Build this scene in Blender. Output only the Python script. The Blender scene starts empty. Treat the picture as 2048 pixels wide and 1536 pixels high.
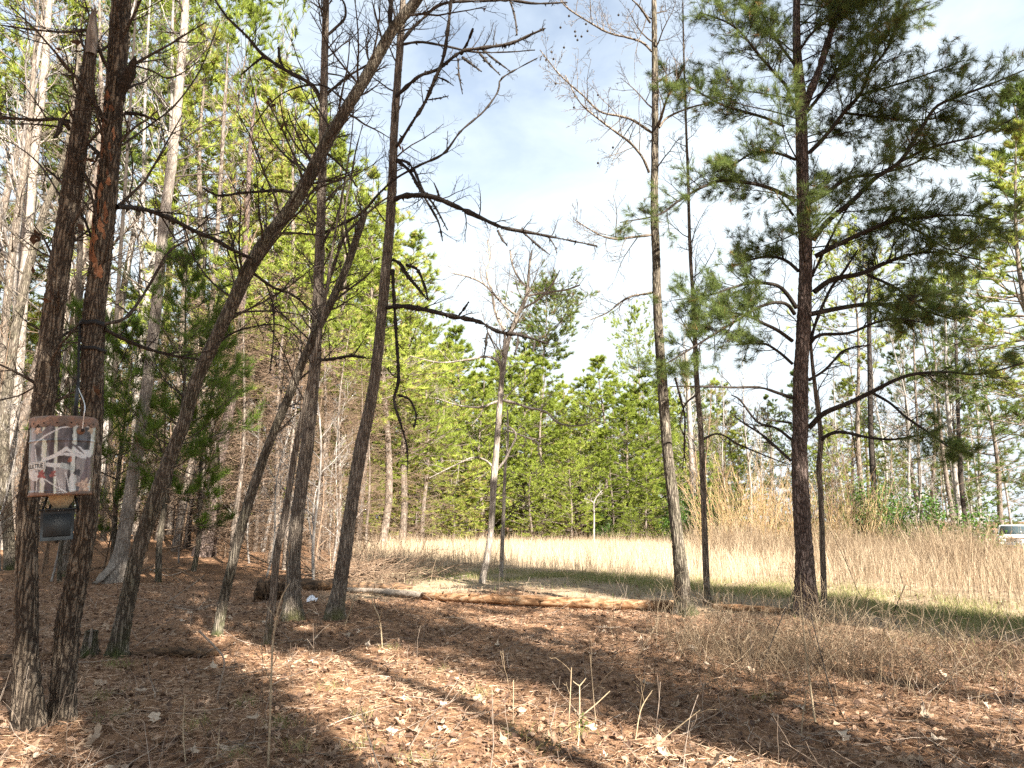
import bpy, math, random
import numpy as np
from mathutils import Vector, Matrix

RND = random.Random(7)
NP = np.random.RandomState(7)
scene = bpy.context.scene
COL = scene.collection

# ------------------------------------------------------------------ camera, world, sun, exposure
F = 1365.0                      # focal length in photo pixels (2048 wide)
CAM = Vector((0, 0, 1.1))
PITCH = math.atan((1035 - 768) / F)
cam_d = bpy.data.cameras.new('camera')
cam_d.sensor_width = 36.0
cam_d.lens = F / 2048 * 36.0
cam_d.clip_start = 0.05
cam_d.clip_end = 2000
cam = bpy.data.objects.new('camera', cam_d)
cam.location = CAM
cam.rotation_euler = (math.pi / 2 + PITCH, 0, 0)
COL.objects.link(cam)
scene.camera = cam

SUN_EL = math.radians(36)
SUN_AZ = math.radians(146)      # clockwise from +Y: behind the camera, to the right
SUN = Vector((math.sin(SUN_AZ) * math.cos(SUN_EL), math.cos(SUN_AZ) * math.cos(SUN_EL), math.sin(SUN_EL)))

world = bpy.data.worlds.new('World')
scene.world = world
world.use_nodes = True
wn = world.node_tree.nodes
wl = world.node_tree.links
wn.clear()
w_out = wn.new('ShaderNodeOutputWorld')
w_bg = wn.new('ShaderNodeBackground')
w_sky = wn.new('ShaderNodeTexSky')
w_sky.sky_type = 'NISHITA'
w_sky.sun_disc = False
w_sky.sun_elevation = SUN_EL
w_sky.sun_rotation = SUN_AZ
w_sky.air_density = 1.0
w_sky.dust_density = 1.5
w_sky.ozone_density = 1.0
# thin high cloud mixed over the clear sky
w_tc = wn.new('ShaderNodeTexCoord')
w_map = wn.new('ShaderNodeMapping')
w_map.inputs['Scale'].default_value = (1.6, 1.6, 4.5)
w_noise = wn.new('ShaderNodeTexNoise')
w_noise.inputs['Scale'].default_value = 1.7
w_noise.inputs['Detail'].default_value = 6
w_noise.inputs['Roughness'].default_value = 0.55
w_noise.inputs['Distortion'].default_value = 0.6
w_ramp = wn.new('ShaderNodeValToRGB')
w_ramp.color_ramp.elements[0].position = 0.32
w_ramp.color_ramp.elements[0].color = (0.38, 0.38, 0.38, 1)
w_ramp.color_ramp.elements[1].position = 0.68
w_ramp.color_ramp.elements[1].color = (0.90, 0.90, 0.90, 1)
w_sep = wn.new('ShaderNodeSeparateXYZ')
w_hz = wn.new('ShaderNodeMapRange')
w_hz.inputs['From Min'].default_value = 0.05
w_hz.inputs['From Max'].default_value = 0.62
w_hz.inputs['To Min'].default_value = 0.95
w_hz.inputs['To Max'].default_value = -0.05
w_add = wn.new('ShaderNodeMath')
w_add.operation = 'ADD'
w_add.use_clamp = True
w_mul = wn.new('ShaderNodeMath')
w_mul.operation = 'MULTIPLY'
w_mul.inputs[1].default_value = 1.0
w_mix = wn.new('ShaderNodeMix')
w_mix.data_type = 'RGBA'
w_mix.inputs['B'].default_value = (4.2, 4.7, 5.05, 1)
w_bg.inputs['Strength'].default_value = 0.05
wl.new(w_tc.outputs['Generated'], w_map.inputs['Vector'])
wl.new(w_map.outputs['Vector'], w_noise.inputs['Vector'])
wl.new(w_noise.outputs['Fac'], w_ramp.inputs['Fac'])
wl.new(w_tc.outputs['Generated'], w_sep.inputs['Vector'])
wl.new(w_sep.outputs['Z'], w_hz.inputs['Value'])
wl.new(w_ramp.outputs['Color'], w_add.inputs[0])
wl.new(w_hz.outputs['Result'], w_add.inputs[1])
wl.new(w_add.outputs['Value'], w_mul.inputs[0])
wl.new(w_mul.outputs['Value'], w_mix.inputs['Factor'])
wl.new(w_sky.outputs['Color'], w_mix.inputs['A'])
wl.new(w_mix.outputs['Result'], w_bg.inputs['Color'])
wl.new(w_bg.outputs['Background'], w_out.inputs['Surface'])

sun_d = bpy.data.lights.new('sun', 'SUN')
sun_d.energy = 5.0
sun_d.angle = math.radians(0.53)
sun_d.color = (1.0, 0.93, 0.82)
sun = bpy.data.objects.new('sun', sun_d)
sun.rotation_euler = SUN.to_track_quat('Z', 'Y').to_euler()
sun.location = SUN * 60
COL.objects.link(sun)

scene.view_settings.view_transform = 'Standard'
scene.view_settings.look = 'None'
scene.view_settings.gamma = 1.0
scene.view_settings.exposure = 2.4
scene.view_settings.use_curve_mapping = False
scene.cycles.use_denoising = False
scene.cycles.max_bounces = 6
scene.cycles.diffuse_bounces = 3
scene.cycles.transmission_bounces = 4
scene.cycles.transparent_max_bounces = 8
scene.cycles.sample_clamp_indirect = 6.0


# ------------------------------------------------------------------ terrain and pixel helpers
def sst(a, b, x):
    t = np.clip((np.asarray(x, float) - a) / (b - a), 0, 1)
    return t * t * (3 - 2 * t)


def g(x, y):
    x = np.asarray(x, float)
    y = np.asarray(y, float)
    z = 0.03 * np.sin(1.3 * x + 0.5) * np.sin(1.1 * y + 1) + 0.015 * np.sin(3.1 * x + 2) * np.cos(2.7 * y)
    z = z * np.clip(1.2 - np.hypot(x, y) / 60, 0.1, 1)
    z = z + 0.55 * sst(-3, -14, x) * sst(9, 26, y)
    z = z - 1.05 * sst(6, 26, x) * sst(9, 34, y)
    z = z - 0.25 * sst(16, 34, y) * sst(-8, -2, x)
    z = z - 0.10 * sst(1.0, -3.0, y)
    return z


def gz(x, y):
    return float(g(x, y))


CP, SP = math.cos(PITCH), math.sin(PITCH)


def ray(px, py):
    u = (px - 1024) / F
    v = (768 - py) / F
    return Vector((u, CP - v * SP, SP + v * CP))


def at(px, py, Y):
    """The point of the vertical plane at distance Y that lies behind a photo pixel, and its depth."""
    d = ray(px, py)
    t = Y / d.y
    return CAM + d * t, t


def gp(px, py):
    """The ground point behind a photo pixel."""
    d = ray(px, py)
    z = 0.0
    p = CAM
    for _ in range(12):
        t = (z - CAM.z) / d.z
        if t < 0:
            t = 60
        t = min(t, 120)
        p = CAM + d * t
        z = gz(p.x, p.y)
    return Vector((p.x, p.y, z))


# ------------------------------------------------------------------ mesh accumulation
class Acc:
    """Collects tubes, quads and triangles, then links them as one mesh object."""

    def __init__(s):
        s.tb = {}
        s.V, s.Q, s.T, s.A = [], [], [], []
        s.n = 0

    def tube(s, pts, rad, sides=5, tint=0.5):
        s.tb.setdefault((len(pts), sides), []).append((pts, rad, tint))

    def raw(s, V, quads=None, tris=None, tint=0.5):
        V = np.asarray(V, float).reshape(-1, 3)
        s.V.append(V)
        if quads is not None and len(quads):
            s.Q.append(np.asarray(quads, int).reshape(-1, 4) + s.n)
        if tris is not None and len(tris):
            s.T.append(np.asarray(tris, int).reshape(-1, 3) + s.n)
        if np.isscalar(tint):
            s.A.append(np.full(len(V), tint))
        else:
            s.A.append(np.asarray(tint, float).reshape(-1))
        s.n += len(V)

    def box(s, c, sx, sy, sz, R=None, tint=0.5):
        P = np.array([[x, y, z] for x in (-.5, .5) for y in (-.5, .5) for z in (-.5, .5)]) * (sx, sy, sz)
        if R is not None:
            P = P @ np.array(R.to_3x3()).T
        s.raw(P + np.array(c), quads=[(0, 1, 3, 2), (4, 6, 7, 5), (0, 4, 5, 1), (2, 3, 7, 6), (0, 2, 6, 4), (1, 5, 7, 3)], tint=tint)

    def lathe(s, prof, sides=32, c=(0, 0, 0), tint=0.5, cap0=False, cap1=False):
        P = []
        for r, z in prof:
            for k in range(sides):
                a = 2 * math.pi * k / sides
                P.append((c[0] + r * math.cos(a), c[1] + r * math.sin(a), c[2] + z))
        q = []
        for i in range(len(prof) - 1):
            for k in range(sides):
                k2 = (k + 1) % sides
                q.append((i * sides + k, i * sides + k2, (i + 1) * sides + k2, (i + 1) * sides + k))
        t = []
        for flag, i in ((cap0, 0), (cap1, len(prof) - 1)):
            if flag:
                P.append((c[0], c[1], c[2] + prof[i][1]))
                for k in range(sides):
                    t.append((i * sides + k, i * sides + (k + 1) % sides, len(P) - 1))
        s.raw(P, quads=q, tris=t, tint=tint)

    def _flush(s):
        for (n, sd), lst in s.tb.items():
            P = np.array([[tuple(p) for p in a[0]] for a in lst], float)
            R = np.array([a[1] for a in lst], float)
            tn = np.array([a[2] for a in lst], float)
            M = len(lst)
            T = np.gradient(P, axis=1)
            T /= np.linalg.norm(T, axis=2, keepdims=True) + 1e-9
            md = np.abs(P[:, -1] - P[:, 0])
            ref = np.eye(3)[np.argmin(md, axis=1)][:, None, :]
            N1 = np.cross(T, ref)
            N1 /= np.linalg.norm(N1, axis=2, keepdims=True) + 1e-9
            N2 = np.cross(T, N1)
            a = np.arange(sd) * 2 * math.pi / sd
            ring = (P[:, :, None, :] + R[:, :, None, None] *
                    (np.cos(a)[None, None, :, None] * N1[:, :, None, :] + np.sin(a)[None, None, :, None] * N2[:, :, None, :]))
            base = (np.arange(M) * n * sd)[:, None, None]
            i = np.arange(n - 1)[None, :, None] * sd
            k = np.arange(sd)[None, None, :]
            k2 = (k + 1) % sd
            q = np.stack([base + i + k, base + i + sd + k, base + i + sd + k2, base + i + k2], axis=-1).reshape(-1, 4)
            s.raw(ring.reshape(-1, 3), quads=q, tint=np.repeat(tn, n * sd))
        s.tb = {}

    def mesh(s, name, origin=(0, 0, 0), smooth=True):
        s._flush()
        V = np.concatenate(s.V) - np.array(tuple(origin))
        Q = np.concatenate(s.Q) if s.Q else np.zeros((0, 4), int)
        T = np.concatenate(s.T) if s.T else np.zeros((0, 3), int)
        me = bpy.data.meshes.new(name)
        me.vertices.add(len(V))
        me.vertices.foreach_set('co', V.astype(np.float32).ravel())
        li = np.concatenate([Q.ravel(), T.ravel()]).astype(np.int32)
        me.loops.add(len(li))
        me.loops.foreach_set('vertex_index', li)
        st = np.concatenate([np.arange(len(Q)) * 4, len(Q) * 4 + np.arange(len(T)) * 3]).astype(np.int32)
        me.polygons.add(len(st))
        me.polygons.foreach_set('loop_start', st)
        if smooth:
            me.polygons.foreach_set('use_smooth', np.ones(len(st), bool))
        at_ = me.attributes.new('tint', 'FLOAT', 'POINT')
        at_.data.foreach_set('value', np.concatenate(s.A).astype(np.float32))
        me.update(calc_edges=True)
        return me

    def build(s, name, mat, parent=None, origin=(0, 0, 0), smooth=True, stuff=False):
        me = s.mesh(name, origin, smooth)
        me.materials.append(mat)
        return link(name, me, parent, stuff)

    def empty(s):
        return not (s.tb or s.V)


def link(name, me, parent=None, stuff=False):
    o = bpy.data.objects.new(name, me)
    COL.objects.link(o)
    if parent is not None:
        o.parent = parent
    if stuff:
        o['kind'] = 'stuff'
    return o


def tag(o, label=None, cat=None, group=None, kind=None):
    if label:
        o['label'] = label
    if cat:
        o['category'] = cat
    if group:
        o['group'] = group
    if kind:
        o['kind'] = kind
    return o


def thing(name, label, cat, loc=(0, 0, 0), group=None):
    o = bpy.data.objects.new(name, None)
    o.empty_display_size = 0.2
    o.location = loc
    COL.objects.link(o)
    return tag(o, label, cat, group)


def copy_tree(o, parent=None):
    c = o.copy()
    COL.objects.link(c)
    c.parent = parent
    for ch in list(o.children):
        copy_tree(ch, c)
    return c


# ------------------------------------------------------------------ materials
MATS = {}


def nodes_of(name):
    m = bpy.data.materials.new(name)
    m.use_nodes = True
    nt = m.node_tree
    nt.nodes.clear()
    out = nt.nodes.new('ShaderNodeOutputMaterial')
    MATS[name] = m
    return m, nt.nodes, nt.links, out


def ramp_of(n, stops):
    r = n.new('ShaderNodeValToRGB')
    e = r.color_ramp.elements
    while len(e) > 1:
        e.remove(e[-1])
    e[0].position = stops[0][0]
    e[0].color = (*stops[0][1], 1)
    for p, c in stops[1:]:
        x = e.new(p)
        x.color = (*c, 1)
    return r


def bark(name, ridge, furrow, alt, sx=42, sz=10, bump=0.9, moss=None):
    m, n, l, out = nodes_of(name)
    b = n.new('ShaderNodeBsdfPrincipled')
    b.inputs['Roughness'].default_value = 0.93
    b.inputs['Specular IOR Level'].default_value = 0.15
    tc = n.new('ShaderNodeTexCoord')
    mp = n.new('ShaderNodeMapping')
    mp.inputs['Scale'].default_value = (sx, sx, sz)
    nz = n.new('ShaderNodeTexNoise')
    nz.inputs['Scale'].default_value = 0.35
    nz.inputs['Detail'].default_value = 4
    mixv = n.new('ShaderNodeMix')
    mixv.data_type = 'VECTOR'
    mixv.inputs['Factor'].default_value = 0.55
    sc = n.new('ShaderNodeVectorMath')
    sc.operation = 'SCALE'
    sc.inputs['Scale'].default_value = 3.5
    ad = n.new('ShaderNodeVectorMath')
    ad.operation = 'ADD'
    vo = n.new('ShaderNodeTexVoronoi')
    vo.feature = 'DISTANCE_TO_EDGE'
    vo.inputs['Scale'].default_value = 0.8
    l.new(tc.outputs['Object'], mp.inputs['Vector'])
    l.new(mp.outputs['Vector'], nz.inputs['Vector'])
    l.new(nz.outputs['Color'], sc.inputs[0])
    l.new(mp.outputs['Vector'], ad.inputs[0])
    l.new(sc.outputs['Vector'], ad.inputs[1])
    l.new(ad.outputs['Vector'], vo.inputs['Vector'])
    r = ramp_of(n, [(0.0, furrow), (0.05, furrow), (0.24, ridge)])
    l.new(vo.outputs['Distance'], r.inputs['Fac'])
    big = n.new('ShaderNodeTexNoise')
    big.inputs['Scale'].default_value = 5.0
    big.inputs['Detail'].default_value = 8
    big.inputs['Roughness'].default_value = 0.65
    l.new(tc.outputs['Object'], big.inputs['Vector'])
    br = ramp_of(n, [(0.40, (0, 0, 0)), (0.62, (1, 1, 1))])
    l.new(big.outputs['Fac'], br.inputs['Fac'])
    mx = n.new('ShaderNodeMix')
    mx.data_type = 'RGBA'
    mx.blend_type = 'MULTIPLY'
    mx.inputs['B'].default_value = (*alt, 1)
    l.new(br.outputs['Color'], mx.inputs['Factor'])
    l.new(r.outputs['Color'], mx.inputs['A'])
    fine = n.new('ShaderNodeTexNoise')
    fine.inputs['Scale'].default_value = 110
    fine.inputs['Detail'].default_value = 3
    l.new(tc.outputs['Object'], fine.inputs['Vector'])
    fr = n.new('ShaderNodeMapRange')
    fr.inputs['From Min'].default_value = 0.3
    fr.inputs['From Max'].default_value = 0.7
    fr.inputs['To Min'].default_value = 0.7
    fr.inputs['To Max'].default_value = 1.3
    l.new(fine.outputs['Fac'], fr.inputs['Value'])
    vm = n.new('ShaderNodeVectorMath')
    vm.operation = 'SCALE'
    l.new(mx.outputs['Result'], vm.inputs[0])
    l.new(fr.outputs['Result'], vm.inputs['Scale'])
    last = vm.outputs['Vector']
    if moss:
        sep = n.new('ShaderNodeSeparateXYZ')
        l.new(tc.outputs['Object'], sep.inputs['Vector'])
        mr = n.new('ShaderNodeMapRange')
        mr.inputs['From Min'].default_value = 0.02
        mr.inputs['From Max'].default_value = 0.30
        mr.inputs['To Min'].default_value = 0.75
        mr.inputs['To Max'].default_value = 0.0
        l.new(sep.outputs['Z'], mr.inputs['Value'])
        mm = n.new('ShaderNodeMath')
        mm.operation = 'MULTIPLY'
        l.new(mr.outputs['Result'], mm.inputs[0])
        l.new(br.outputs['Color'], mm.inputs[1])
        m2 = n.new('ShaderNodeMix')
        m2.data_type = 'RGBA'
        m2.inputs['B'].default_value = (*moss, 1)
        l.new(mm.outputs['Value'], m2.inputs['Factor'])
        l.new(last, m2.inputs['A'])
        last = m2.outputs['Result']
    l.new(last, b.inputs['Base Color'])
    bp = n.new('ShaderNodeBump')
    bp.inputs['Strength'].default_value = bump
    bp.inputs['Distance'].default_value = 0.012
    hr = n.new('ShaderNodeMapRange')
    hr.inputs['From Max'].default_value = 0.35
    l.new(vo.outputs['Distance'], hr.inputs['Value'])
    ha = n.new('ShaderNodeMath')
    ha.operation = 'MULTIPLY_ADD'
    ha.inputs[1].default_value = 0.5
    l.new(fine.outputs['Fac'], ha.inputs[0])
    l.new(hr.outputs['Result'], ha.inputs[2])
    l.new(ha.outputs['Value'], bp.inputs['Height'])
    l.new(bp.outputs['Normal'], b.inputs['Normal'])
    l.new(b.outputs['BSDF'], out.inputs['Surface'])
    return m


def tinted(name, stops, transl=0.0, rough=0.7, obj_var=0.0, noise=None, spec=0.2):
    """Colour from the per-piece 'tint' attribute, optional translucency and per-object variation."""
    m, n, l, out = nodes_of(name)
    at_ = n.new('ShaderNodeAttribute')
    at_.attribute_name = 'tint'
    r = ramp_of(n, stops)
    last = at_.outputs['Fac']
    if obj_var:
        oi = n.new('ShaderNodeObjectInfo')
        ma = n.new('ShaderNodeMath')
        ma.operation = 'MULTIPLY_ADD'
        ma.inputs[1].default_value = obj_var
        l.new(oi.outputs['Random'], ma.inputs[0])
        sb = n.new('ShaderNodeMath')
        sb.operation = 'SUBTRACT'
        sb.inputs[1].default_value = obj_var * 0.5
        l.new(last, ma.inputs[2])
        l.new(ma.outputs['Value'], sb.inputs[0])
        sb.use_clamp = True
        last = sb.outputs['Value']
    l.new(last, r.inputs['Fac'])
    col = r.outputs['Color']
    if noise:
        tc = n.new('ShaderNodeTexCoord')
        nz = n.new('ShaderNodeTexNoise')
        nz.inputs['Scale'].default_value = noise
        nz.inputs['Detail'].default_value = 4
        l.new(tc.outputs['Object'], nz.inputs['Vector'])
        fr = n.new('ShaderNodeMapRange')
        fr.inputs['From Min'].default_value = 0.3
        fr.inputs['From Max'].default_value = 0.7
        fr.inputs['To Min'].default_value = 0.65
        fr.inputs['To Max'].default_value = 1.35
        l.new(nz.outputs['Fac'], fr.inputs['Value'])
        vm = n.new('ShaderNodeVectorMath')
        vm.operation = 'SCALE'
        l.new(col, vm.inputs[0])
        l.new(fr.outputs['Result'], vm.inputs['Scale'])
        col = vm.outputs['Vector']
    b = n.new('ShaderNodeBsdfPrincipled')
    b.inputs['Roughness'].default_value = rough
    b.inputs['Specular IOR Level'].default_value = spec
    l.new(col, b.inputs['Base Color'])
    if transl > 0:
        t = n.new('ShaderNodeBsdfTranslucent')
        l.new(col, t.inputs['Color'])
        mx = n.new('ShaderNodeMixShader')
        mx.inputs['Fac'].default_value = transl
        l.new(b.outputs['BSDF'], mx.inputs[1])
        l.new(t.outputs['BSDF'], mx.inputs[2])
        l.new(mx.outputs['Shader'], out.inputs['Surface'])
    else:
        l.new(b.outputs['BSDF'], out.inputs['Surface'])
    return m


def plain(name, col, rough=0.6, metal=0.0, noise=None, dirt=None, dirt_lim=(0.5, 0.7), scale=20):
    m, n, l, out = nodes_of(name)
    b = n.new('ShaderNodeBsdfPrincipled')
    b.inputs['Roughness'].default_value = rough
    b.inputs['Metallic'].default_value = metal
    b.inputs['Base Color'].default_value = (*col, 1)
    if dirt:
        tc = n.new('ShaderNodeTexCoord')
        nz = n.new('ShaderNodeTexNoise')
        nz.inputs['Scale'].default_value = scale
        nz.inputs['Detail'].default_value = 6
        l.new(tc.outputs['Object'], nz.inputs['Vector'])
        r = ramp_of(n, [(dirt_lim[0], col), (dirt_lim[1], dirt)])
        l.new(nz.outputs['Fac'], r.inputs['Fac'])
        l.new(r.outputs['Color'], b.inputs['Base Color'])
    l.new(b.outputs['BSDF'], out.inputs['Surface'])
    return m


B_BROWN = bark('bark_brown', (0.25, 0.20, 0.15), (0.055, 0.042, 0.033), (0.68, 0.67, 0.65), 58, 7, 1.0)
B_GREYB = bark('bark_grey_brown', (0.23, 0.195, 0.155), (0.06, 0.048, 0.038), (0.72, 0.75, 0.68), 60, 6, 1.0, moss=(0.06, 0.075, 0.02))
B_GREY = bark('bark_grey', (0.31, 0.26, 0.21), (0.10, 0.08, 0.066), (0.74, 0.73, 0.71), 58, 5.5, 0.9, moss=(0.12, 0.12, 0.04))
B_PALE = bark('bark_pale', (0.38, 0.33, 0.28), (0.19, 0.16, 0.135), (0.72, 0.72, 0.72), 40, 6, 0.5)
B_PINE = bark('bark_pine', (0.22, 0.17, 0.15), (0.06, 0.045, 0.039), (0.72, 0.68, 0.66), 42, 10, 1.0)
B_TWIG = bark('bark_dark_twig', (0.075, 0.06, 0.05), (0.03, 0.025, 0.021), (0.8, 0.8, 0.8), 90, 30, 0.6)
B_LIMB = bark('bark_limb', (0.14, 0.112, 0.09), (0.055, 0.044, 0.036), (0.8, 0.8, 0.8), 70, 20, 0.8)
B_FAR = bark('bark_far', (0.24, 0.20, 0.165), (0.11, 0.09, 0.075), (0.75, 0.72, 0.70), 20, 5, 0.5)
B_FARPALE = bark('bark_far_pale', (0.36, 0.33, 0.295), (0.20, 0.18, 0.165), (0.8, 0.8, 0.8), 16, 4, 0.4)
B_DEAD = bark('bark_dead_twig', (0.26, 0.19, 0.135), (0.15, 0.105, 0.075), (0.8, 0.75, 0.7), 30, 12, 0.4)
B_ROT = bark('wood_rotten', (0.30, 0.155, 0.065), (0.07, 0.035, 0.018), (0.55, 0.5, 0.45), 22, 22, 0.8)

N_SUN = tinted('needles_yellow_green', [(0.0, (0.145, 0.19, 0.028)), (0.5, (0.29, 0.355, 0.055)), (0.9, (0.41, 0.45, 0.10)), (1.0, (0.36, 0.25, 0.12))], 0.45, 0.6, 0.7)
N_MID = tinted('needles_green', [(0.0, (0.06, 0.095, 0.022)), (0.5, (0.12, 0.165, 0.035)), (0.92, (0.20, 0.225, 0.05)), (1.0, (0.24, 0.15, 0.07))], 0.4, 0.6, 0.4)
N_NEAR = tinted('needles_blue_green', [(0.0, (0.06, 0.092, 0.028)), (0.5, (0.125, 0.17, 0.045)), (0.93, (0.21, 0.245, 0.065)), (1.0, (0.28, 0.155, 0.06))], 0.45, 0.55)
N_CEDAR = tinted('needles_soft_green', [(0.0, (0.06, 0.105, 0.016)), (0.6, (0.12, 0.19, 0.025)), (1.0, (0.19, 0.24, 0.04))], 0.4, 0.6)
L_EVER = tinted('leaves_glossy_green', [(0.0, (0.03, 0.075, 0.012)), (1.0, (0.09, 0.17, 0.025))], 0.3, 0.35)
L_DEAD = tinted('leaves_hanging_brown', [(0.0, (0.05, 0.03, 0.02)), (1.0, (0.13, 0.07, 0.04))], 0.2, 0.8)
LITTER = tinted('leaf_litter', [(0.0, (0.07, 0.042, 0.03)), (0.4, (0.165, 0.10, 0.066)), (0.7, (0.31, 0.205, 0.14)), (0.9, (0.48, 0.36, 0.26)), (1.0, (0.60, 0.50, 0.40))], 0.12, 0.75, 0, 30)
STRAW = tinted('pine_straw', [(0.0, (0.12, 0.065, 0.04)), (0.5, (0.335, 0.20, 0.122)), (1.0, (0.56, 0.41, 0.285))], 0.1, 0.6)
BIGLEAF = tinted('oak_leaf', [(0.0, (0.17, 0.105, 0.065)), (0.5, (0.33, 0.235, 0.16)), (1.0, (0.52, 0.42, 0.32))], 0.15, 0.7, 0.9, 25)
DRYGRASS = tinted('dry_grass', [(0.0, (0.29, 0.205, 0.13)), (0.5, (0.46, 0.365, 0.255)), (1.0, (0.63, 0.535, 0.40))], 0.3, 0.8)
WEED = tinted('dry_weed', [(0.0, (0.085, 0.056, 0.035)), (0.5, (0.205, 0.146, 0.092)), (1.0, (0.40, 0.315, 0.215))], 0.1, 0.8)
OSIER = tinted('orange_stem', [(0.0, (0.27, 0.18, 0.105)), (0.5, (0.42, 0.285, 0.14)), (1.0, (0.56, 0.42, 0.24))], 0.0, 0.7)
GREENGRASS = tinted('green_grass', [(0.0, (0.10, 0.14, 0.035)), (0.45, (0.18, 0.215, 0.06)), (0.7, (0.33, 0.29, 0.14)), (1.0, (0.45, 0.36, 0.22))], 0.35, 0.7)
STEMY = tinted('pale_stem', [(0.0, (0.15, 0.105, 0.07)), (0.5, (0.27, 0.20, 0.125)), (1.0, (0.38, 0.30, 0.20))], 0.0, 0.7, 0, 40)
STICK = tinted('grey_stick', [(0.0, (0.10, 0.075, 0.058)), (0.5, (0.20, 0.155, 0.12)), (1.0, (0.35, 0.285, 0.23))], 0.0, 0.9, 0, 40)


# ------------------------------------------------------------------ growth helpers
def rv(r=RND):
    return Vector((r.gauss(0, 1), r.gauss(0, 1), r.gauss(0, 1))).normalized()


def grow(acc, p, d, L, r, level, cfg, tips=None, rnd=RND):
    n = cfg['n'][min(level, len(cfg['n']) - 1)]
    st = L / (n - 1)
    pts, dirs = [p.copy()], [d.copy()]
    wob, trop = cfg['wob'], cfg['trop']
    dd = d.copy()
    for i in range(n - 1):
        dd = (dd + rv(rnd) * wob + Vector((0, 0, 1)) * trop).normalized()
        p = p + dd * st
        pts.append(p)
        dirs.append(dd)
    e = cfg.get('end', 0.3)
    rad = [max(cfg['minr'], r * (1 - (1 - e) * i / (n - 1))) for i in range(n)]
    acc.tube(pts, rad, cfg['sides'][min(level, len(cfg['sides']) - 1)], rnd.random())
    last = level >= cfg['max']
    if tips is not None and level >= cfg.get('tip_from', cfg['max']):
        if last:
            for i in range(max(1, n - cfg.get('tip_n', 2)), n):
                tips.append((pts[i], dirs[i]))
        else:
            tips.append((pts[-1], dirs[-1]))
    if last:
        return pts
    nch = cfg['nch'][level]
    k = int(nch) + (rnd.random() < nch - int(nch))
    t0 = cfg.get('t0', 0.2)
    for j in range(k):
        t = t0 + (1 - t0) * (j + rnd.random()) / k
        x = t * (n - 1)
        i = min(int(x), n - 2)
        q = pts[i].lerp(pts[i + 1], x - i)
        dq = dirs[i + 1]
        side = rv(rnd)
        if 'flat' in cfg:
            side.z *= 1 - cfg['flat']
        side = side - dq * side.dot(dq)
        if side.length < 1e-3:
            continue
        side.normalize()
        an = math.radians(rnd.uniform(*cfg['spread']))
        nd = (dq * math.cos(an) + side * math.sin(an)).normalized()
        grow(acc, q, nd, L * cfg['ratio'] * rnd.uniform(0.55, 1.25) * (1.15 - 0.6 * t), max(cfg['minr'], rad[i] * cfg.get('rr', 0.6)), level + 1, cfg, tips, rnd)
    return pts


BARE = dict(n=[6, 5, 4, 4], sides=[5, 4, 3, 3], nch=[6, 5, 3], ratio=0.5, spread=(28, 62), wob=0.20, trop=0.06, minr=0.0014, max=2)
FINE = dict(n=[5, 4, 4], sides=[4, 3, 3], nch=[5, 3], ratio=0.5, spread=(25, 60), wob=0.22, trop=0.04, minr=0.0012, max=2)


def tufts(acc, tips, k, length, width, spread, back=0.5, lift=0.0, np_r=NP):
    """k needles fanned round each tip, one triangle each."""
    if not tips:
        return
    P = np.array([tuple(t[0]) for t in tips], float)
    D = np.array([tuple(t[1]) for t in tips], float)
    M = len(P)
    rnd = np_r.normal(size=(M, k, 3))
    rnd /= np.linalg.norm(rnd, axis=2, keepdims=True)
    nd = D[:, None, :] + rnd * spread + np.array([0, 0, lift])
    nd /= np.linalg.norm(nd, axis=2, keepdims=True)
    base = P[:, None, :] - D[:, None, :] * (np_r.rand(M, k, 1) * length * back)
    side = np.cross(nd, np_r.normal(size=(M, k, 3)))
    side /= np.linalg.norm(side, axis=2, keepdims=True) + 1e-9
    L = length * np_r.uniform(0.7, 1.15, size=(M, k, 1))
    w = width * 0.5
    V = np.stack([base - side * w, base + side * w, base + nd * L], axis=2)
    tint = np.clip(np_r.normal(0.45, 0.16, size=(M, 1)) + np_r.normal(0, 0.1, size=(M, k)), 0, 0.93)
    tint = np.where(np_r.rand(M, 1) < 0.03, 1.0, tint)
    acc.raw(V.reshape(-1, 3), tris=np.arange(M * k * 3).reshape(-1, 3), tint=np.repeat(tint.ravel(), 3))


def leaf_cards(acc, P, size, np_r=NP, flat=0.0, lo=0.1, hi=0.9, aspect=0.55):
    """Small bent leaves: two triangles pairs folded on the midrib."""
    P = np.asarray(P, float)
    M = len(P)
    a = np_r.normal(size=(M, 3))
    a[:, 2] *= 1 - flat
    a /= np.linalg.norm(a, axis=1, keepdims=True)
    nrm = np_r.normal(size=(M, 3)) * (1 - flat) + np.array([0, 0, 1.0]) * flat
    b = np.cross(nrm, a)
    b /= np.linalg.norm(b, axis=1, keepdims=True) + 1e-9
    c = np.cross(a, b)
    s = size * np_r.uniform(0.6, 1.3, size=(M, 1))
    lift = np_r.uniform(0.05, 0.3, size=(M, 1)) * s
    v0 = P - a * s * 0.5
    v1 = P + a * s * 0.5 + c * lift * 0.6
    v2 = P + b * s * aspect * 0.5 + c * lift
    v3 = P - b * s * aspect * 0.5 + c * lift
    V = np.stack([v0, v2, v1, v3], axis=1)
    idx = np.arange(M)[:, None] * 4
    T = np.concatenate([idx + np.array([[0, 1, 2]]), idx + np.array([[0, 2, 3]])])
    tint = np_r.uniform(lo, hi, size=(M, 1)) * np.ones((1, 4))
    acc.raw(V.reshape(-1, 3), tris=T, tint=tint.ravel())


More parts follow.
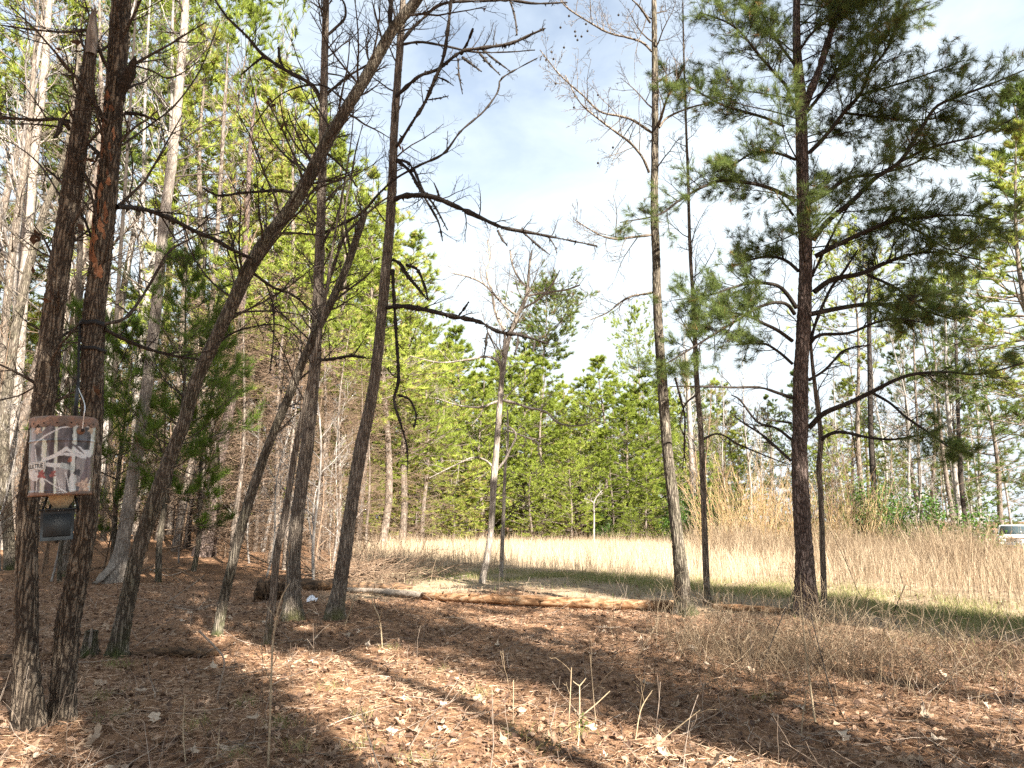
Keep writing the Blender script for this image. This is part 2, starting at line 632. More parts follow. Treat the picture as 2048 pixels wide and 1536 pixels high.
def smooth_path(pts, vals, n):
    """Catmull-Rom through pts with the values carried along."""
    P = [Vector(p) for p in pts]
    P = [P[0] * 2 - P[1]] + P + [P[-1] * 2 - P[-2]]
    m = len(pts) - 1
    seg = [(Vector(pts[i + 1]) - Vector(pts[i])).length for i in range(m)]
    tot = sum(seg)
    out, ov = [], []
    for k in range(n):
        s = tot * k / (n - 1)
        i = 0
        while i < m - 1 and s > seg[i]:
            s -= seg[i]
            i += 1
        t = min(1, s / max(seg[i], 1e-9))
        a, b, c, d = P[i], P[i + 1], P[i + 2], P[i + 3]
        q = 0.5 * ((2 * b) + (c - a) * t + (2 * a - 5 * b + 4 * c - d) * t * t + (3 * b - a - 3 * c + d) * t ** 3)
        out.append(q)
        ov.append(vals[i] * (1 - t) + vals[i + 1] * t)
    return out, ov


def trunk_into(acc, pts, rad, sides, ring, rough=0.05, flare=0.5, sink=0.06, lump=0.04, cap=False, seed=0):
    """A trunk with furrowed, slightly lumpy surface and a root flare."""
    r_ = np.random.RandomState(seed + 11)
    L = sum((Vector(pts[i + 1]) - Vector(pts[i])).length for i in range(len(pts) - 1))
    n = max(6, int(L / ring))
    P, R = smooth_path(pts, rad, n)
    P = np.array([tuple(p) for p in P])
    R = np.array(R)
    P[0, 2] -= sink
    T = np.gradient(P, axis=0)
    T /= np.linalg.norm(T, axis=1, keepdims=True)
    ref = np.array([1.0, 0, 0]) if abs(T[:, 0]).mean() < 0.8 else np.array([0, 1.0, 0])
    N1 = np.cross(T, ref)
    N1 /= np.linalg.norm(N1, axis=1, keepdims=True)
    N2 = np.cross(T, N1)
    a = np.arange(sides) * 2 * math.pi / sides
    h = np.linspace(0, L, n)
    A, H = np.meshgrid(a, h)
    k = max(5, int(sides * 0.36))
    ph = r_.uniform(0, 6.28, 8)
    w = 1.1 * np.sin(H * 9 + ph[0] + 2 * A) + 0.7 * np.sin(H * 23 + ph[1] - A)
    rid = np.abs(np.sin(0.5 * k * A + w)) ** 0.7
    rid = rid * (0.7 + 0.3 * np.sin(H * 60 / max(R[0] * 8, 0.3) + 4 * A + ph[2]))
    lum = np.sin(H * 2.1 + ph[3] + A) + 0.6 * np.sin(H * 5.7 + ph[4] - 2 * A) + 0.5 * np.sin(H * 13 + ph[5] + 3 * A)
    rr = R[:, None] * (1 + rough * (rid - 0.6) * 2 + lump * lum + rough * 0.5 * r_.normal(size=A.shape))
    fl = flare * np.exp(-h / (R[0] * 1.5))[:, None]
    rr = rr * (1 + fl * (0.75 + 0.45 * np.cos(4 * A + ph[6]) + 0.25 * np.cos(3 * A + ph[7])))
    ring_ = P[:, None, :] + rr[:, :, None] * (np.cos(A)[:, :, None] * N1[:, None, :] + np.sin(A)[:, :, None] * N2[:, None, :])
    i = (np.arange(n - 1) * sides)[:, None]
    kk = np.arange(sides)[None, :]
    k2 = (kk + 1) % sides
    q = np.stack([i + kk, i + sides + kk, i + sides + k2, i + k2], axis=-1).reshape(-1, 4)
    V = ring_.reshape(-1, 3)
    tr = []
    if cap:
        V = np.concatenate([V, P[-1:] - T[-1:] * R[-1] * 0.3])
        o = (n - 1) * sides
        tr = [(o + j, o + (j + 1) % sides, len(V) - 1) for j in range(sides)]
    acc.raw(V, quads=q, tris=tr)
    return P, R


def trace(line, Y0, drift=0.0, extra=0.0):
    """Photo trace [(px, py, width)] -> world points and radii on planes from Y0 to Y0+drift."""
    pts, rad = [], []
    n = len(line)
    for i, (px, py, w) in enumerate(line):
        p, t = at(px, py, Y0 + drift * i / max(1, n - 1))
        pts.append(p)
        rad.append(max(0.0012, w * 0.49 * t / F * p.y / math.hypot(p.x, p.y)))      # a round stem off to the side shows wider
    return pts, rad


def point_on(P, R, t):
    x = t * (len(P) - 1)
    i = min(int(x), len(P) - 2)
    a, b = Vector(P[i]), Vector(P[i + 1])
    return a.lerp(b, x - i), (b - a).normalized(), R[i] * (1 - (x - i)) + R[i + 1] * (x - i)


def dress(acc, P, R, n, cfg, Lr, tips=None, t0=0.2, t1=1.0, rf=0.5, rmax=0.02, up=0.0, rnd=RND, flat=0.0):
    """Side twigs along a path."""
    for j in range(n):
        t = t0 + (t1 - t0) * (j + rnd.random()) / n
        p, d, r = point_on(P, R, t)
        side = rv(rnd)
        side.z *= 1 - flat
        side = side - d * side.dot(d)
        if side.length < 1e-3:
            continue
        side.normalize()
        an = math.radians(rnd.uniform(35, 75))
        nd = (d * math.cos(an) + side * math.sin(an) + Vector((0, 0, up))).normalized()
        grow(acc, p, nd, rnd.uniform(*Lr) * (1.2 - 0.55 * t), min(rmax, max(cfg['minr'], r * rf)), 0, cfg, tips, rnd)


def ragged(acc, P, R, n, rnd=RND, s=1.0):
    """Short broken stubs and flaps of loose bark that make a dead limb ragged."""
    for j in range(n):
        p, d, r = point_on(P, R, rnd.uniform(0.05, 1))
        v = rv(rnd)
        v = (v - d * v.dot(d) * 0.4).normalized()
        L = s * rnd.uniform(0.012, 0.05)
        acc.tube([p, p + v * L * 0.6, p + v * L + rv(rnd) * L * 0.3], [r * 0.9 + 0.001, r * 0.55 + 0.001, 0.0012], 3)


# ------------------------------------------------------------------ the ground
def axis(lo, hi, fine, lim):
    a = [0.0]
    s = fine
    while a[-1] < lim:
        a.append(a[-1] + s)
        s = fine if a[-1] < 9 else s * 1.07
    a = np.array(a)
    return np.unique(np.clip(np.concatenate([-a, a]), lo, hi))


def is_field(x, y):
    """1 in the grassy clearing, 0 on the forest floor."""
    n = 0.8 * np.sin(0.9 * x + 0.7 * y) + 0.5 * np.sin(2.3 * x - 1.7 * y + 1)
    near = 10.2 - 0.95 * np.clip(x, 0, 6) + 0.7 * n
    left = -0.20 * y - 0.3 + 0.5 * n
    return sst(-0.7, 0.7, y - near) * sst(-0.8, 0.8, x - left) * (1 - sst(36, 40, y - 0.25 * np.abs(x)))


TRACK = [(-1.6, 13.6), (0.8, 13.0), (2.4, 11.6), (3.7, 10.3), (4.6, 8.7), (5.1, 7.0), (5.4, 5.4), (6.2, 3.2), (8, -1)]


def track_d(x, y):
    d = np.full(np.shape(x), 99.0)
    for (x0, y0), (x1, y1) in zip(TRACK[:-1], TRACK[1:]):
        vx, vy = x1 - x0, y1 - y0
        t = np.clip(((x - x0) * vx + (y - y0) * vy) / (vx * vx + vy * vy), 0, 1)
        d = np.minimum(d, np.hypot(x - x0 - t * vx, y - y0 - t * vy))
    return d


gx = axis(-400, 400, 0.14, 400)
gy = axis(-400, 400, 0.14, 400)
X, Yg = np.meshgrid(gx, gy)
Z = g(X, Yg)
near = np.clip(1 - np.hypot(X, Yg - 5) / 14, 0, 1)
Z += near * 0.012 * NP.normal(size=X.shape)
nx, ny = len(gx), len(gy)
ga = Acc()
ii = (np.arange(ny - 1) * nx)[:, None]
kk = np.arange(nx - 1)[None, :]
fld = is_field(X, Yg)
trk = np.clip(1 - track_d(X, Yg) / 0.9, 0, 1)
ga.raw(np.stack([X, Yg, Z], -1).reshape(-1, 3), quads=np.stack([ii + kk, ii + kk + 1, ii + nx + kk + 1, ii + nx + kk], -1).reshape(-1, 4), tint=fld.ravel())
gm, n, l, out = nodes_of('forest_floor')
tc = n.new('ShaderNodeTexCoord')
at_ = n.new('ShaderNodeAttribute')
at_.attribute_name = 'tint'
n1 = n.new('ShaderNodeTexNoise')
n1.inputs['Scale'].default_value = 14
n1.inputs['Detail'].default_value = 10
n1.inputs['Roughness'].default_value = 0.75
n2 = n.new('ShaderNodeTexNoise')
n2.inputs['Scale'].default_value = 1.1
n2.inputs['Detail'].default_value = 5
l.new(tc.outputs['Object'], n1.inputs['Vector'])
l.new(tc.outputs['Object'], n2.inputs['Vector'])
r1 = ramp_of(n, [(0.30, (0.035, 0.021, 0.014)), (0.46, (0.165, 0.092, 0.053)), (0.60, (0.30, 0.175, 0.10)), (0.74, (0.42, 0.29, 0.195))])
r2 = ramp_of(n, [(0.30, (0.12, 0.088, 0.055)), (0.52, (0.27, 0.205, 0.135)), (0.72, (0.39, 0.31, 0.215))])
l.new(n1.outputs['Fac'], r1.inputs['Fac'])
l.new(n1.outputs['Fac'], r2.inputs['Fac'])
mx = n.new('ShaderNodeMix')
mx.data_type = 'RGBA'
l.new(at_.outputs['Fac'], mx.inputs['Factor'])
l.new(r1.outputs['Color'], mx.inputs['A'])
l.new(r2.outputs['Color'], mx.inputs['B'])
fr = n.new('ShaderNodeMapRange')
fr.inputs['From Min'].default_value = 0.3
fr.inputs['From Max'].default_value = 0.7
fr.inputs['To Min'].default_value = 0.7
fr.inputs['To Max'].default_value = 1.25
l.new(n2.outputs['Fac'], fr.inputs['Value'])
vm = n.new('ShaderNodeVectorMath')
vm.operation = 'SCALE'
l.new(mx.outputs['Result'], vm.inputs[0])
l.new(fr.outputs['Result'], vm.inputs['Scale'])
bs = n.new('ShaderNodeBsdfPrincipled')
bs.inputs['Roughness'].default_value = 0.95
bs.inputs['Specular IOR Level'].default_value = 0.1
l.new(vm.outputs['Vector'], bs.inputs['Base Color'])
bp = n.new('ShaderNodeBump')
bp.inputs['Strength'].default_value = 0.8
bp.inputs['Distance'].default_value = 0.03
l.new(n1.outputs['Fac'], bp.inputs['Height'])
l.new(bp.outputs['Normal'], bs.inputs['Normal'])
l.new(bs.outputs['BSDF'], out.inputs['Surface'])
ground = ga.build('ground', gm)
tag(ground, 'forest floor of pine straw and dead leaves opening onto a dry grass clearing', kind='structure')

# ------------------------------------------------------------------ far trees: shared kinds
def conical(t):
    return (1 - t) ** 0.62 * (0.55 + 0.45 * min(1, t / 0.18))


def rounded(t):
    return math.sin(math.pi * min(1, 0.12 + 0.86 * t)) ** 0.7


def pine_meshes(name, seed, h, R, z0, spacing, per, shape, k, tl, tw, r0, dead=0.0, dens=1.0, sec=7, slope=0.1, bk=B_FAR, nm=N_SUN, tip_n=3, tertiary=True):
    """A whole pine: trunk with limbs, needles, dead lower branches. Returns (mesh, name, material, stuff) rows."""
    r = random.Random(seed)
    wood, leaf, dw = Acc(), Acc(), Acc()
    nseg = 9
    px = [Vector((0.012 * h * math.sin(i * 0.9 + seed), 0.012 * h * math.cos(i * 0.7 + seed * 2), h * i / (nseg - 1))) for i in range(nseg)]
    px[0] = Vector((0, 0, -0.1))
    rad = [r0 * (1 - 0.93 * i / (nseg - 1)) for i in range(nseg)]
    P, Rr = smooth_path(px, rad, 18)
    wood.tube(P, Rr, 7)
    tips = []
    cfg = dict(n=[5, 4, 3], sides=[3, 3, 3], nch=[sec, 3], ratio=0.42, spread=(32, 62), wob=0.13, trop=slope * 0.6, minr=0.004, max=2 if tertiary else 1, flat=0.72, t0=0.25, tip_from=1, tip_n=tip_n, rr=0.55)
    z = z0
    while z < h * 0.985:
        t = (z - z0) / (h - z0)
        for j in range(per):
            if r.random() > dens:
                continue
            a = 2 * math.pi * (j + r.uniform(-0.35, 0.35)) / per + z * 2.4
            L = max(0.15, R * shape(t) * r.uniform(0.45, 1.3))
            up = slope + 0.75 * t * t + r.uniform(-0.12, 0.12)
            d = Vector((math.cos(a), math.sin(a), up)).normalized()
            p, _, rr_ = point_on(P, Rr, min(0.999, max(0, (z + r.uniform(-.15, .15)) / h)))
            grow(wood, p, d, L, max(0.006, min(rr_ * 0.5, 0.012 * L + 0.004)), 0, cfg, tips, r)
        tips.append((P[-1], Vector((0, 0, 1))))
        z += spacing * r.uniform(0.8, 1.2)
    if dead > 0:
        dcfg = dict(n=[5, 4, 3], sides=[3, 3, 3], nch=[6, 3], ratio=0.45, spread=(25, 65), wob=0.22, trop=-0.02, minr=0.003, max=2, flat=0.4)
        z = 0.06 * h
        while z < z0 + 0.2 * (h - z0):
            for j in range(per):
                if r.random() > dead:
                    continue
                a = r.uniform(0, 6.28)
                d = Vector((math.cos(a), math.sin(a), r.uniform(-0.35, 0.25))).normalized()
                p, _, rr_ = point_on(P, Rr, z / h)
                grow(dw, p, d, R * r.uniform(0.45, 0.95), 0.011, 0, dcfg, None, r)
            z += spacing * 0.9
    tufts(leaf, tips, k, tl, tw, 0.7, 0.6, 0.3, np_r=np.random.RandomState(seed))
    rows = [(wood.mesh(name + '_trunk'), 'trunk', bk, False), (leaf.mesh(name + '_crown', smooth=False), 'crown', nm, True)]
    if dead > 0:
        rows.append((dw.mesh(name + '_dead'), 'dead_twigs', B_DEAD, True))
    for me, _, m, _s in rows:
        me.materials.append(m)
    return rows, h


def bare_meshes(name, seed, h, r0, cz, nb, Lf, bk, max_=2, upang=(28, 60), minr=0.004, nch=(6, 4, 3)):
    r = random.Random(seed)
    wood, tw = Acc(), Acc()
    nseg = 8
    px = [Vector((0.02 * h * math.sin(i * 1.1 + seed), 0.02 * h * math.cos(i * 0.8 + seed * 3), h * i / (nseg - 1))) for i in range(nseg)]
    px[0] = Vector((0, 0, -0.1))
    rad = [r0 * (1 - 0.88 * i / (nseg - 1)) for i in range(nseg)]
    P, Rr = smooth_path(px, rad, 16)
    wood.tube(P, Rr, 7)
    cfg = dict(n=[6, 5, 4], sides=[4, 3, 3], nch=list(nch), ratio=0.5, spread=(25, 58), wob=0.17, trop=0.10, minr=minr, max=max_)
    for j in range(nb):
        t = cz + (0.98 - cz) * (j + r.random()) / nb
        p, d, rr_ = point_on(P, Rr, t)
        a = r.uniform(0, 6.28)
        an = math.radians(r.uniform(*upang))
        nd = Vector((math.sin(an) * math.cos(a), math.sin(an) * math.sin(a), math.cos(an)))
        grow(tw, p, nd, Lf * h * (1.1 - 0.75 * t) * r.uniform(0.6, 1.2), rr_ * 0.55, 0, cfg, None, r)
    rows = [(wood.mesh(name + '_trunk'), 'trunk', bk, False), (tw.mesh(name + '_crown'), 'crown', bk, True)]
    for me, _, m, _s in rows:
        me.materials.append(m)
    return rows, h


KINDS = {}
# young field-edge pines, foliage down to the ground
for i in range(4):
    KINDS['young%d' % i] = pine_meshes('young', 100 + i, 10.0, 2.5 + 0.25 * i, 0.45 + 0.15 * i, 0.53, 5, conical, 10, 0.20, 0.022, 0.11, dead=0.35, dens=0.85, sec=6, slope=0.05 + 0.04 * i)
# taller pines whose lower half is dead brown twigs
for i in range(3):
    KINDS['tall%d' % i] = pine_meshes('tall', 200 + i, 14.0, 2.7, 4.4 + 0.6 * i, 0.62, 5, conical, 9, 0.21, 0.023, 0.15, dead=0.75, dens=0.8, sec=6, slope=0.12)
# open-crowned old pines
for i in range(2):
    KINDS['old%d' % i] = pine_meshes('old', 300 + i, 18.0, 3.6, 9.5 + i, 0.62, 4, rounded, 9, 0.27, 0.034, 0.19, dead=0.25, dens=0.75, sec=6, slope=0.18, nm=N_SUN if i else N_MID)
# green mid pines for the right wood
for i in range(2):
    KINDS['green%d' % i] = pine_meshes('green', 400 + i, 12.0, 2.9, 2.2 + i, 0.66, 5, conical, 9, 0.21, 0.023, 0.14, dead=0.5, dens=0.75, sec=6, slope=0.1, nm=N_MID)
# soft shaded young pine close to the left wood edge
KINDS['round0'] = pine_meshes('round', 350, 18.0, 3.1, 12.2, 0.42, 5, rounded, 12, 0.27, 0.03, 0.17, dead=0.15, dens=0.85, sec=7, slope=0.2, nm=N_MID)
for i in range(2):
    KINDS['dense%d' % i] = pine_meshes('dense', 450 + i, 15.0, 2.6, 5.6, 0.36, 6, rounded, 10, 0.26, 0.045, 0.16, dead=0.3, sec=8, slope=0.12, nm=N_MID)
KINDS['soft0'] = pine_meshes('soft', 500, 5.0, 1.15, 1.3, 0.30, 4, rounded, 9, 0.19, 0.006, 0.05, dead=0.5, dens=0.8, sec=6, tip_n=3, slope=0.25, nm=N_CEDAR, bk=B_GREYB)
KINDS['soft1'] = pine_meshes('soft', 501, 4.2, 0.95, 0.8, 0.30, 4, rounded, 9, 0.19, 0.006, 0.045, dead=0.5, dens=0.8, sec=6, tip_n=3, slope=0.25, nm=N_CEDAR, bk=B_GREYB)
for i in range(3):
    KINDS['bare%d' % i] = bare_meshes('bare', 600 + i, 12.0, 0.11, 0.34, 20, 0.20, B_FARPALE if i != 1 else B_FAR)
for i in range(3):
    KINDS['sapling%d' % i] = bare_meshes('sapling', 700 + i, 4.5, 0.028, 0.12, 18, 0.28, B_DEAD if i != 1 else B_FARPALE, minr=0.0028, upang=(35, 75))
for i in range(2):
    KINDS['dead%d' % i] = pine_meshes('deadpine', 800 + i, 9.0, 1.9, 8.0, 0.32, 5, conical, 6, 0.2, 0.03, 0.09, dead=0.95, sec=3, slope=0.1)


def shrub_meshes(name, seed, R, h, nl, size, mat):
    r = np.random.RandomState(seed)
    q = random.Random(seed)
    wood, leaf = Acc(), Acc()
    tips = []
    cfg = dict(n=[5, 4, 3], sides=[4, 3, 3], nch=[5, 4], ratio=0.5, spread=(25, 60), wob=0.2, trop=0.05, minr=0.004, max=2, tip_from=1)
    for j in range(9):
        a = q.uniform(0, 6.28)
        d = Vector((math.cos(a) * 0.6, math.sin(a) * 0.6, q.uniform(0.5, 1.2))).normalized()
        grow(wood, Vector((0, 0, -0.05)), d, h * q.uniform(0.6, 1), 0.02, 0, cfg, tips, q)
    P = np.array([tuple(t[0]) for t in tips])
    P = np.repeat(P, max(1, nl // len(P)), axis=0)
    P = P + r.normal(size=P.shape) * (0.10 * R, 0.10 * R, 0.09 * h)
    P[:, 2] = np.abs(P[:, 2])
    leaf_cards(leaf, P, size, r, aspect=0.5)
    rows = [(wood.mesh(name + '_stems'), 'stem', B_FAR, False), (leaf.mesh(name + '_leaves', smooth=False), 'foliage', mat, True)]
    for me, _, m, _s in rows:
        me.materials.append(m)
    return rows, h


KINDS['ever0'] = shrub_meshes('ever', 900, 1.3, 2.2, 3500, 0.10, L_EVER)
KINDS['ever1'] = shrub_meshes('ever', 901, 1.0, 2.0, 2600, 0.08, L_EVER)


def osier_meshes(seed, nst, h, mat):
    q = random.Random(seed)
    a_ = Acc()
    cfg = dict(n=[6, 4], sides=[3, 3], nch=[7], ratio=0.33, spread=(15, 40), wob=0.09, trop=0.06, minr=0.0035, max=1)
    for j in range(nst):
        a = q.uniform(0, 6.28)
        ro = q.uniform(0, 0.9)
        d = Vector((math.cos(a) * 0.35, math.sin(a) * 0.35, 1)).normalized()
        grow(a_, Vector((math.cos(a) * ro, math.sin(a) * ro, -0.03)), d, h * q.uniform(0.5, 1.0), 0.009, 0, cfg, None, q)
    me = a_.mesh('thicket_stems')
    me.materials.append(mat)
    return [(me, 'stem', mat, True)], h


KINDS['osier0'] = osier_meshes(31, 46, 3.4, OSIER)
KINDS['osier1'] = osier_meshes(32, 40, 2.6, OSIER)
KINDS['brush0'] = osier_meshes(33, 46, 1.7, WEED)
KINDS['brush1'] = osier_meshes(34, 40, 1.4, WEED)

PROTO = {}


def plant(kind, name, label, cat, group, px, Y, top=None, rot=None, wide=1.0, lean=0.0, scale=None, pos=None):
    """Set a copy of a kind so that its base stands at distance Y under photo column px and its top reaches photo row top."""
    rows, h = KINDS[kind]
    if pos is None:
        x = (at(px, 1035, Y)[0]).x
        z = gz(x, Y)
    else:
        x, Y = pos
        z = gz(x, Y)
    if scale is None:
        ztop = at(px, top, Y)[0].z
        scale = max(0.1, (ztop - z) / h)
    if kind not in PROTO:
        o = thing(name, label, cat)
        for me, nm, m, st in rows:
            link(nm, me, o, st)
        PROTO[kind] = o
    else:
        src = PROTO[kind]
        o = src.copy()
        COL.objects.link(o)
        for ch in list(src.children):
            c = ch.copy()
            COL.objects.link(c)
            c.parent = o
        o.name = name
        if 'group' in o:
            del o['group']
    tag(o, label, cat, group)
    o.location = (x, Y, z - 0.02)
    s = scale * wide
    o.scale = (s, s, scale)
    o.rotation_euler = (RND.uniform(-0.02, 0.02), lean + RND.uniform(-0.02, 0.02), RND.uniform(0, 6.28) if rot is None else rot)
    return o


# ------------------------------------------------------------------ the wood beyond: each tree in its place
G_EDGE = 'young pines along the far edge of the clearing'
G_LEFT = 'pines of the left wood'
G_RIGHT = 'pines of the right wood'
G_BARE = 'bare trees in the far wood'
G_SAP = 'thin bare saplings under the trees'
# far edge of the clearing: (photo column, distance, photo row of the top, kind, width, label)
EDGE = [
    (880, 37, 668, 'young0', 1.25, 'bright pine at the left end of the far tree line, beside the leaning grey trunk'),
    (918, 40, 655, 'young1', 1.1, 'bright tall pine left of the slim bare tree in the clearing'),
    (962, 38, 720, 'young2', 1.2, 'bright pine directly behind the fork of the slim bare tree'),
    (1005, 42, 705, 'young3', 1.1, 'bright pine just right of the slim bare tree in the clearing'),
    (1048, 40, 690, 'young0', 1.15, 'bright pine standing under the big round-crowned old pine, to its left'),
    (1085, 39, 720, 'young1', 1.2, 'broad bright pine under the round-crowned old pine'),
    (1128, 41, 765, 'young2', 1.2, 'short bright pine in the dip right of the round-crowned old pine'),
    (1166, 40, 800, 'young3', 1.2, 'lowest bright pine in the notch of the far tree line'),
    (1212, 40, 715, 'young1', 1.3, 'bright pointed pine standing alone above the far tree line'),
    (1258, 39, 775, 'young0', 1.25, 'bright pine left of the slanting trunk on the right of the clearing'),
    (1298, 41, 742, 'young2', 1.2, 'bright pine whose crown shows just left of the slanting trunk'),
    (1345, 43, 780, 'young3', 1.1, 'bright pine seen between the slanting trunk and the thin trunk beside it'),
]
for px, Y, top, kd, wd, lab in EDGE:
    plant(kd, 'pine_tree', lab, 'pine tree', G_EDGE, px, Y, top, wide=wd)
# smaller pines in front of them, foliage down to the grass
for i, (px, Y, top, kd, lab) in enumerate([
        (705, 29, 820, 'young1', 'low bright pine where the left wood meets the clearing'),
        (770, 31, 870, 'young2', 'low bright pine just right of the tall grey trunk with ragged limbs'),
        (835, 34, 845, 'young3', 'small bright pine behind the hanging ragged limb'),
        (905, 35, 900, 'young0', 'small bright pine left of the foot of the slim bare tree'),
        (1062, 36, 885, 'young2', 'small bright pine right of the slim bare tree'),
        (1140, 36, 880, 'young3', 'small bright pine in the middle of the far tree line'),
        (1225, 37, 890, 'young0', 'small bright pine at the edge of the grass under the pointed pine'),
        (1295, 37, 900, 'young1', 'small bright pine at the edge of the grass beside the slanting trunk'),
        (1262, 35, 1008, 'young2', 'tiny yellow pine seedling at the edge of the tall grass')]):
    plant(kd, 'pine_tree', lab, 'pine tree', G_EDGE, px, Y, top, wide=1.35)
plant('round0', 'pine_tree', 'tall old pine with a rounded grey-green crown rising over the far tree line', 'pine tree', None, 1092, 52, 578, wide=1.15)
plant('old1', 'pine_tree', 'distant old pine whose top shows left of the slanting trunk above the tree line', 'pine tree', None, 1290, 58, 632, wide=0.9)
plant('young0', 'pine_tree', 'pale distant pine above the notch of the far tree line', 'pine tree', None, 1175, 60, 740, wide=1.2)

# the left wood, tall pines with dead lower branches
LEFT = [
    (845, 33, 610, 'tall0', 1.0, 'pine at the right end of the left wood, beside the open sky'),
    (805, 30, 470, 'tall1', 1.15, 'pine of the left wood standing just right of the tall grey trunk'),
    (765, 27, 380, 'tall2', 1.1, 'pine of the left wood behind the tall grey trunk with ragged limbs'),
    (715, 25, 330, 'tall0', 1.1, 'pine of the left wood between the two straight grey trunks'),
    (655, 23, 290, 'tall1', 1.0, 'pine of the left wood behind the straight pale-footed trunk'),
    (600, 25, 215, 'tall2', 1.0, 'pine of the left wood above the crossing of the leaning trunks'),
    (550, 21, 185, 'tall0', 1.0, 'pine of the left wood rising over the long leaning trunk'),
    (490, 24, 120, 'tall1', 1.05, 'pine of the left wood left of the long leaning trunk, its top in the sky'),
    (405, 27, 30, 'old1', 0.8, 'tall open pine of the left wood behind the pale trunk'),
    (300, 30, -60, 'old0', 0.8, 'tall open pine of the left wood right of the feeder trees'),
    (205, 34, -40, 'old1', 0.8, 'tall open pine seen between the two feeder trees'),
    (118, 30, -160, 'old1', 0.8, 'tall open pine of the left wood behind the broken-topped trunk'),
    (30, 27, -100, 'old0', 0.8, 'tall open pine at the left border of the photo'),
    (-80, 24, -220, 'old1', 0.8, 'tall open pine whose branches enter at the left border'),
    (640, 32, 430, 'young1', 1.3, 'yellow-green pine deep in the left wood between the straight trunks'),
    (560, 34, 560, 'young2', 1.3, 'yellow-green pine deep in the left wood behind the leaning trunks'),
    (470, 36, 560, 'young3', 1.2, 'yellow-green pine deep in the left wood left of the long leaning trunk'),
    (240, 38, 560, 'young0', 1.2, 'yellow-green pine far back right of the feeder trees'),
    (140, 40, 600, 'young1', 1.2, 'yellow-green pine far back between the feeder trees'),
    (20, 36, 640, 'young2', 1.2, 'yellow-green pine far back at the left border'),
    (345, 25, 60, 'tall0', 1.1, 'lacy lit pine behind the pale smooth trunk, to its right'),
    (440, 30, 150, 'tall1', 1.1, 'lacy lit pine above the soft young pines, left of the long leaning trunk'),
    (60, 33, 120, 'tall2', 1.1, 'lacy lit pine far back behind the left feeder tree'),
    (690, 30, 470, 'young3', 1.3, 'bright pine seen between the straight trunks, far back'),
    (600, 29, 520, 'young0', 1.3, 'bright pine behind the thin leaning trunk, far back'),
    (745, 34, 560, 'young1', 1.3, 'bright pine behind the tall grey trunk, far back'),
    (820, 36, 640, 'young2', 1.3, 'bright pine right of the tall grey trunk, far back'),
]
for px, Y, top, kd, wd, lab in LEFT:
    plant(kd, 'pine_tree', lab, 'pine tree', G_LEFT, px, Y, top, wide=wd)
for px, Y, top, kd, wd, lab in [
        (330, 12.5, 520, 'soft0', 1.0, 'young soft green pine in the shade right of the feeder trees'),
        (395, 14, 640, 'soft1', 1.0, 'smaller soft green pine beside the leaning trunk'),
        (235, 13.5, 640, 'soft1', 1.0, 'soft green pine just right of the feeder'),
        (135, 12, 620, 'soft0', 0.8, 'soft green pine seen in the gap between the feeder trees')]:
    plant(kd, 'pine_tree', lab, 'pine tree', 'soft young pines in the shade of the left wood', px, Y, top, wide=wd)
for px, Y, top, kd, lab in [
        (470, 16, 560, 'dead0', 'brown dead young pine behind the thin leaning trunk'),
        (545, 17, 480, 'dead1', 'tall brown dead pine under the crossing trunks'),
        (640, 18, 560, 'dead0', 'brown dead pine behind the pale-footed straight trunk'),
        (705, 21, 700, 'dead1', 'low brown dead pine near the edge of the clearing'),
        (600, 21, 640, 'dead0', 'brown dead pine deep in the left wood'),
        (410, 19, 520, 'dead1', 'brown dead pine between the pale trunk and the leaning trunk'),
        (275, 22, 600, 'dead0', 'brown dead pine right of the feeder, far back'),
        (575, 15, 620, 'dead1', 'brown dead pine close behind the crossing of the leaning trunks'),
        (515, 20, 640, 'dead0', 'brown dead pine behind the long leaning trunk, near its middle'),
        (670, 17, 640, 'dead1', 'brown dead pine between the two straight grey trunks'),
        (735, 24, 760, 'dead0', 'low brown dead pine just right of the tall grey trunk'),
        (440, 24, 600, 'dead1', 'brown dead pine far back behind the rough pink pine')]:
    plant(kd, 'dead_pine', lab, 'dead tree', 'dead young pines in the left wood', px, Y, top, wide=1.0)

FL = [(-420, 30, 'tall0'), (-330, 24, 'old1'), (-260, 34, 'tall1'), (-190, 28, 'tall2'), (-140, 38, 'young1'), (-100, 31, 'old0'), (-60, 40, 'tall0'), (-30, 33, 'young3'), (5, 44, 'young0'), (45, 42, 'tall1'), (85, 46, 'young2'), (160, 48, 'tall2'), (210, 46, 'young1'), (265, 50, 'tall0'), (320, 44, 'young3'), (375, 48, 'tall1'), (430, 46, 'young0')]
FL_OBJ = []
for k_, (px, Y, kd) in enumerate(FL):
    o = plant(kd, 'pine_tree', 'distant pine of the far row', 'pine tree', 'far row of pines deep in the left wood', px, Y, scale=1.0 + 0.1 * (k_ % 3), wide=1.15)
    FL_OBJ.append((o, px, Y, 'far background'))

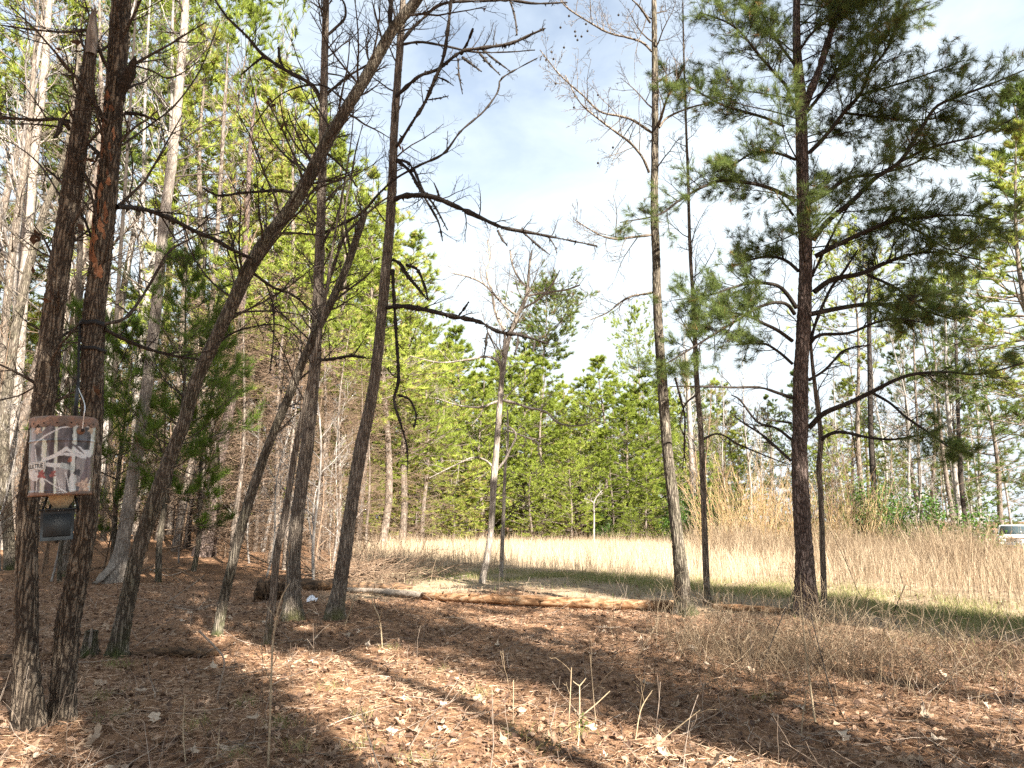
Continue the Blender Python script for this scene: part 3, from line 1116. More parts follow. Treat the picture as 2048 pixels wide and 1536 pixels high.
# right wood
RIGHT = [
    (1395, 52, 745, 'green0', 0.9, 'green pine far behind the thin crooked trunk'),
    (1470, 56, 800, 'green1', 1.0, 'low green pine far behind the orange thicket'),
    (1545, 50, 790, 'green0', 1.1, 'green pine just left of the big near pine, above the orange thicket'),
    (1610, 54, 740, 'green1', 1.0, 'green pine hidden behind the big near pine'),
    (1668, 44, 850, 'young1', 1.3, 'bright yellow-green pine right of the big near pine'),
    (1738, 46, 490, 'old1', 1.0, 'tall bright yellow pine with a dark trunk, right of the big near pine'),
    (1790, 38, 880, 'green0', 1.3, 'dark green pine behind the brown weeds'),
    (1842, 48, 640, 'green1', 1.0, 'green pine above the glossy evergreen bush'),
    (1905, 44, 560, 'old0', 0.9, 'tall open pine behind the white-footed trunk'),
    (1932, 54, 700, 'green0', 1.0, 'green pine left of the white truck'),
    (2000, 52, 620, 'green1', 1.0, 'green pine behind the white truck'),
    (2150, 30, 600, 'green0', 1.1, 'green pine just outside the right border beside the truck lane'),
    (2120, 21, 255, 'tall1', 1.1, 'tall pine at the right border with pale green sprays'),
    (2130, 24, 180, 'green1', 1.1, 'tall pine just outside the right border'),
    (1720, 52, 760, 'young3', 1.2, 'yellow-green pine under the tall bright pine'),
    (1440, 60, 760, 'young2', 1.1, 'faint yellow pine behind the thin crooked trunk'),
]
for px, Y, top, kd, wd, lab in RIGHT:
    plant(kd, 'pine_tree', lab, 'pine tree', G_RIGHT, px, Y, top, wide=wd)
for px, Y, top, kd, lab in [
        (1872, 31, 985, 'ever0', 'glossy green bush behind the brown weeds on the right'),
        (1705, 34, 960, 'ever1', 'green bush behind the weeds right of the big near pine'),
        (1790, 33, 975, 'ever1', 'dark green bush left of the glossy bush'),
        (1345, 36, 1010, 'ever1', 'green bush at the edge of the grass behind the slanting trunk'),
        (1420, 36, 960, 'ever0', 'green bush left of the orange thicket'),
        (1215, 37, 1030, 'ever1', 'low dark bush under the far tree line')]:
    plant(kd, 'evergreen_bush', lab, 'bush', 'evergreen bushes round the clearing', px, Y, top)
BAREPOS = [
    (1500, 40, 700, 'bare0', 'slender white bare tree rising out of the orange thicket'),
    (1455, 46, 740, 'bare2', 'white bare tree behind the left side of the orange thicket'),
    (1530, 44, 790, 'bare0', 'white bare tree left of the big near pine'),
    (1385, 38, 640, 'bare2', 'pale bare tree with two stems behind the thin crooked trunk'),
    (1422, 52, 800, 'bare1', 'grey bare tree far behind the orange thicket'),
    (1690, 44, 720, 'bare0', 'pale bare tree right of the big near pine'),
    (1772, 40, 690, 'bare2', 'pale bare tree behind the brown weeds'),
    (1835, 42, 640, 'bare0', 'pale leaning bare tree above the glossy bush'),
    (1880, 52, 560, 'bare1', 'tall grey bare tree behind the white-footed trunk'),
    (1925, 46, 660, 'bare2', 'pale bare tree left of the truck'),
    (1968, 58, 600, 'bare0', 'pale bare tree far behind the truck'),
    (1745, 55, 640, 'bare1', 'grey bare tree behind the tall bright pine'),
    (1190, 48, 820, 'bare0', 'pale bare tree in the notch of the far tree line'),
    (590, 30, 150, 'bare1', 'grey bare tree above the leaning trunks of the left wood'),
    (480, 28, 40, 'bare0', 'pale bare tree deep in the left wood near the top of the photo'),
    (270, 24, -80, 'bare0', 'pale bare tree behind the feeder trees, to their right'),
    (175, 26, -60, 'bare2', 'pale bare tree seen in the gap of the feeder trees'),
    (75, 22, -120, 'bare1', 'grey bare tree behind the broken-topped trunk'),
    (-30, 20, -160, 'bare2', 'pale bare tree at the left border'),
    (425, 32, 200, 'bare2', 'pale bare tree behind the pale near trunk'),
    (720, 33, 420, 'bare1', 'grey bare tree behind the two straight grey trunks'),
]
for px, Y, top, kd, lab in BAREPOS:
    plant(kd, 'bare_tree', lab, 'tree', G_BARE, px, Y, top, wide=0.9)
sap_r = random.Random(5)
MARKS_L = [(-500, 'the wood outside'), (-60, 'the left border'), (120, 'the feeder trees'), (250, 'the pale trunk'), (330, 'the long leaner'), (480, 'the thin leaner'), (595, 'the pale-footed trunk'), (700, 'the tall grey trunk')]
MARKS_R = [(1375, 'the slanting trunk'), (1500, 'the orange thicket'), (1605, 'the near pine'), (1740, 'the bright pine'), (1870, 'the glossy bush'), (1990, 'the truck'), (2150, 'the right border')]
ORD = ['leftmost', 'second from left', 'third from left', 'fourth from left', 'fifth from left', 'sixth from left', 'seventh from left', 'eighth from left', 'ninth from left', 'tenth from left']


def tell_apart(items, marks, noun):
    """items: (object, photo column, distance, size word). Labels from size, place and rank."""
    groups = {}
    for o_, px, Y, word in items:
        m0 = [m for m in marks if m[0] <= px][-1:] or [marks[0]]
        m1 = [m for m in marks if m[0] > px][:1] or [marks[-1]]
        groups.setdefault((word, m0[0][1], m1[0][1]), []).append((px, o_))
    for (word, a_, b_), lst in groups.items():
        lst.sort(key=lambda t: t[0])
        for k, (px, o_) in enumerate(lst):
            base = '%s %s between %s and %s' % (word, noun, a_, b_)
            o_['label'] = base if len(lst) == 1 else base + ', ' + ('rightmost' if k == len(lst) - 1 and k > 0 else ORD[min(k, 9)])


tell_apart(FL_OBJ, MARKS_L, 'pine')
MARKS_C = [(690, 'the tall grey trunk'), (985, 'the slim bare tree'), (1187, 'the white sapling'), (1350, 'the slanting trunk'), (1500, 'the orange thicket')]
its = []
for k_, (px, Y, top) in enumerate([(720, 45, 700), (775, 42, 640), (830, 46, 690), (870, 44, 740), (905, 47, 690), (945, 49, 735), (990, 48, 740), (1030, 50, 730), (1070, 47, 740), (1110, 50, 770), (1150, 46, 830), (1190, 50, 790), (1235, 48, 760), (1280, 50, 770), (1325, 49, 770), (1370, 52, 800), (1425, 53, 830), (1480, 54, 850)]):
    o = plant('young%d' % ((k_ * 3 + 1) % 4), 'pine_tree', 'bright pine of the second row', 'pine tree', 'second row of pines beyond the clearing', px, Y, top, wide=1.35)
    its.append((o, px, Y, 'back row'))
tell_apart(its, MARKS_C, 'pine')
its = []
for k_, (px, Y, top) in enumerate([(262, 30, 760), (352, 27, 800), (430, 31, 720), (498, 27, 790), (562, 30, 760), (622, 25, 800), (668, 28, 740)]):
    o = plant('young%d' % ((k_ * 2 + 1) % 4), 'pine_tree', 'low light green pine of the left wood', 'pine tree', 'low light green pines of the left wood', px, Y, top, wide=1.4)
    its.append((o, px, Y, 'low light green'))
tell_apart(its, MARKS_L, 'pine')
its = []
for i in range(46):
    px = sap_r.uniform(-20, 690)
    Y = sap_r.uniform(11.5, 26)
    kd_i, sc_ = sap_r.randrange(3), sap_r.uniform(0.5, 1.25)
    o = plant('sapling%d' % kd_i, 'bare_sapling', 'thin bare sapling of the left wood', 'sapling', G_SAP, px, Y, scale=sc_, lean=sap_r.uniform(-0.12, 0.12))
    its.append((o, px, Y, ('low ' if sc_ < 0.85 else 'tall ') + ('pale' if kd_i == 1 else 'brown')))
tell_apart(its, MARKS_L, 'sapling')
its = []
for i in range(26):
    px = sap_r.uniform(1380, 1960)
    Y = sap_r.uniform(27, 46)
    kd_i, sc_ = sap_r.randrange(3), sap_r.uniform(0.8, 1.9)
    o = plant('sapling%d' % kd_i, 'bare_sapling', 'thin bare sapling of the right wood', 'sapling', 'thin bare saplings of the right wood', px, Y, scale=sc_, lean=sap_r.uniform(-0.1, 0.1))
    its.append((o, px, Y, ('low ' if sc_ < 1.35 else 'tall ') + ('pale' if kd_i == 1 else 'brown')))
tell_apart(its, MARKS_R, 'sapling')
for px, Y, top, kd, lab in [
        (1478, 27, 880, 'osier0', 'orange twiggy thicket, its tallest stems, left of the big near pine'),
        (1530, 26, 920, 'osier0', 'orange twiggy thicket close to the left side of the big near pine'),
        (1435, 27, 960, 'osier1', 'orange twiggy thicket at the left end, beside the thin crooked trunk'),
        (1585, 27, 930, 'osier1', 'orange twiggy thicket half hidden by the big near pine'),
        (1675, 27, 930, 'osier1', 'orange twiggy thicket right of the big near pine'),
        (1735, 27, 985, 'osier1', 'orange-brown thicket in front of the dark green bush')]:
    plant(kd, 'stem_thicket', lab, 'thicket', 'orange thickets beyond the clearing', px, Y, top)
br = random.Random(9)
its = []
for i in range(44):
    px = br.uniform(1385, 1950)
    Y = br.uniform(13.5, 26)
    if px < 1480:
        Y = br.uniform(17, 26)
    sc_ = br.uniform(0.4, 0.8)
    o = plant('brush%d' % br.randrange(2), 'weed_clump', 'brown weed clump', 'weed', 'brown weed clumps on the right', px, Y, scale=sc_)
    its.append((o, px, Y, ('low' if sc_ < 0.6 else 'tall') + (' near' if Y < 19.5 else ' far')))
tell_apart(its, MARKS_R, 'weed clump')

# far wood mass that closes the horizon, and the stand behind the camera that shades the foreground
fr_ = random.Random(77)
fa, fb = Acc(), Acc()
ftips = []
for i in range(360):
    a = fr_.uniform(-1.35, 1.35)
    D = fr_.uniform(58, 105)
    x, y = D * math.sin(a), D * math.cos(a)
    if y < 14:
        continue
    hgt = fr_.uniform(6.5, 11.5)
    z = gz(x, y)
    fa.tube([Vector((x, y, z)), Vector((x + fr_.uniform(-.3, .3), y, z + hgt * 0.5)), Vector((x + fr_.uniform(-.5, .5), y, z + hgt))], [0.13, 0.09, 0.02], 4, fr_.random())
    for j in range(16):
        t = fr_.uniform(0.12, 1)
        aa = fr_.uniform(0, 6.28)
        rr = 2.6 * (1.08 - t) * fr_.uniform(0.4, 1)
        p0 = Vector((x, y, z + hgt * t))
        p1 = p0 + Vector((math.cos(aa) * rr, math.sin(aa) * rr, 0.2 * rr))
        fa.tube([p0, p1], [0.03, 0.012], 3, fr_.random())
        if i % 3:
            for k in range(6):
                ftips.append((p0.lerp(p1, fr_.uniform(0.3, 1)) + rv(fr_) * 0.35, Vector((math.cos(aa), math.sin(aa), 0.5)).normalized()))
tufts(fb, ftips, 9, 0.36, 0.07, 0.9, 0.5)
fa.build('far_wood_trunks', B_FARPALE, stuff=True)['label'] = 'far-off bare trunks of the wood beyond the clearing'
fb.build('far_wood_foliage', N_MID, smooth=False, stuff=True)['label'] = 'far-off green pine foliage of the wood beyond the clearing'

ug, ub = Acc(), Acc()
ur = random.Random(12)
utips = []
for k in range(5200):
    a = ur.uniform(-1.2, 1.1)
    D = ur.uniform(43, 60)
    x, y = D * math.sin(a), D * math.cos(a)
    if (abs(x - 34.5) < 6 and y < 50) or y < 15:
        continue
    hgt = abs(ur.gauss(0, 1.3)) * (1 + 0.5 * math.sin(a * 23) * math.sin(a * 7))
    utips.append((Vector((x, y, gz(x, y) + hgt + 0.1)), Vector((ur.gauss(0, 1), ur.gauss(0, 1), 0.8)).normalized()))
    if k % 3 == 0:
        p = Vector((x, y, gz(x, y)))
        ub.tube([p, p + Vector((ur.gauss(0, .25), ur.gauss(0, .25), hgt * 0.6 + 0.3)), p + Vector((ur.gauss(0, .5), ur.gauss(0, .5), hgt + 1.0))], [0.014, 0.010, 0.005], 3, ur.random())
tufts(ug, utips, 9, 0.42, 0.07, 1.0, 0.5, np_r=np.random.RandomState(5))
tag(ug.build('undergrowth', N_MID, smooth=False), 'green undergrowth at the foot of the far wood', kind='stuff')
tag(ub.build('undergrowth_stems', WEED, smooth=False), 'brown stems at the foot of the far wood', kind='stuff')

BEHIND = [
    # (x, y, kind, scale, width): the wood behind the camera, whose shade lies on the foreground
    (5.5, -1.9, 'tall1', 1.10, 0.30), (6.35, -2.6, 'tall0', 1.10, 0.34), (7.4, -4.9, 'dense0', 1.2, 0.22),
    (12.0, -3.4, 'dense0', 1.45, 0.34), (13.4, -5.4, 'dense1', 1.45, 0.34), (11.0, -1.5, 'tall2', 1.2, 0.35),
    (1.9, -2.05, 'dense0', 1.05, 0.52), (-2.0, -1.4, 'dense1', 1.05, 0.6), (3.2, -4.0, 'dense1', 1.55, 0.34),
    (2.45, -2.3, 'dense1', 0.62, 0.34), (3.8, -4.3, 'dense0', 0.8, 0.34),
    (4.2, -2.4, 'dense1', 1.40, 0.36), (6.4, -3.6, 'bare1', 1.0, 1.0), (7.2, -2.0, 'dead1', 1.05, 0.8), (8.3, -3.1, 'bare2', 1.0, 1.0), (7.9, -0.9, 'dead0', 0.9, 0.8),
    (-3.5, -3.0, 'dense0', 1.0, 0.9), (-6.5, -3.0, 'old0', 0.8, 1.0), (-9.5, 1.0, 'tall2', 0.85, 1.0),
]
for x, y, kd, sc_, wd in BEHIND:
    plant(kd, 'pine_tree', 'pine of the wood behind the viewer, casting its shade on the forest floor', 'pine tree', 'pines behind the viewer', 0, 0, pos=(x, y), scale=sc_, wide=wd)


# ------------------------------------------------------------------ near trees, traced trunk by trunk
TIPS = {}


def near_tree(name, label, cat, line, mat, Y=None, sides=22, ring=0.03, lean=0.0, flare=0.5, extend=2.5, rough=0.05, twigs=30, twig_from=0.35, Lr=(0.3, 1.0), twig_mat=None, group=None, cap=False, cfg=BARE, lump=0.04, twig_r=0.012, up=0.15):
    """Root Empty + trunk following the traced line (extended above the frame) + twigs. Returns root, path, radii, Y."""
    b = gp(line[0][0], line[0][1])
    Y = Y or b.y
    pts, rad = trace(line, Y, lean)
    root_p = Vector((pts[0].x, pts[0].y, gz(pts[0].x, pts[0].y)))
    pts[0].z = root_p.z
    if extend:
        d = (pts[-1] - pts[-2]).normalized()
        for k in range(3):
            d = (d + Vector((0, 0, 0.25)) + rv() * 0.05).normalized()
            pts.append(pts[-1] + d * extend / 3)
            rad.append(rad[-1] * 0.72)
    root = thing(name, label, cat, root_p, group)
    a = Acc()
    P, R = trunk_into(a, pts, rad, sides, ring, rough=rough, flare=flare, seed=len(bpy.data.objects), cap=cap, lump=lump)
    a.build('trunk', mat, root, root_p)
    if twigs:
        t = Acc()
        TIPS[root.name] = tl = []
        dress(t, P, R, twigs, cfg, Lr, tips=tl, t0=twig_from, rf=0.35, rmax=twig_r, up=up)
        t.build('twigs', twig_mat or B_LIMB, root, root_p, stuff=True)
    return root, root_p, P, R, Y


def limb(root, root_p, line, Y, drift, mat, twigs=8, cfg=FINE, Lr=(0.15, 0.45), ragg=0, sides=7, rough=0.12, t0=0.15, start=None, rscale=1.0, up=0.05):
    """One traced limb with its twigs, a part of the tree."""
    pts, rad = trace(line, Y, drift)
    rad = [r * rscale for r in rad]
    P, R = smooth_path(pts, rad, max(8, len(line) * 4))
    R = [r * (1 + rough * RND.gauss(0, 1)) for r in R]
    a = Acc()
    a.tube(P, R, sides)
    dress(a, P, R, twigs, cfg, Lr, t0=t0, rf=0.45, rmax=0.008, up=up)
    if ragg:
        ragged(a, P, R, ragg)
    a.build('branch', mat, root, root_p)
    return P, R


# A and B: the pair that carries the feeder
A = near_tree('hardwood_tree', 'thick trunk with a broken pale top at the left, left of the hanging feeder', 'tree',
              [(55, 1458, 72), (54, 1400, 64), (51, 1305, 54), (52, 1250, 52), (54, 1120, 46), (57, 1014, 47), (72, 910, 48), (87, 820, 49), (110, 600, 48), (150, 330, 43), (174, 160, 33), (186, 55, 22)],
              B_BROWN, sides=44, ring=0.012, extend=0, twigs=22, twig_from=0.4, rough=0.06, flare=0.14, cap=True, Lr=(0.2, 0.6))
aw = Acc()
pp, rr = trace([(182, 110, 24), (185, 70, 24), (187, 30, 14)], A[4] - 0.015)
aw.tube(smooth_path(pp, rr, 8)[0], [r * (1.0 + 0.1 * RND.random()) for r in smooth_path(pp, rr, 8)[1]], 10)
for k in range(7):
    q = pp[2] + rv() * 0.012
    aw.tube([pp[1] + rv() * 0.02, q, q + Vector((RND.gauss(0, .01), RND.gauss(0, .01), RND.uniform(0.02, 0.07)))], [0.014, 0.011, 0.002], 4)
o = aw.build('broken_top', B_PALE, A[0], A[1])
o['label'] = 'splintered pale grey wood where the top broke off'
for ln, tw, dr in [([(173, 60, 8), (124, 64, 6), (64, 59, 5), (0, 50, 4)], 6, -0.3),
                   ([(140, 243, 9), (110, 238, 9), (74, 240, 8), (30, 237, 7), (-30, 234, 6)], 10, -0.2),
                   ([(125, 400, 5), (80, 330, 4), (30, 290, 3), (-20, 270, 3)], 8, 0.4),
                   ([(140, 260, 12), (125, 240, 16), (118, 262, 12), (108, 275, 6)], 3, -0.1),
                   ([(92, 760, 5), (40, 790, 4), (0, 800, 3)], 5, 0.3)]:
    limb(A[0], A[1], ln, A[4], dr, B_LIMB, tw)

Bt = near_tree('hardwood_tree', 'thick trunk with a black strap and peeled orange bark, right of the hanging feeder', 'tree',
               [(124, 1440, 58), (125, 1400, 54), (137, 1250, 54), (150, 1180, 49), (166, 1095, 46), (176, 1014, 47), (184, 830, 47), (186, 650, 48), (205, 480, 46), (222, 300, 42), (235, 120, 42), (243, 0, 42)],
               B_BROWN, sides=44, ring=0.014, extend=1.8, twigs=30, twig_from=0.4, rough=0.065, flare=0.14, Lr=(0.3, 1.0))
pe = Acc()
ptsB, radB = trace([(198, 560, 46), (205, 480, 46), (213, 390, 44), (222, 300, 42), (229, 200, 40)], Bt[4])
for t_ in range(70):
    f_ = RND.random()
    p, d, r = point_on(ptsB, radB, f_)
    an = RND.uniform(-1.9, 0.7)
    nrm = Vector((math.sin(an), -math.cos(an), 0))
    tan = Vector((math.cos(an), math.sin(an), 0))
    c = p + nrm * (r * 1.05)
    w, h_ = RND.uniform(0.008, 0.02), RND.uniform(0.02, 0.08)
    pts_ = [c - tan * w, c + tan * w * 0.3 - d * h_ * 0.5 + nrm * 0.002, c + tan * w, c + d * h_ + nrm * 0.004, c - tan * w * 0.5 + d * h_ * 0.7 + nrm * 0.006]
    pe.raw([tuple(q) for q in pts_], tris=[(0, 1, 2), (0, 2, 3), (0, 3, 4)], tint=RND.random())
PEEL = tinted('peeled_bark', [(0, (0.12, 0.055, 0.03)), (0.6, (0.27, 0.12, 0.06)), (1, (0.36, 0.21, 0.13))], 0, 0.9, 0, 40)
o = pe.build('peeled_bark', PEEL, Bt[0], Bt[1], smooth=False)
o['label'] = 'orange-brown patch of flaking, peeled bark'
o['kind'] = 'stuff'
for ln, tw, dr, rg in [([(233, 413, 13), (262, 415, 12), (297, 421, 11), (346, 440, 10), (391, 463, 10), (431, 480, 9), (465, 500, 8), (503, 517, 6)], 16, 1.6, 40),
                       ([(208, 648, 9), (248, 638, 8), (277, 604, 7), (302, 564, 6), (337, 505, 5), (376, 480, 4), (421, 455, 3)], 10, 0.5, 0),
                       ([(208, 658, 10), (248, 678, 9), (297, 698, 8), (356, 713, 6), (396, 718, 4)], 12, 0.6, 6),
                       ([(248, 228, 8), (277, 228, 7), (312, 240, 5)], 2, 0.1, 12),
                       ([(232, 200, 34), (250, 165, 30), (262, 138, 26), (270, 118, 10)], 0, -0.1, 20),
                       ([(268, 131, 5), (307, 143, 4), (332, 156, 4), (361, 148, 3), (400, 120, 2)], 5, 0.4, 0),
                       ([(245, 290, 5), (300, 250, 4), (350, 210, 4), (400, 140, 3), (440, 40, 2)], 8, 0.6, 0),
                       ([(208, 320, 12), (190, 300, 10), (160, 275, 7)], 3, 0.1, 10)]:
    limb(Bt[0], Bt[1], ln, Bt[4], dr, B_TWIG if rg else B_LIMB, tw, ragg=rg)

# C: the long leaning trunk
C = near_tree('leaning_tree', 'long dark trunk leaning far right across the left half, rooted near the stump', 'tree',
              [(234, 1312, 42), (238, 1285, 37), (258, 1185, 35), (277, 1100, 33), (331, 938, 31), (367, 849, 28), (394, 760, 27), (453, 633, 29), (516, 505, 29), (594, 396, 28), (661, 272, 25), (736, 148, 23), (786, 59, 22), (833, 0, 22)],
              B_GREYB, sides=34, ring=0.02, extend=1.6, twigs=60, twig_from=0.35, rough=0.06, flare=0.35, Lr=(0.3, 1.1))
for ln, tw, dr, rg in [([(505, 545, 7), (545, 574, 6), (584, 589, 5), (614, 614, 4), (639, 644, 3)], 10, 0.4, 10),
                       ([(600, 390, 8), (575, 383, 7), (545, 381, 7), (510, 384, 6), (480, 386, 6), (436, 391, 5), (406, 376, 4)], 8, -0.2, 40),
                       ([(783, 62, 12), (780, 30, 10), (786, -20, 9)], 2, 0.0, 4),
                       ([(640, 300, 6), (660, 312, 5), (690, 340, 4), (715, 375, 3)], 5, 0.0, 14),
                       ([(545, 600, 4), (548, 650, 4), (545, 700, 3), (540, 745, 2)], 3, 0.0, 22),
                       ([(700, 210, 5), (640, 170, 4), (560, 190, 3), (500, 260, 2)], 9, 0.5, 0),
                       ([(620, 350, 5), (560, 300, 4), (520, 230, 3), (500, 150, 2)], 9, 0.4, 0),
                       ([(470, 600, 5), (420, 560, 4), (380, 500, 3), (360, 430, 2)], 8, 0.4, 0),
                       ([(430, 690, 5), (480, 660, 4), (560, 650, 3), (610, 690, 2)], 7, 0.3, 0),
                       ([(380, 800, 4), (330, 760, 3), (300, 700, 2)], 5, 0.3, 0)]:
    limb(C[0], C[1], ln, C[4], dr, B_TWIG, tw, ragg=rg)

# D: thin leaning trunk with a broken top
D = near_tree('leaning_tree', 'thin broken-topped trunk leaning right across the straight pale-footed trunk', 'tree',
              [(434, 1272, 24), (438, 1250, 21), (451, 1185, 21), (472, 1100, 21), (480, 1064, 22), (505, 982, 20), (533, 900, 19), (578, 790, 18), (620, 690, 17), (660, 610, 16), (695, 530, 16), (722, 450, 15), (730, 422, 12)],
              B_GREYB, sides=22, ring=0.025, extend=0, twigs=16, twig_from=0.4, rough=0.06, flare=0.3, cap=True)
for ln, tw, dr in [([(612, 705, 10), (640, 620, 9), (668, 530, 8), (690, 470, 7), (720, 440, 5), (760, 405, 4), (793, 385, 3)], 6, 0.0),
                   ([(660, 610, 6), (690, 585, 5), (730, 555, 4), (745, 540, 3)], 6, 0.2),
                   ([(700, 500, 5), (690, 430, 5), (705, 340, 4), (712, 300, 3), (725, 250, 2)], 5, 0.2)]:
    limb(D[0], D[1], ln, D[4], dr, B_GREYB, tw)

E = near_tree('young_tree', 'thin grey stem standing just left of the straight pale-footed trunk', 'tree',
              [(532, 1292, 15), (545, 1202, 16), (555, 1100, 16), (569, 1037, 15), (591, 900, 13), (612, 800, 11), (632, 700, 9), (650, 600, 7), (668, 480, 5), (690, 360, 4)],
              B_GREY, sides=16, ring=0.03, extend=1.0, twigs=16, twig_from=0.4, rough=0.03, flare=0.2)

Ft = near_tree('hardwood_tree', 'straight grey trunk with a pale foot, left of the tall grey ragged-limbed trunk', 'tree',
               [(584, 1240, 44), (585, 1200, 36), (587, 1150, 31), (588, 1105, 29), (599, 1002, 28), (613, 900, 27), (628, 750, 24), (636, 600, 22), (642, 430, 19), (646, 250, 17), (650, 100, 15), (652, 0, 13)],
               B_GREY, sides=32, ring=0.022, extend=2.5, twigs=56, twig_from=0.3, rough=0.05, flare=0.35, Lr=(0.3, 1.2))
for ln, tw, dr, rg in [([(645, 203, 9), (628, 175, 9), (614, 163, 8), (569, 139, 8), (525, 109, 7), (495, 74, 6), (455, 35, 5), (431, 0, 4)], 12, -0.3, 50),
                       ([(569, 139, 5), (560, 120, 6), (557, 95, 5)], 0, 0.0, 14),
                       ([(528, 112, 5), (505, 130, 4), (482, 150, 3)], 1, 0.0, 18),
                       ([(650, 190, 7), (675, 170, 6), (700, 150, 5), (735, 130, 3)], 4, 0.0, 24),
                       ([(650, 75, 6), (672, 55, 6), (690, 35, 5), (688, 5, 4), (670, -10, 3)], 3, 0.0, 24),
                       ([(643, 370, 6), (628, 380, 6), (615, 400, 6), (630, 430, 4)], 1, 0.0, 12),
                       ([(637, 720, 8), (665, 718, 7), (700, 712, 6), (730, 715, 4)], 5, -0.2, 16),
                       ([(640, 330, 5), (600, 300, 4), (570, 250, 3), (560, 200, 2)], 8, 0.3, 0)]:
    limb(Ft[0], Ft[1], ln, Ft[4], dr, B_TWIG, tw, ragg=rg)

G = near_tree('hardwood_tree', 'tall grey trunk with black ragged dead limbs to its right, beside the clearing', 'tree',
              [(669, 1238, 42), (671, 1215, 36), (679, 1173, 31), (690, 1105, 28), (705, 1002, 27), (721, 900, 27), (749, 757, 22), (772, 544, 21), (783, 396, 19), (789, 247, 16), (800, 99, 15), (806, 0, 12)],
              B_GREY, sides=34, ring=0.022, extend=2.5, twigs=20, twig_from=0.45, rough=0.05, flare=0.32, Lr=(0.3, 1.0))
for ln, tw, dr, rg in [([(786, 402, 10), (800, 394, 10), (820, 391, 10), (863, 393, 10), (917, 415, 10), (967, 438, 9), (1006, 455, 8), (1060, 465, 7), (1120, 477, 5), (1194, 492, 3)], 16, -0.9, 110),
                       ([(770, 616, 11), (790, 613, 11), (813, 613, 11), (858, 621, 10), (907, 633, 10), (957, 643, 9), (996, 663, 8), (1041, 670, 7), (1095, 687, 4)], 8, -0.7, 110),
                       ([(792, 295, 7), (798, 287, 7), (823, 247, 7), (848, 208, 8), (868, 163, 8), (887, 114, 8), (897, 49, 7), (903, -10, 6)], 5, -0.5, 80),
                       ([(792, 192, 8), (798, 188, 8), (838, 153, 8), (877, 138, 8), (922, 104, 8), (967, 96, 7), (1021, 87, 6), (1060, 70, 5), (1090, 57, 3)], 10, -0.6, 90),
                       ([(800, 90, 6), (840, 84, 5), (890, 92, 5), (950, 104, 4), (1016, 104, 3), (1070, 100, 2)], 10, -0.3, 10),
                       ([(640, 470, 6), (690, 445, 6), (724, 425, 6), (760, 385, 5), (793, 356, 5), (840, 330, 5), (887, 307, 5), (922, 262, 5), (967, 223, 4), (996, 183, 4), (1002, 158, 4), (1041, 134, 3), (1075, 116, 2)], 16, -0.3, 0),
                       ([(785, 540, 8), (788, 600, 7), (793, 680, 7), (797, 760, 7), (788, 800, 6), (802, 850, 5), (815, 900, 4), (814, 950, 2)], 5, -0.3, 90),
                       ([(797, 790, 6), (820, 800, 5), (832, 830, 4), (828, 855, 3)], 2, -0.3, 24),
                       ([(790, 318, 7), (818, 341, 7), (838, 376, 7), (858, 410, 6), (877, 445, 4), (885, 482, 3)], 7, -0.3, 40),
                       ([(790, 318, 6), (815, 325, 6), (830, 345, 7), (848, 385, 6), (868, 410, 4), (895, 460, 3)], 4, -0.4, 40),
                       ([(803, 85, 8), (820, 62, 8), (848, 35, 7), (870, 15, 6), (897, 5, 6), (947, 2, 6), (1021, 1, 6), (1070, 7, 5), (1135, 5, 3)], 8, -0.3, 60),
                       ([(786, 519, 8), (800, 528, 8), (813, 549, 8), (838, 579, 6), (853, 598, 3)], 3, -0.2, 40),
                       ([(813, 530, 6), (835, 540, 6), (850, 575, 6), (856, 600, 4)], 0, -0.2, 30),
                       ([(922, 108, 7), (935, 85, 7), (946, 57, 4)], 0, -0.35, 20),
                       ([(925, 115, 6), (945, 130, 5), (963, 143, 2)], 0, -0.35, 16),
                       ([(965, 100, 6), (990, 120, 5), (1020, 142, 2)], 0, -0.4, 18),
                       ([(955, 102, 5), (975, 125, 5), (1000, 150, 2)], 0, -0.4, 16),
                       ([(916, 118, 4), (918, 150, 4), (925, 188, 2)], 0, -0.35, 14),
                       ([(868, 152, 4), (890, 160, 4), (908, 172, 2)], 0, -0.3, 12),
                       ([(855, 200, 3), (880, 196, 3), (897, 192, 2)], 0, -0.3, 12),
                       ([(974, 668, 5), (972, 690, 5), (967, 718, 2)], 0, -0.5, 14),
                       ([(1010, 668, 6), (1008, 690, 5), (1001, 712, 2)], 0, -0.5, 14),
                       ([(1036, 672, 5), (1034, 692, 5), (1027, 715, 2)], 0, -0.5, 14),
                       ([(1070, 683, 5), (1067, 698, 4), (1066, 704, 2)], 0, -0.55, 10),
                       ([(996, 462, 5), (1005, 480, 5), (1014, 490, 2)], 0, -0.55, 12),
                       ([(1050, 468, 5), (1075, 490, 4), (1100, 510, 2)], 0, -0.6, 12),
                       ([(1097, 474, 4), (1108, 490, 3), (1114, 505, 2)], 0, -0.65, 10),
                       ([(917, 632, 5), (930, 615, 5), (937, 604, 3)], 0, -0.4, 12),
                       ([(878, 398, 5), (876, 385, 5), (868, 366, 3)], 1, -0.3, 10),
                       ([(1020, 0, 5), (1030, 35, 4), (1034, 70, 3)], 1, -0.4, 14)]:
    limb(G[0], G[1], ln, G[4], dr, B_TWIG, tw, ragg=rg, rough=0.2, up=0.12, rscale=0.95)

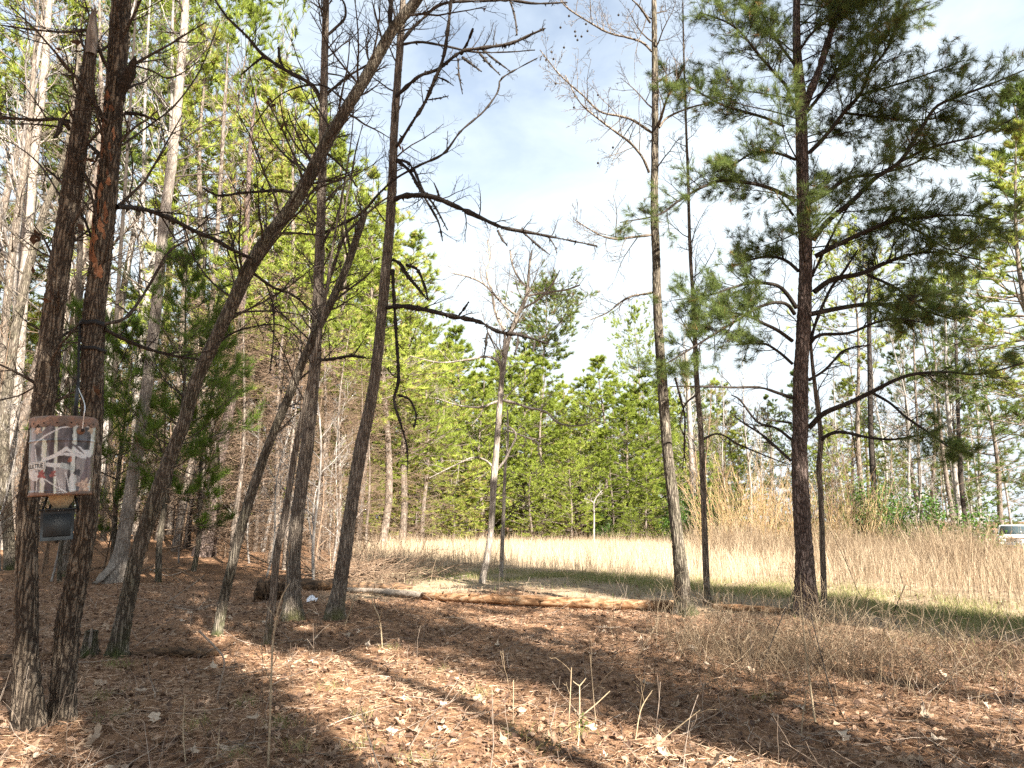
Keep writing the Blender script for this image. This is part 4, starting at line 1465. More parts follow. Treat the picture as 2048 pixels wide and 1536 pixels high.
# H: slim bare tree out in the clearing with its thin neighbour
H = near_tree('bare_tree', 'slim bare tree standing out in the clearing, crown against the sky in the centre', 'tree',
              [(963, 1168, 15), (981, 1070, 12), (988, 956, 14), (992, 910, 13), (1002, 774, 11), (1011, 705, 11), (1019, 673, 10), (1035, 632, 9), (1053, 591, 7), (1058, 540, 5), (1064, 500, 3)],
              B_PALE, sides=14, ring=0.05, extend=0, twigs=18, twig_from=0.5, rough=0.03, flare=0.2, twig_mat=B_PALE, Lr=(0.6, 1.6), cfg=dict(BARE, minr=0.0022, nch=[5, 3, 2]), twig_r=0.015, up=0.35)
for ln, tw in [([(985, 933, 4), (970, 920, 4), (946, 915, 3.5), (905, 933, 3), (859, 956, 2)], 7), ([(990, 945, 5), (1010, 920, 5), (1019, 901, 5), (1032, 869, 4), (1010, 847, 4)], 4),
               ([(1005, 800, 6), (1030, 806, 5), (1055, 815, 5), (1092, 824, 4), (1119, 847, 4), (1165, 851, 3), (1200, 835, 2)], 9),
               ([(1002, 801, 6), (980, 808, 5), (960, 815, 5), (914, 810, 3), (870, 795, 2)], 8), ([(1008, 735, 7), (990, 718, 6), (970, 713, 5), (937, 719, 4), (880, 725, 3), (820, 712, 2)], 8),
               ([(1010, 660, 7), (998, 640, 6), (990, 620, 6), (982, 577, 5), (973, 545, 5), (980, 520, 4), (975, 480, 3)], 12), ([(1035, 632, 5), (1010, 612, 5), (970, 570, 4), (940, 555, 3), (900, 545, 2)], 10),
               ([(1050, 590, 5), (1060, 580, 5), (1040, 560, 4), (1025, 530, 4), (1020, 500, 3)], 10), ([(1053, 592, 5), (1090, 585, 4), (1130, 580, 4), (1160, 570, 3)], 9),
               ([(1040, 620, 5), (1075, 600, 4), (1100, 575, 4), (1120, 540, 2)], 9), ([(1012, 860, 4), (1040, 870, 4), (1075, 885, 4), (1076, 900, 3), (1090, 930, 2)], 6)]:
    limb(H[0], H[1], ln, H[4], RND.uniform(-0.6, 0.6), B_PALE, tw, Lr=(0.3, 0.8), cfg=dict(FINE, minr=0.002, nch=[4, 2]), up=0.2)
H2 = near_tree('bare_sapling', 'thin straight sapling just right of the slim bare tree in the clearing', 'sapling',
               [(1002, 1158, 9), (1005, 1080, 8), (1008, 1000, 7), (1010, 940, 6), (1016, 880, 4), (1015, 820, 3)], B_PALE, sides=10, ring=0.06, extend=0, twigs=10, twig_from=0.3, rough=0.02, flare=0.2)

# I, J: the slanting trunk and the crooked thin one
I = near_tree('hardwood_tree', 'slanting dark trunk with a paler foot at the right end of the fallen log', 'tree',
              [(1370, 1230, 44), (1367, 1205, 33), (1361, 1139, 28), (1354, 1071, 25), (1343, 968, 23), (1335, 900, 22), (1323, 748, 21), (1315, 624, 18), (1312, 500, 17), (1309, 414, 16), (1310, 207, 14), (1308, 0, 10)],
              B_GREYB, sides=30, ring=0.024, extend=2.0, twigs=18, twig_from=0.55, rough=0.045, flare=0.45, Lr=(0.3, 0.9), cfg=dict(BARE, minr=0.0022))
for ln, tw in [([(1303, 265, 6), (1290, 256, 6), (1265, 240, 5), (1240, 232, 5), (1200, 223, 4), (1165, 190, 3), (1120, 150, 3), (1080, 100, 2)], 16),
               ([(1303, 103, 5), (1285, 85, 5), (1255, 75, 4), (1225, 68, 4), (1200, 57, 4), (1140, 20, 3), (1120, 0, 2)], 14),
               ([(1298, 345, 6), (1285, 315, 5), (1260, 285, 5), (1240, 270, 4), (1200, 240, 4), (1160, 205, 3), (1130, 150, 2)], 16),
               ([(1302, 470, 6), (1285, 472, 6), (1260, 475, 5), (1235, 478, 5), (1200, 470, 3), (1150, 440, 2)], 10),
               ([(1317, 250, 7), (1322, 235, 6), (1335, 195, 5), (1355, 160, 4), (1370, 130, 2)], 6),
               ([(1305, 585, 6), (1290, 588, 5), (1265, 592, 5), (1240, 605, 4), (1215, 625, 3), (1180, 640, 2)], 9),
               ([(1300, 45, 5), (1280, 15, 4), (1265, 0, 3)], 4),
               ([(1318, 255, 5), (1335, 235, 5), (1375, 217, 4), (1420, 205, 3), (1460, 195, 2)], 7)]:
    limb(I[0], I[1], ln, I[4], RND.uniform(-0.8, 0.4), B_GREY, tw, cfg=dict(FINE, minr=0.002), Lr=(0.2, 0.7))
sb = Acc()
sb_pts = [(1138, 32), (1121, 55), (1150, 63), (1151, 72), (1163, 73), (1155, 80), (1175, 62), (1089, 112), (1092, 120), (1107, 118), (1103, 104), (1111, 167), (1150, 192), (1196, 190), (1226, 295), (1196, 326), (1148, 215), (1128, 95), (1237, 30), (1172, 48)]
for k, (px, py) in enumerate(sb_pts):
    p, t = at(px, py, I[4] - 0.5 + 0.03 * (k % 7))
    one = Acc()
    one.lathe([(0.001, -0.016), (0.011, -0.011), (0.016, 0.0), (0.011, 0.011), (0.001, 0.016)], 7, tuple(p))
    one.tube([p + Vector((0, 0, 0.015)), p + Vector((0.006, 0.01, 0.05)), p + Vector((0.02, 0.02, 0.09))], [0.0012, 0.0012, 0.0012], 3)
    one.build('seed_ball', B_TWIG, I[0], I[1])

J = near_tree('young_tree', 'thin crooked dark trunk between the slanting trunk and the big near pine', 'tree',
              [(1422, 1207, 20), (1415, 1190, 14), (1411, 1105, 13), (1407, 1002, 12), (1402, 873, 12), (1393, 748, 11), (1388, 620, 9), (1380, 500, 7), (1376, 350, 6), (1372, 248, 5), (1368, 124, 4), (1366, 30, 3)],
              B_GREY, sides=18, ring=0.03, extend=0.8, twigs=40, twig_from=0.35, rough=0.05, flare=0.5, Lr=(0.2, 0.8))
for ln, tw in [([(1404, 880, 5), (1430, 868, 5), (1450, 872, 4), (1475, 888, 4), (1540, 915, 3), (1580, 930, 2)], 7), ([(1392, 790, 5), (1370, 810, 4), (1360, 850, 3), (1370, 880, 3), (1365, 940, 2)], 4),
               ([(1350, 755, 5), (1362, 800, 5), (1370, 840, 4), (1368, 900, 3), (1372, 925, 2)], 4)]:
    limb(J[0], J[1], ln, J[4], 0.2, B_LIMB, tw)

# K: the big near pine
K = near_tree('pine_tree', 'big near pine with blue-green needles and a reddish foot on the right', 'pine tree',
              [(1615, 1234, 54), (1614, 1210, 44), (1609, 1105, 38), (1602, 1002, 35), (1598, 900, 33), (1600, 860, 33), (1602, 748, 31), (1609, 624, 29), (1611, 500, 28), (1606, 414, 27), (1602, 207, 24), (1594, 104, 18), (1593, 0, 15)],
              B_PINE, sides=40, ring=0.02, extend=2.2, twigs=0, rough=0.05, flare=0.35)
PINETWIG = dict(n=[5, 4, 3], sides=[4, 3, 3], nch=[6, 3], ratio=0.48, spread=(25, 58), wob=0.16, trop=0.05, minr=0.0016, max=2, flat=0.35, tip_from=1, tip_n=2)


def pine_limb(line, Y, drift, nt, Lr, t0, mat=B_TWIG, k=16, cfg=PINETWIG, root=None, rp=None, nm=N_NEAR, keep=1.0, sub=1):
    pts, rad = trace(line, Y, drift)
    P, R = smooth_path(pts, rad, max(9, len(line) * 4))
    a = Acc()
    a.tube(P, R, 7)
    tips = []
    dress(a, P, R, nt, cfg, Lr, tips=tips, t0=t0, rf=0.45, rmax=0.009, up=0.08, flat=0.2)
    dress(a, P, R, max(3, nt // 3), FINE, (0.1, 0.35), t0=0.1, t1=max(0.3, t0 + 0.1), rf=0.3, rmax=0.005)
    o = a.build('branch', mat, root or K[0], rp or K[1])
    tips = [t for t in tips if RND.random() < keep]
    if tips:
        f = Acc()
        tufts(f, tips, k, 0.10, 0.0033, 0.8, 0.7)
        f.build('needles', nm, o, rp or K[1], smooth=False, stuff=True)
    return o


KL = [
    # right side
    ([(1618, 406, 10), (1655, 385, 10), (1697, 356, 9), (1755, 348, 7), (1820, 330, 5), (1880, 300, 3)], 0.4, 22, (0.25, 0.55), 0.35),
    ([(1626, 480, 13), (1655, 443, 12), (1705, 402, 12), (1751, 356, 11), (1800, 323, 10), (1838, 265, 9), (1871, 215, 8), (1912, 195, 7), (1978, 170, 6), (2060, 135, 3)], -0.7, 40, (0.25, 0.6), 0.45),
    ([(1800, 323, 8), (1850, 300, 7), (1900, 285, 6), (1960, 270, 5), (2030, 235, 3)], -0.7, 24, (0.25, 0.5), 0.1),
    ([(1618, 306, 10), (1647, 277, 10), (1689, 224, 9), (1722, 186, 8), (1738, 145, 7), (1776, 95, 6), (1796, 33, 4)], -0.6, 34, (0.3, 0.65), 0.3),
    ([(1614, 224, 8), (1647, 182, 8), (1689, 120, 7), (1730, 75, 6), (1780, 40, 5), (1860, 10, 3)], 0.5, 34, (0.25, 0.6), 0.25),
    ([(1722, 190, 6), (1790, 170, 5), (1850, 150, 4), (1930, 120, 3)], -0.5, 26, (0.25, 0.5), 0.1),
    ([(1690, 226, 6), (1760, 235, 5), (1830, 240, 4), (1900, 235, 3)], -0.3, 24, (0.25, 0.5), 0.15),
    ([(1630, 513, 12), (1676, 489, 11), (1738, 460, 10), (1796, 439, 8), (1846, 435, 7), (1920, 430, 5), (2000, 440, 3)], -0.8, 40, (0.25, 0.6), 0.45),
    ([(1628, 584, 13), (1664, 559, 12), (1722, 547, 11), (1771, 526, 9), (1821, 509, 7), (1883, 505, 5), (1960, 520, 3)], -0.3, 36, (0.25, 0.55), 0.4),
    ([(1622, 628, 12), (1680, 616, 11), (1738, 608, 10), (1796, 610, 8), (1846, 599, 6), (1920, 575, 3)], 0.6, 30, (0.25, 0.55), 0.4),
    ([(1618, 690, 9), (1639, 670, 8), (1697, 666, 7), (1751, 645, 6), (1796, 637, 5), (1870, 650, 3)], -0.7, 20, (0.2, 0.45), 0.55),
    ([(1618, 856, 12), (1647, 827, 12), (1697, 806, 11), (1747, 782, 10), (1788, 761, 9), (1829, 748, 8), (1896, 744, 6), (1962, 748, 5), (2060, 722, 3)], -1.0, 14, (0.2, 0.45), 0.65),
    ([(1747, 787, 7), (1780, 806, 6), (1813, 835, 6), (1863, 869, 5), (1896, 893, 4), (1925, 905, 3)], -0.9, 20, (0.2, 0.4), 0.55),
    ([(1735, 550, 7), (1790, 575, 6), (1850, 620, 5), (1910, 640, 3)], -0.9, 26, (0.2, 0.5), 0.3),
    ([(1796, 439, 6), (1850, 470, 5), (1905, 500, 4), (1960, 470, 3)], -1.0, 26, (0.2, 0.5), 0.15),
    # left side
    ([(1591, 402, 9), (1560, 385, 9), (1523, 371, 8), (1482, 364, 8), (1440, 362, 7), (1399, 377, 6), (1357, 402, 5), (1316, 430, 4), (1240, 445, 2)], -0.5, 24, (0.2, 0.5), 0.3),
    ([(1569, 253, 6), (1531, 236, 6), (1490, 224, 6), (1448, 211, 5), (1407, 190, 4), (1350, 160, 2)], 0.3, 20, (0.2, 0.5), 0.3),
    ([(1589, 219, 7), (1573, 174, 7), (1556, 153, 6), (1523, 116, 6), (1490, 75, 5), (1457, 46, 4), (1399, 25, 3)], -0.4, 34, (0.25, 0.55), 0.3),
    ([(1591, 319, 7), (1552, 306, 6), (1506, 306, 5), (1465, 331, 4), (1430, 345, 3)], -0.6, 26, (0.2, 0.45), 0.3),
    ([(1597, 542, 8), (1573, 522, 7), (1540, 513, 6), (1500, 520, 4), (1470, 530, 2)], 0.5, 18, (0.2, 0.45), 0.3),
    ([(1593, 616, 10), (1573, 587, 9), (1552, 570, 8), (1506, 566, 7), (1465, 575, 5), (1420, 590, 4), (1350, 600, 2)], -0.5, 30, (0.2, 0.5), 0.4),
    ([(1589, 628, 9), (1573, 608, 8), (1544, 606, 7), (1506, 620, 7), (1473, 641, 6), (1432, 666, 5), (1366, 707, 4), (1310, 740, 2)], -0.9, 40, (0.2, 0.5), 0.4),
    ([(1585, 682, 9), (1556, 661, 8), (1523, 645, 7), (1498, 632, 6), (1440, 625, 4), (1380, 640, 2)], -0.4, 26, (0.2, 0.45), 0.45),
    ([(1585, 728, 7), (1556, 703, 6), (1523, 686, 5), (1470, 690, 3)], 0.3, 14, (0.2, 0.4), 0.45),
    ([(1590, 130, 6), (1560, 90, 6), (1530, 40, 5), (1510, -10, 4)], 0.4, 26, (0.25, 0.5), 0.2),
    ([(1600, 100, 6), (1630, 60, 6), (1690, 20, 5), (1750, -20, 4)], -0.4, 26, (0.25, 0.5), 0.2),
]
for ln, dr, nt, Lr, t0 in KL:
    pine_limb(ln, K[4], dr, int(nt * 1.1), Lr, t0 * 0.8, keep=0.52, k=12)
for k_ in range(30):                                       # the smaller boughs between the traced ones
    t = 0.40 + 0.58 * (k_ + RND.random()) / 30
    p, d, r = point_on(K[2], K[3], t)
    az_ = RND.choice([RND.uniform(-0.9, 0.9), RND.uniform(-0.9, 0.9), RND.uniform(2.2, 4.1), RND.uniform(-3.1, 3.1)])
    v = Vector((math.cos(az_), math.sin(az_), RND.uniform(0.05, 0.6))).normalized()
    L = RND.uniform(0.9, 2.1) * (1.15 - 0.4 * t)
    P_, R_ = [p], [0.011]
    for q_ in range(5):
        v = (v + rv() * 0.13 + Vector((0, 0, 0.02))).normalized()
        P_.append(P_[-1] + v * L / 5)
        R_.append(0.011 - 0.0018 * (q_ + 1))
    a = Acc()
    P_, R_ = smooth_path(P_, R_, 14)
    a.tube(P_, R_, 6)
    tips = []
    dress(a, P_, R_, 22, PINETWIG, (0.2, 0.5), tips=tips, t0=0.3, rf=0.45, rmax=0.007, up=0.08, flat=0.3)
    o = a.build('branch', B_TWIG, K[0], K[1])
    tips = [t_ for t_ in tips if RND.random() < 0.45]
    f = Acc()
    tufts(f, tips, 13, 0.10, 0.0033, 0.8, 0.7)
    f.build('needles', N_NEAR, o, K[1], smooth=False, stuff=True)
limb(K[0], K[1], [(1610, 215, 20), (1618, 190, 18), (1639, 137, 16), (1660, 70, 14), (1676, 25, 12), (1692, -20, 9)], K[4], -0.1, B_PINE, 8, sides=14)
for ln in [[(1585, 796, 8), (1556, 786, 7), (1519, 775, 6), (1465, 775, 5), (1399, 773, 4), (1340, 773, 2)], [(1583, 922, 7), (1556, 898, 6), (1523, 869, 5), (1490, 848, 4), (1465, 830, 2)],
           [(1583, 879, 7), (1552, 856, 6), (1515, 844, 5), (1480, 800, 4), (1462, 790, 2)], [(1582, 846, 5), (1550, 842, 4), (1528, 839, 3)], [(1618, 760, 7), (1650, 740, 6), (1690, 700, 5), (1740, 690, 3)],
           [(1615, 570, 6), (1640, 520, 6), (1680, 440, 5), (1700, 410, 3)], [(1618, 700, 7), (1630, 650, 7), (1660, 580, 6), (1690, 540, 5), (1715, 500, 3)], [(1586, 430, 6), (1570, 410, 5), (1558, 395, 3)]]:
    limb(K[0], K[1], ln, K[4], RND.uniform(-0.5, 0.4), B_TWIG, 9, Lr=(0.12, 0.4))
kd_ = Acc()
dress(kd_, K[2], K[3], 46, dict(FINE, nch=[6, 3]), (0.35, 0.9), t0=0.32, t1=0.8, rf=0.2, rmax=0.007, up=0.1)
kd_.build('bare_twigs', B_TWIG, K[0], K[1], stuff=True)

Lt = near_tree('young_tree', 'thin pale stem close behind the right side of the big near pine', 'tree',
               [(1650, 1237, 13), (1645, 1105, 12), (1642, 1002, 12), (1638, 934, 11), (1642, 873, 11), (1632, 790, 9), (1623, 707, 7), (1618, 600, 5), (1630, 520, 3)], B_GREY, Y=K[4] + 0.25, sides=16, ring=0.03, extend=0, twigs=8, twig_from=0.5, rough=0.03, flare=0.2)
limb(Lt[0], Lt[1], [(1643, 882, 9), (1652, 872, 9), (1680, 864, 8), (1738, 875, 7), (1780, 879, 6), (1813, 875, 5), (1858, 866, 3)], Lt[4], -0.5, B_TWIG, 8)

# M and the other trunks of the left wood
M_ = near_tree('hardwood_tree', 'pale smooth trunk with sunlit swollen foot and spreading roots, behind the long leaning trunk', 'tree',
               [(226, 1163, 50), (236, 1130, 36), (244, 1095, 31), (258, 1014, 28), (268, 938, 28), (277, 887, 25), (298, 742, 24), (312, 618, 24), (323, 495, 23), (341, 346, 22), (354, 223, 20), (365, 99, 17), (371, 0, 15)],
               B_PALE, sides=26, ring=0.04, extend=3.0, twigs=34, twig_from=0.4, rough=0.02, flare=0.55, Lr=(0.5, 1.8), cfg=dict(BARE, minr=0.003), twig_r=0.02)
for ln in [[(240, 1120, 10), (228, 1135, 9), (205, 1158, 7), (190, 1168, 4)], [(222, 1150, 9), (205, 1160, 8), (185, 1166, 4)]]:
    limb(M_[0], M_[1], ln, M_[4], -0.5, B_PALE, 0)
LW = [
    ('hardwood_tree', 'pale sunlit trunk leaning right at the left border, behind the dark one', [(8, 1112, 30), (17, 988, 22), (24, 887, 20), (37, 760, 20), (46, 594, 24), (57, 445, 24), (70, 297, 21), (88, 148, 18), (99, 0, 14)], B_PALE, 18),
    ('hardwood_tree', 'dark trunk leaning right at the left border, left of the feeder', [(20, 1145, 26), (10, 950, 24), (8, 850, 24), (20, 740, 23), (35, 640, 22), (60, 525, 19), (89, 421, 16), (119, 346, 14), (136, 280, 11), (150, 180, 8)], B_GREYB, 14),
    ('hardwood_tree', 'grey trunk at the very left border with its top leaning right', [(-30, 1120, 26), (-12, 850, 22), (5, 700, 18), (25, 500, 18), (45, 370, 15), (60, 250, 12), (70, 100, 9)], B_GREY, 16),
    ('hardwood_tree', 'trunk seen in the gap below the feeder control box', [(131, 1146, 22), (136, 1080, 18), (142, 960, 17), (150, 800, 15), (160, 500, 12), (170, 250, 9)], B_GREY, 13),
    ('hardwood_tree', 'slim dark trunk just right of the feeder trees', [(205, 1092, 13), (214, 960, 11), (222, 850, 10), (235, 600, 9), (255, 300, 7), (270, 50, 5)], B_TWIG, 21),
    ('hardwood_tree', 'slim grey trunk between the pale trunk and the rough pink one', [(350, 1118, 19), (360, 1050, 16), (370, 982, 15), (388, 900, 14), (405, 780, 13), (425, 600, 11), (440, 380, 9), (450, 200, 7)], B_FAR, 19),
    ('pine_tree', 'rough pinkish pine trunk wrapped in brown vines behind the thin leaning trunk', [(407, 1122, 42), (424, 1037, 33), (431, 955, 30), (440, 912, 27), (455, 840, 21), (470, 760, 18), (482, 650, 15), (492, 480, 12), (500, 300, 9)], B_PINE, 18),
    ('hardwood_tree', 'dark slim trunk close left of the rough pink pine', [(372, 1118, 15), (378, 1050, 12), (384, 980, 11), (392, 900, 11), (402, 700, 9), (410, 500, 8)], B_TWIG, 20),
    ('hardwood_tree', 'dark trunk half hidden behind the long leaning trunk', [(316, 1112, 20), (325, 1040, 17), (335, 985, 15), (350, 880, 13), (362, 700, 11), (372, 500, 9)], B_FAR, 22),
    ('hardwood_tree', 'thin white dead stem leaning right behind the pale-footed straight trunk', [(527, 1090, 8), (546, 1005, 7), (566, 927, 6), (578, 850, 5), (588, 780, 3)], B_FARPALE, 20),
    ('hardwood_tree', 'slim pinkish trunk behind the thin grey stem in the middle', [(520, 1092, 16), (528, 1000, 14), (535, 900, 13), (545, 760, 12), (550, 600, 10), (552, 400, 8)], B_PINE, 24),
    ('hardwood_tree', 'slim dark trunk far back left of the rough pink pine', [(290, 1095, 11), (296, 1000, 9), (300, 880, 9), (306, 700, 8), (310, 450, 6)], B_FAR, 28),
    ('hardwood_tree', 'slim pale trunk deep in the wood just left of the tall grey trunk', [(655, 1082, 10), (660, 1000, 9), (666, 900, 8), (672, 760, 7), (678, 600, 5)], B_FARPALE, 27),
    ('hardwood_tree', 'slim trunk deep in the wood right of the rough pink pine', [(478, 1098, 12), (484, 1000, 11), (488, 900, 10), (495, 700, 9), (500, 420, 7)], B_FAR, 27),
    ('hardwood_tree', 'pale slim trunk between the feeder trees, far back', [(112, 1110, 10), (116, 1000, 9), (124, 800, 8), (140, 560, 7), (152, 300, 5)], B_FARPALE, 25),
    ('hardwood_tree', 'pale slim trunk far back, crossing behind the pale near trunk', [(262, 1098, 11), (270, 900, 9), (280, 600, 9), (286, 420, 8), (290, 200, 6), (300, 0, 4)], B_FARPALE, 26),
]
for nm, lab, ln, mt, Y in LW:
    near_tree(nm, lab, 'tree', ln, mt, Y=Y, sides=14, ring=0.10, extend=2.0, twigs=24, twig_from=0.25, rough=0.035, flare=0.3, Lr=(0.6, 1.8), cfg=dict(BARE, minr=0.0035, nch=[6, 4]), twig_r=0.02, twig_mat=mt if mt is not B_PINE else B_DEAD, lump=0.03)
RW = [
    ('bare_tree', 'white trunk leaning slightly left, right of the glossy bush', [(1922, 1078, 13), (1915, 1000, 12), (1908, 930, 11), (1900, 860, 10), (1893, 780, 8), (1890, 640, 6), (1880, 500, 4)], B_FARPALE, 33),
    ('pine_tree', 'dark pine trunk close right of the leaning white trunk', [(1930, 1078, 13), (1927, 1020, 12), (1922, 960, 12), (1918, 880, 10), (1914, 760, 8), (1910, 600, 6)], B_TWIG, 33),
    ('pine_tree', 'dark trunk with a clump of green at its foot, right of the big near pine', [(1752, 1060, 14), (1748, 980, 13), (1742, 870, 12), (1740, 760, 11), (1738, 640, 9), (1738, 520, 6)], B_TWIG, 36),
    ('bare_tree', 'thin grey trunk left of the glossy bush', [(1842, 1070, 8), (1840, 980, 7), (1836, 880, 6), (1830, 760, 5), (1826, 640, 3)], B_FAR, 34),
    ('bare_tree', 'white twin-stemmed trunk seen between the slanting trunk and the crooked one', [(1386, 1020, 13), (1384, 940, 12), (1380, 860, 11), (1376, 780, 9), (1372, 700, 6)], B_FARPALE, 36),
]
for nm, lab, ln, mt, Y in RW:
    near_tree(nm, lab, 'tree', ln, mt, Y=Y, sides=10, ring=0.2, extend=0, twigs=20, twig_from=0.35, rough=0.03, flare=0.2, Lr=(0.8, 2.4), cfg=dict(BARE, minr=0.006, nch=[6, 4]), twig_r=0.02, twig_mat=mt, lump=0.02)
yt = near_tree('bare_sapling', 'white Y-shaped sapling at the far edge of the tall grass', 'sapling', [(1187, 1072, 4), (1188, 1030, 3.5), (1188, 1005, 3), (1196, 990, 2.2), (1205, 980, 1.5)], B_FARPALE, Y=30, sides=7, ring=0.2, extend=0, twigs=5, twig_from=0.5, rough=0, flare=0.1, Lr=(0.3, 0.7), cfg=dict(FINE, minr=0.006), twig_mat=B_FARPALE)
limb(yt[0], yt[1], [(1188, 1005, 2.6), (1178, 1000, 2), (1168, 997, 1.4)], 30, 0, B_FARPALE, 2, cfg=dict(FINE, minr=0.006))
# a few dead leaves still hanging on the twigs
for tr in (A, Bt, C, M_, D):
    tl = TIPS[tr[0].name]
    Ps = []
    for k in range(10):
        p = RND.choice(tl)[0]
        for j in range(RND.randrange(1, 5)):
            Ps.append(tuple(p + Vector((RND.gauss(0, .015), RND.gauss(0, .015), -0.03 - 0.02 * j))))
    one = Acc()
    leaf_cards(one, Ps, 0.07, flat=0.0, lo=0, hi=1, aspect=0.45)
    one.build('hanging_leaves', L_DEAD, tr[0], tr[1], smooth=False, stuff=True)


# ------------------------------------------------------------------ fallen logs, stump, brush
def ground_line(pix, lift):
    """Photo points lying on the ground, with widths, lifted by part of the thickness."""
    pts, rad = [], []
    for px, py, w in pix:
        p = gp(px, py)
        t = (p - CAM).dot(Vector((0, CP, SP)))
        r = w * 0.5 * t / F
        pts.append(p + Vector((0, 0, r * lift)))
        rad.append(r)
    return pts, rad


def log_mesh(acc, pix, sides=16, lump=0.06, rough=0.05, lift=0.8, seed=0):
    pts, rad = ground_line(pix, lift)
    P, R = smooth_path(pts, rad, 40)
    r_ = np.random.RandomState(seed)
    a = np.arange(sides) * 2 * math.pi / sides
    Pn = np.array([tuple(p) for p in P])
    T = np.gradient(Pn, axis=0)
    T /= np.linalg.norm(T, axis=1, keepdims=True)
    N1 = np.cross(T, np.array([0, 0, 1.0]))
    N1 /= np.linalg.norm(N1, axis=1, keepdims=True)
    N2 = np.cross(T, N1)
    h = np.arange(len(P))[:, None]
    rr = np.array(R)[:, None] * (1 + lump * np.sin(h * 0.6 + 2 * a[None] + seed) + lump * np.sin(h * 0.23 + a[None]) + rough * r_.normal(size=(len(P), sides)))
    V = Pn[:, None, :] + rr[:, :, None] * (np.cos(a)[None, :, None] * N1[:, None, :] + np.sin(a)[None, :, None] * N2[:, None, :])
    n_ = len(P)
    i = (np.arange(n_ - 1) * sides)[:, None]
    kk_ = np.arange(sides)[None, :]
    k2 = (kk_ + 1) % sides
    q = np.stack([i + kk_, i + k2, i + sides + k2, i + sides + kk_], -1).reshape(-1, 4)
    V = V.reshape(-1, 3)
    V = np.concatenate([V, Pn[:1], Pn[-1:]])
    tr = [(0 + (j + 1) % sides, j, len(V) - 2) for j in range(sides)] + [((n_ - 1) * sides + j, (n_ - 1) * sides + (j + 1) % sides, len(V) - 1) for j in range(sides)]
    acc.raw(V, quads=q, tris=tr)
    return P, R


def log_mat(name, stops, sx, sy):
    m, n, l, out = nodes_of(name)
    tc = n.new('ShaderNodeTexCoord')
    mp = n.new('ShaderNodeMapping')
    mp.inputs['Scale'].default_value = (sx, sy, sy)
    nz = n.new('ShaderNodeTexNoise')
    nz.inputs['Scale'].default_value = 1
    nz.inputs['Detail'].default_value = 8
    nz.inputs['Roughness'].default_value = 0.7
    l.new(tc.outputs['Object'], mp.inputs['Vector'])
    l.new(mp.outputs['Vector'], nz.inputs['Vector'])
    r = ramp_of(n, stops)
    l.new(nz.outputs['Fac'], r.inputs['Fac'])
    b = n.new('ShaderNodeBsdfPrincipled')
    b.inputs['Roughness'].default_value = 0.85
    b.inputs['Specular IOR Level'].default_value = 0.15
    l.new(r.outputs['Color'], b.inputs['Base Color'])
    bp = n.new('ShaderNodeBump')
    bp.inputs['Strength'].default_value = 0.7
    bp.inputs['Distance'].default_value = 0.015
    l.new(nz.outputs['Fac'], bp.inputs['Height'])
    l.new(bp.outputs['Normal'], b.inputs['Normal'])
    l.new(b.outputs['BSDF'], out.inputs['Surface'])
    return m


LOGM = log_mat('log_wood', [(0.36, (0.025, 0.017, 0.012)), (0.44, (0.12, 0.062, 0.03)), (0.53, (0.24, 0.135, 0.07)), (0.61, (0.32, 0.23, 0.15)), (0.68, (0.10, 0.08, 0.062))], 3.5, 26)
LOGG = log_mat('log_grey', [(0.32, (0.05, 0.037, 0.03)), (0.44, (0.18, 0.145, 0.115)), (0.60, (0.31, 0.265, 0.22)), (0.70, (0.22, 0.13, 0.07))], 3.0, 24)
LOGR = log_mat('log_rotten', [(0.30, (0.02, 0.014, 0.01)), (0.47, (0.075, 0.05, 0.033)), (0.6, (0.17, 0.10, 0.055)), (0.72, (0.30, 0.20, 0.10))], 5, 30)


def log(label, pix, mat, seed, lift=0.8, stubs=0, lump=0.06, rough=0.05, name='fallen_log', parts=None):
    pts, _ = ground_line(pix, 0)
    o_ = pts[len(pts) // 2]
    root = thing(name, label, 'log', (o_.x, o_.y, gz(o_.x, o_.y)))
    a = Acc()
    P, R = log_mesh(a, pix, seed=seed, lift=lift, lump=lump, rough=rough)
    a.build('log_body', mat, root, root.location)
    r_ = random.Random(seed)
    for k in range(stubs):
        p, d, r = point_on(P, R, r_.uniform(0.1, 0.95))
        s = Acc()
        v = (rv(r_) + Vector((0, -0.3, 0.8))).normalized()
        s.tube([p, p + v * r * 1.5, p + v * r * 2.2], [r * 0.3, r * 0.24, r * 0.1], 6)
        s.build('branch_stub', mat, root, root.location)
    return root


LONG = log('long barkless orange log lying across the clearing, pale grey at its left end', [(845, 1200, 14), (900, 1205, 16), (1000, 1212, 19), (1100, 1217, 21), (1220, 1221, 20), (1300, 1222, 19), (1362, 1222, 17)], LOGM, 1, lift=1.25, stubs=5, lump=0.06, rough=0.05)
pa = Acc()
log_mesh(pa, [(690, 1184, 8), (740, 1189, 11), (790, 1194, 13), (846, 1200, 13.5)], seed=2, lift=1.25, lump=0.05, rough=0.05)
o = pa.build('log_end', LOGG, LONG, LONG.location)
o['label'] = 'pale grey weathered end of the log'
log('short pale log between the thin crooked trunk and the big near pine', [(1428, 1220, 11), (1470, 1224, 13), (1520, 1226, 12), (1570, 1228, 10), (1596, 1229, 7)], LOGM, 3, lift=1.3, stubs=2)
log('dark rotten log behind the pale end of the long log', [(600, 1180, 24), (650, 1180, 22), (710, 1178, 15), (770, 1177, 13), (825, 1178, 9)], LOGR, 4, stubs=3, lump=0.12, rough=0.1)
log('crumbling dark root mass left of the straight pale-footed trunk', [(512, 1200, 22), (530, 1200, 36), (556, 1198, 40), (575, 1196, 26)], LOGR, 5, lump=0.22, rough=0.2, name='rotten_log')
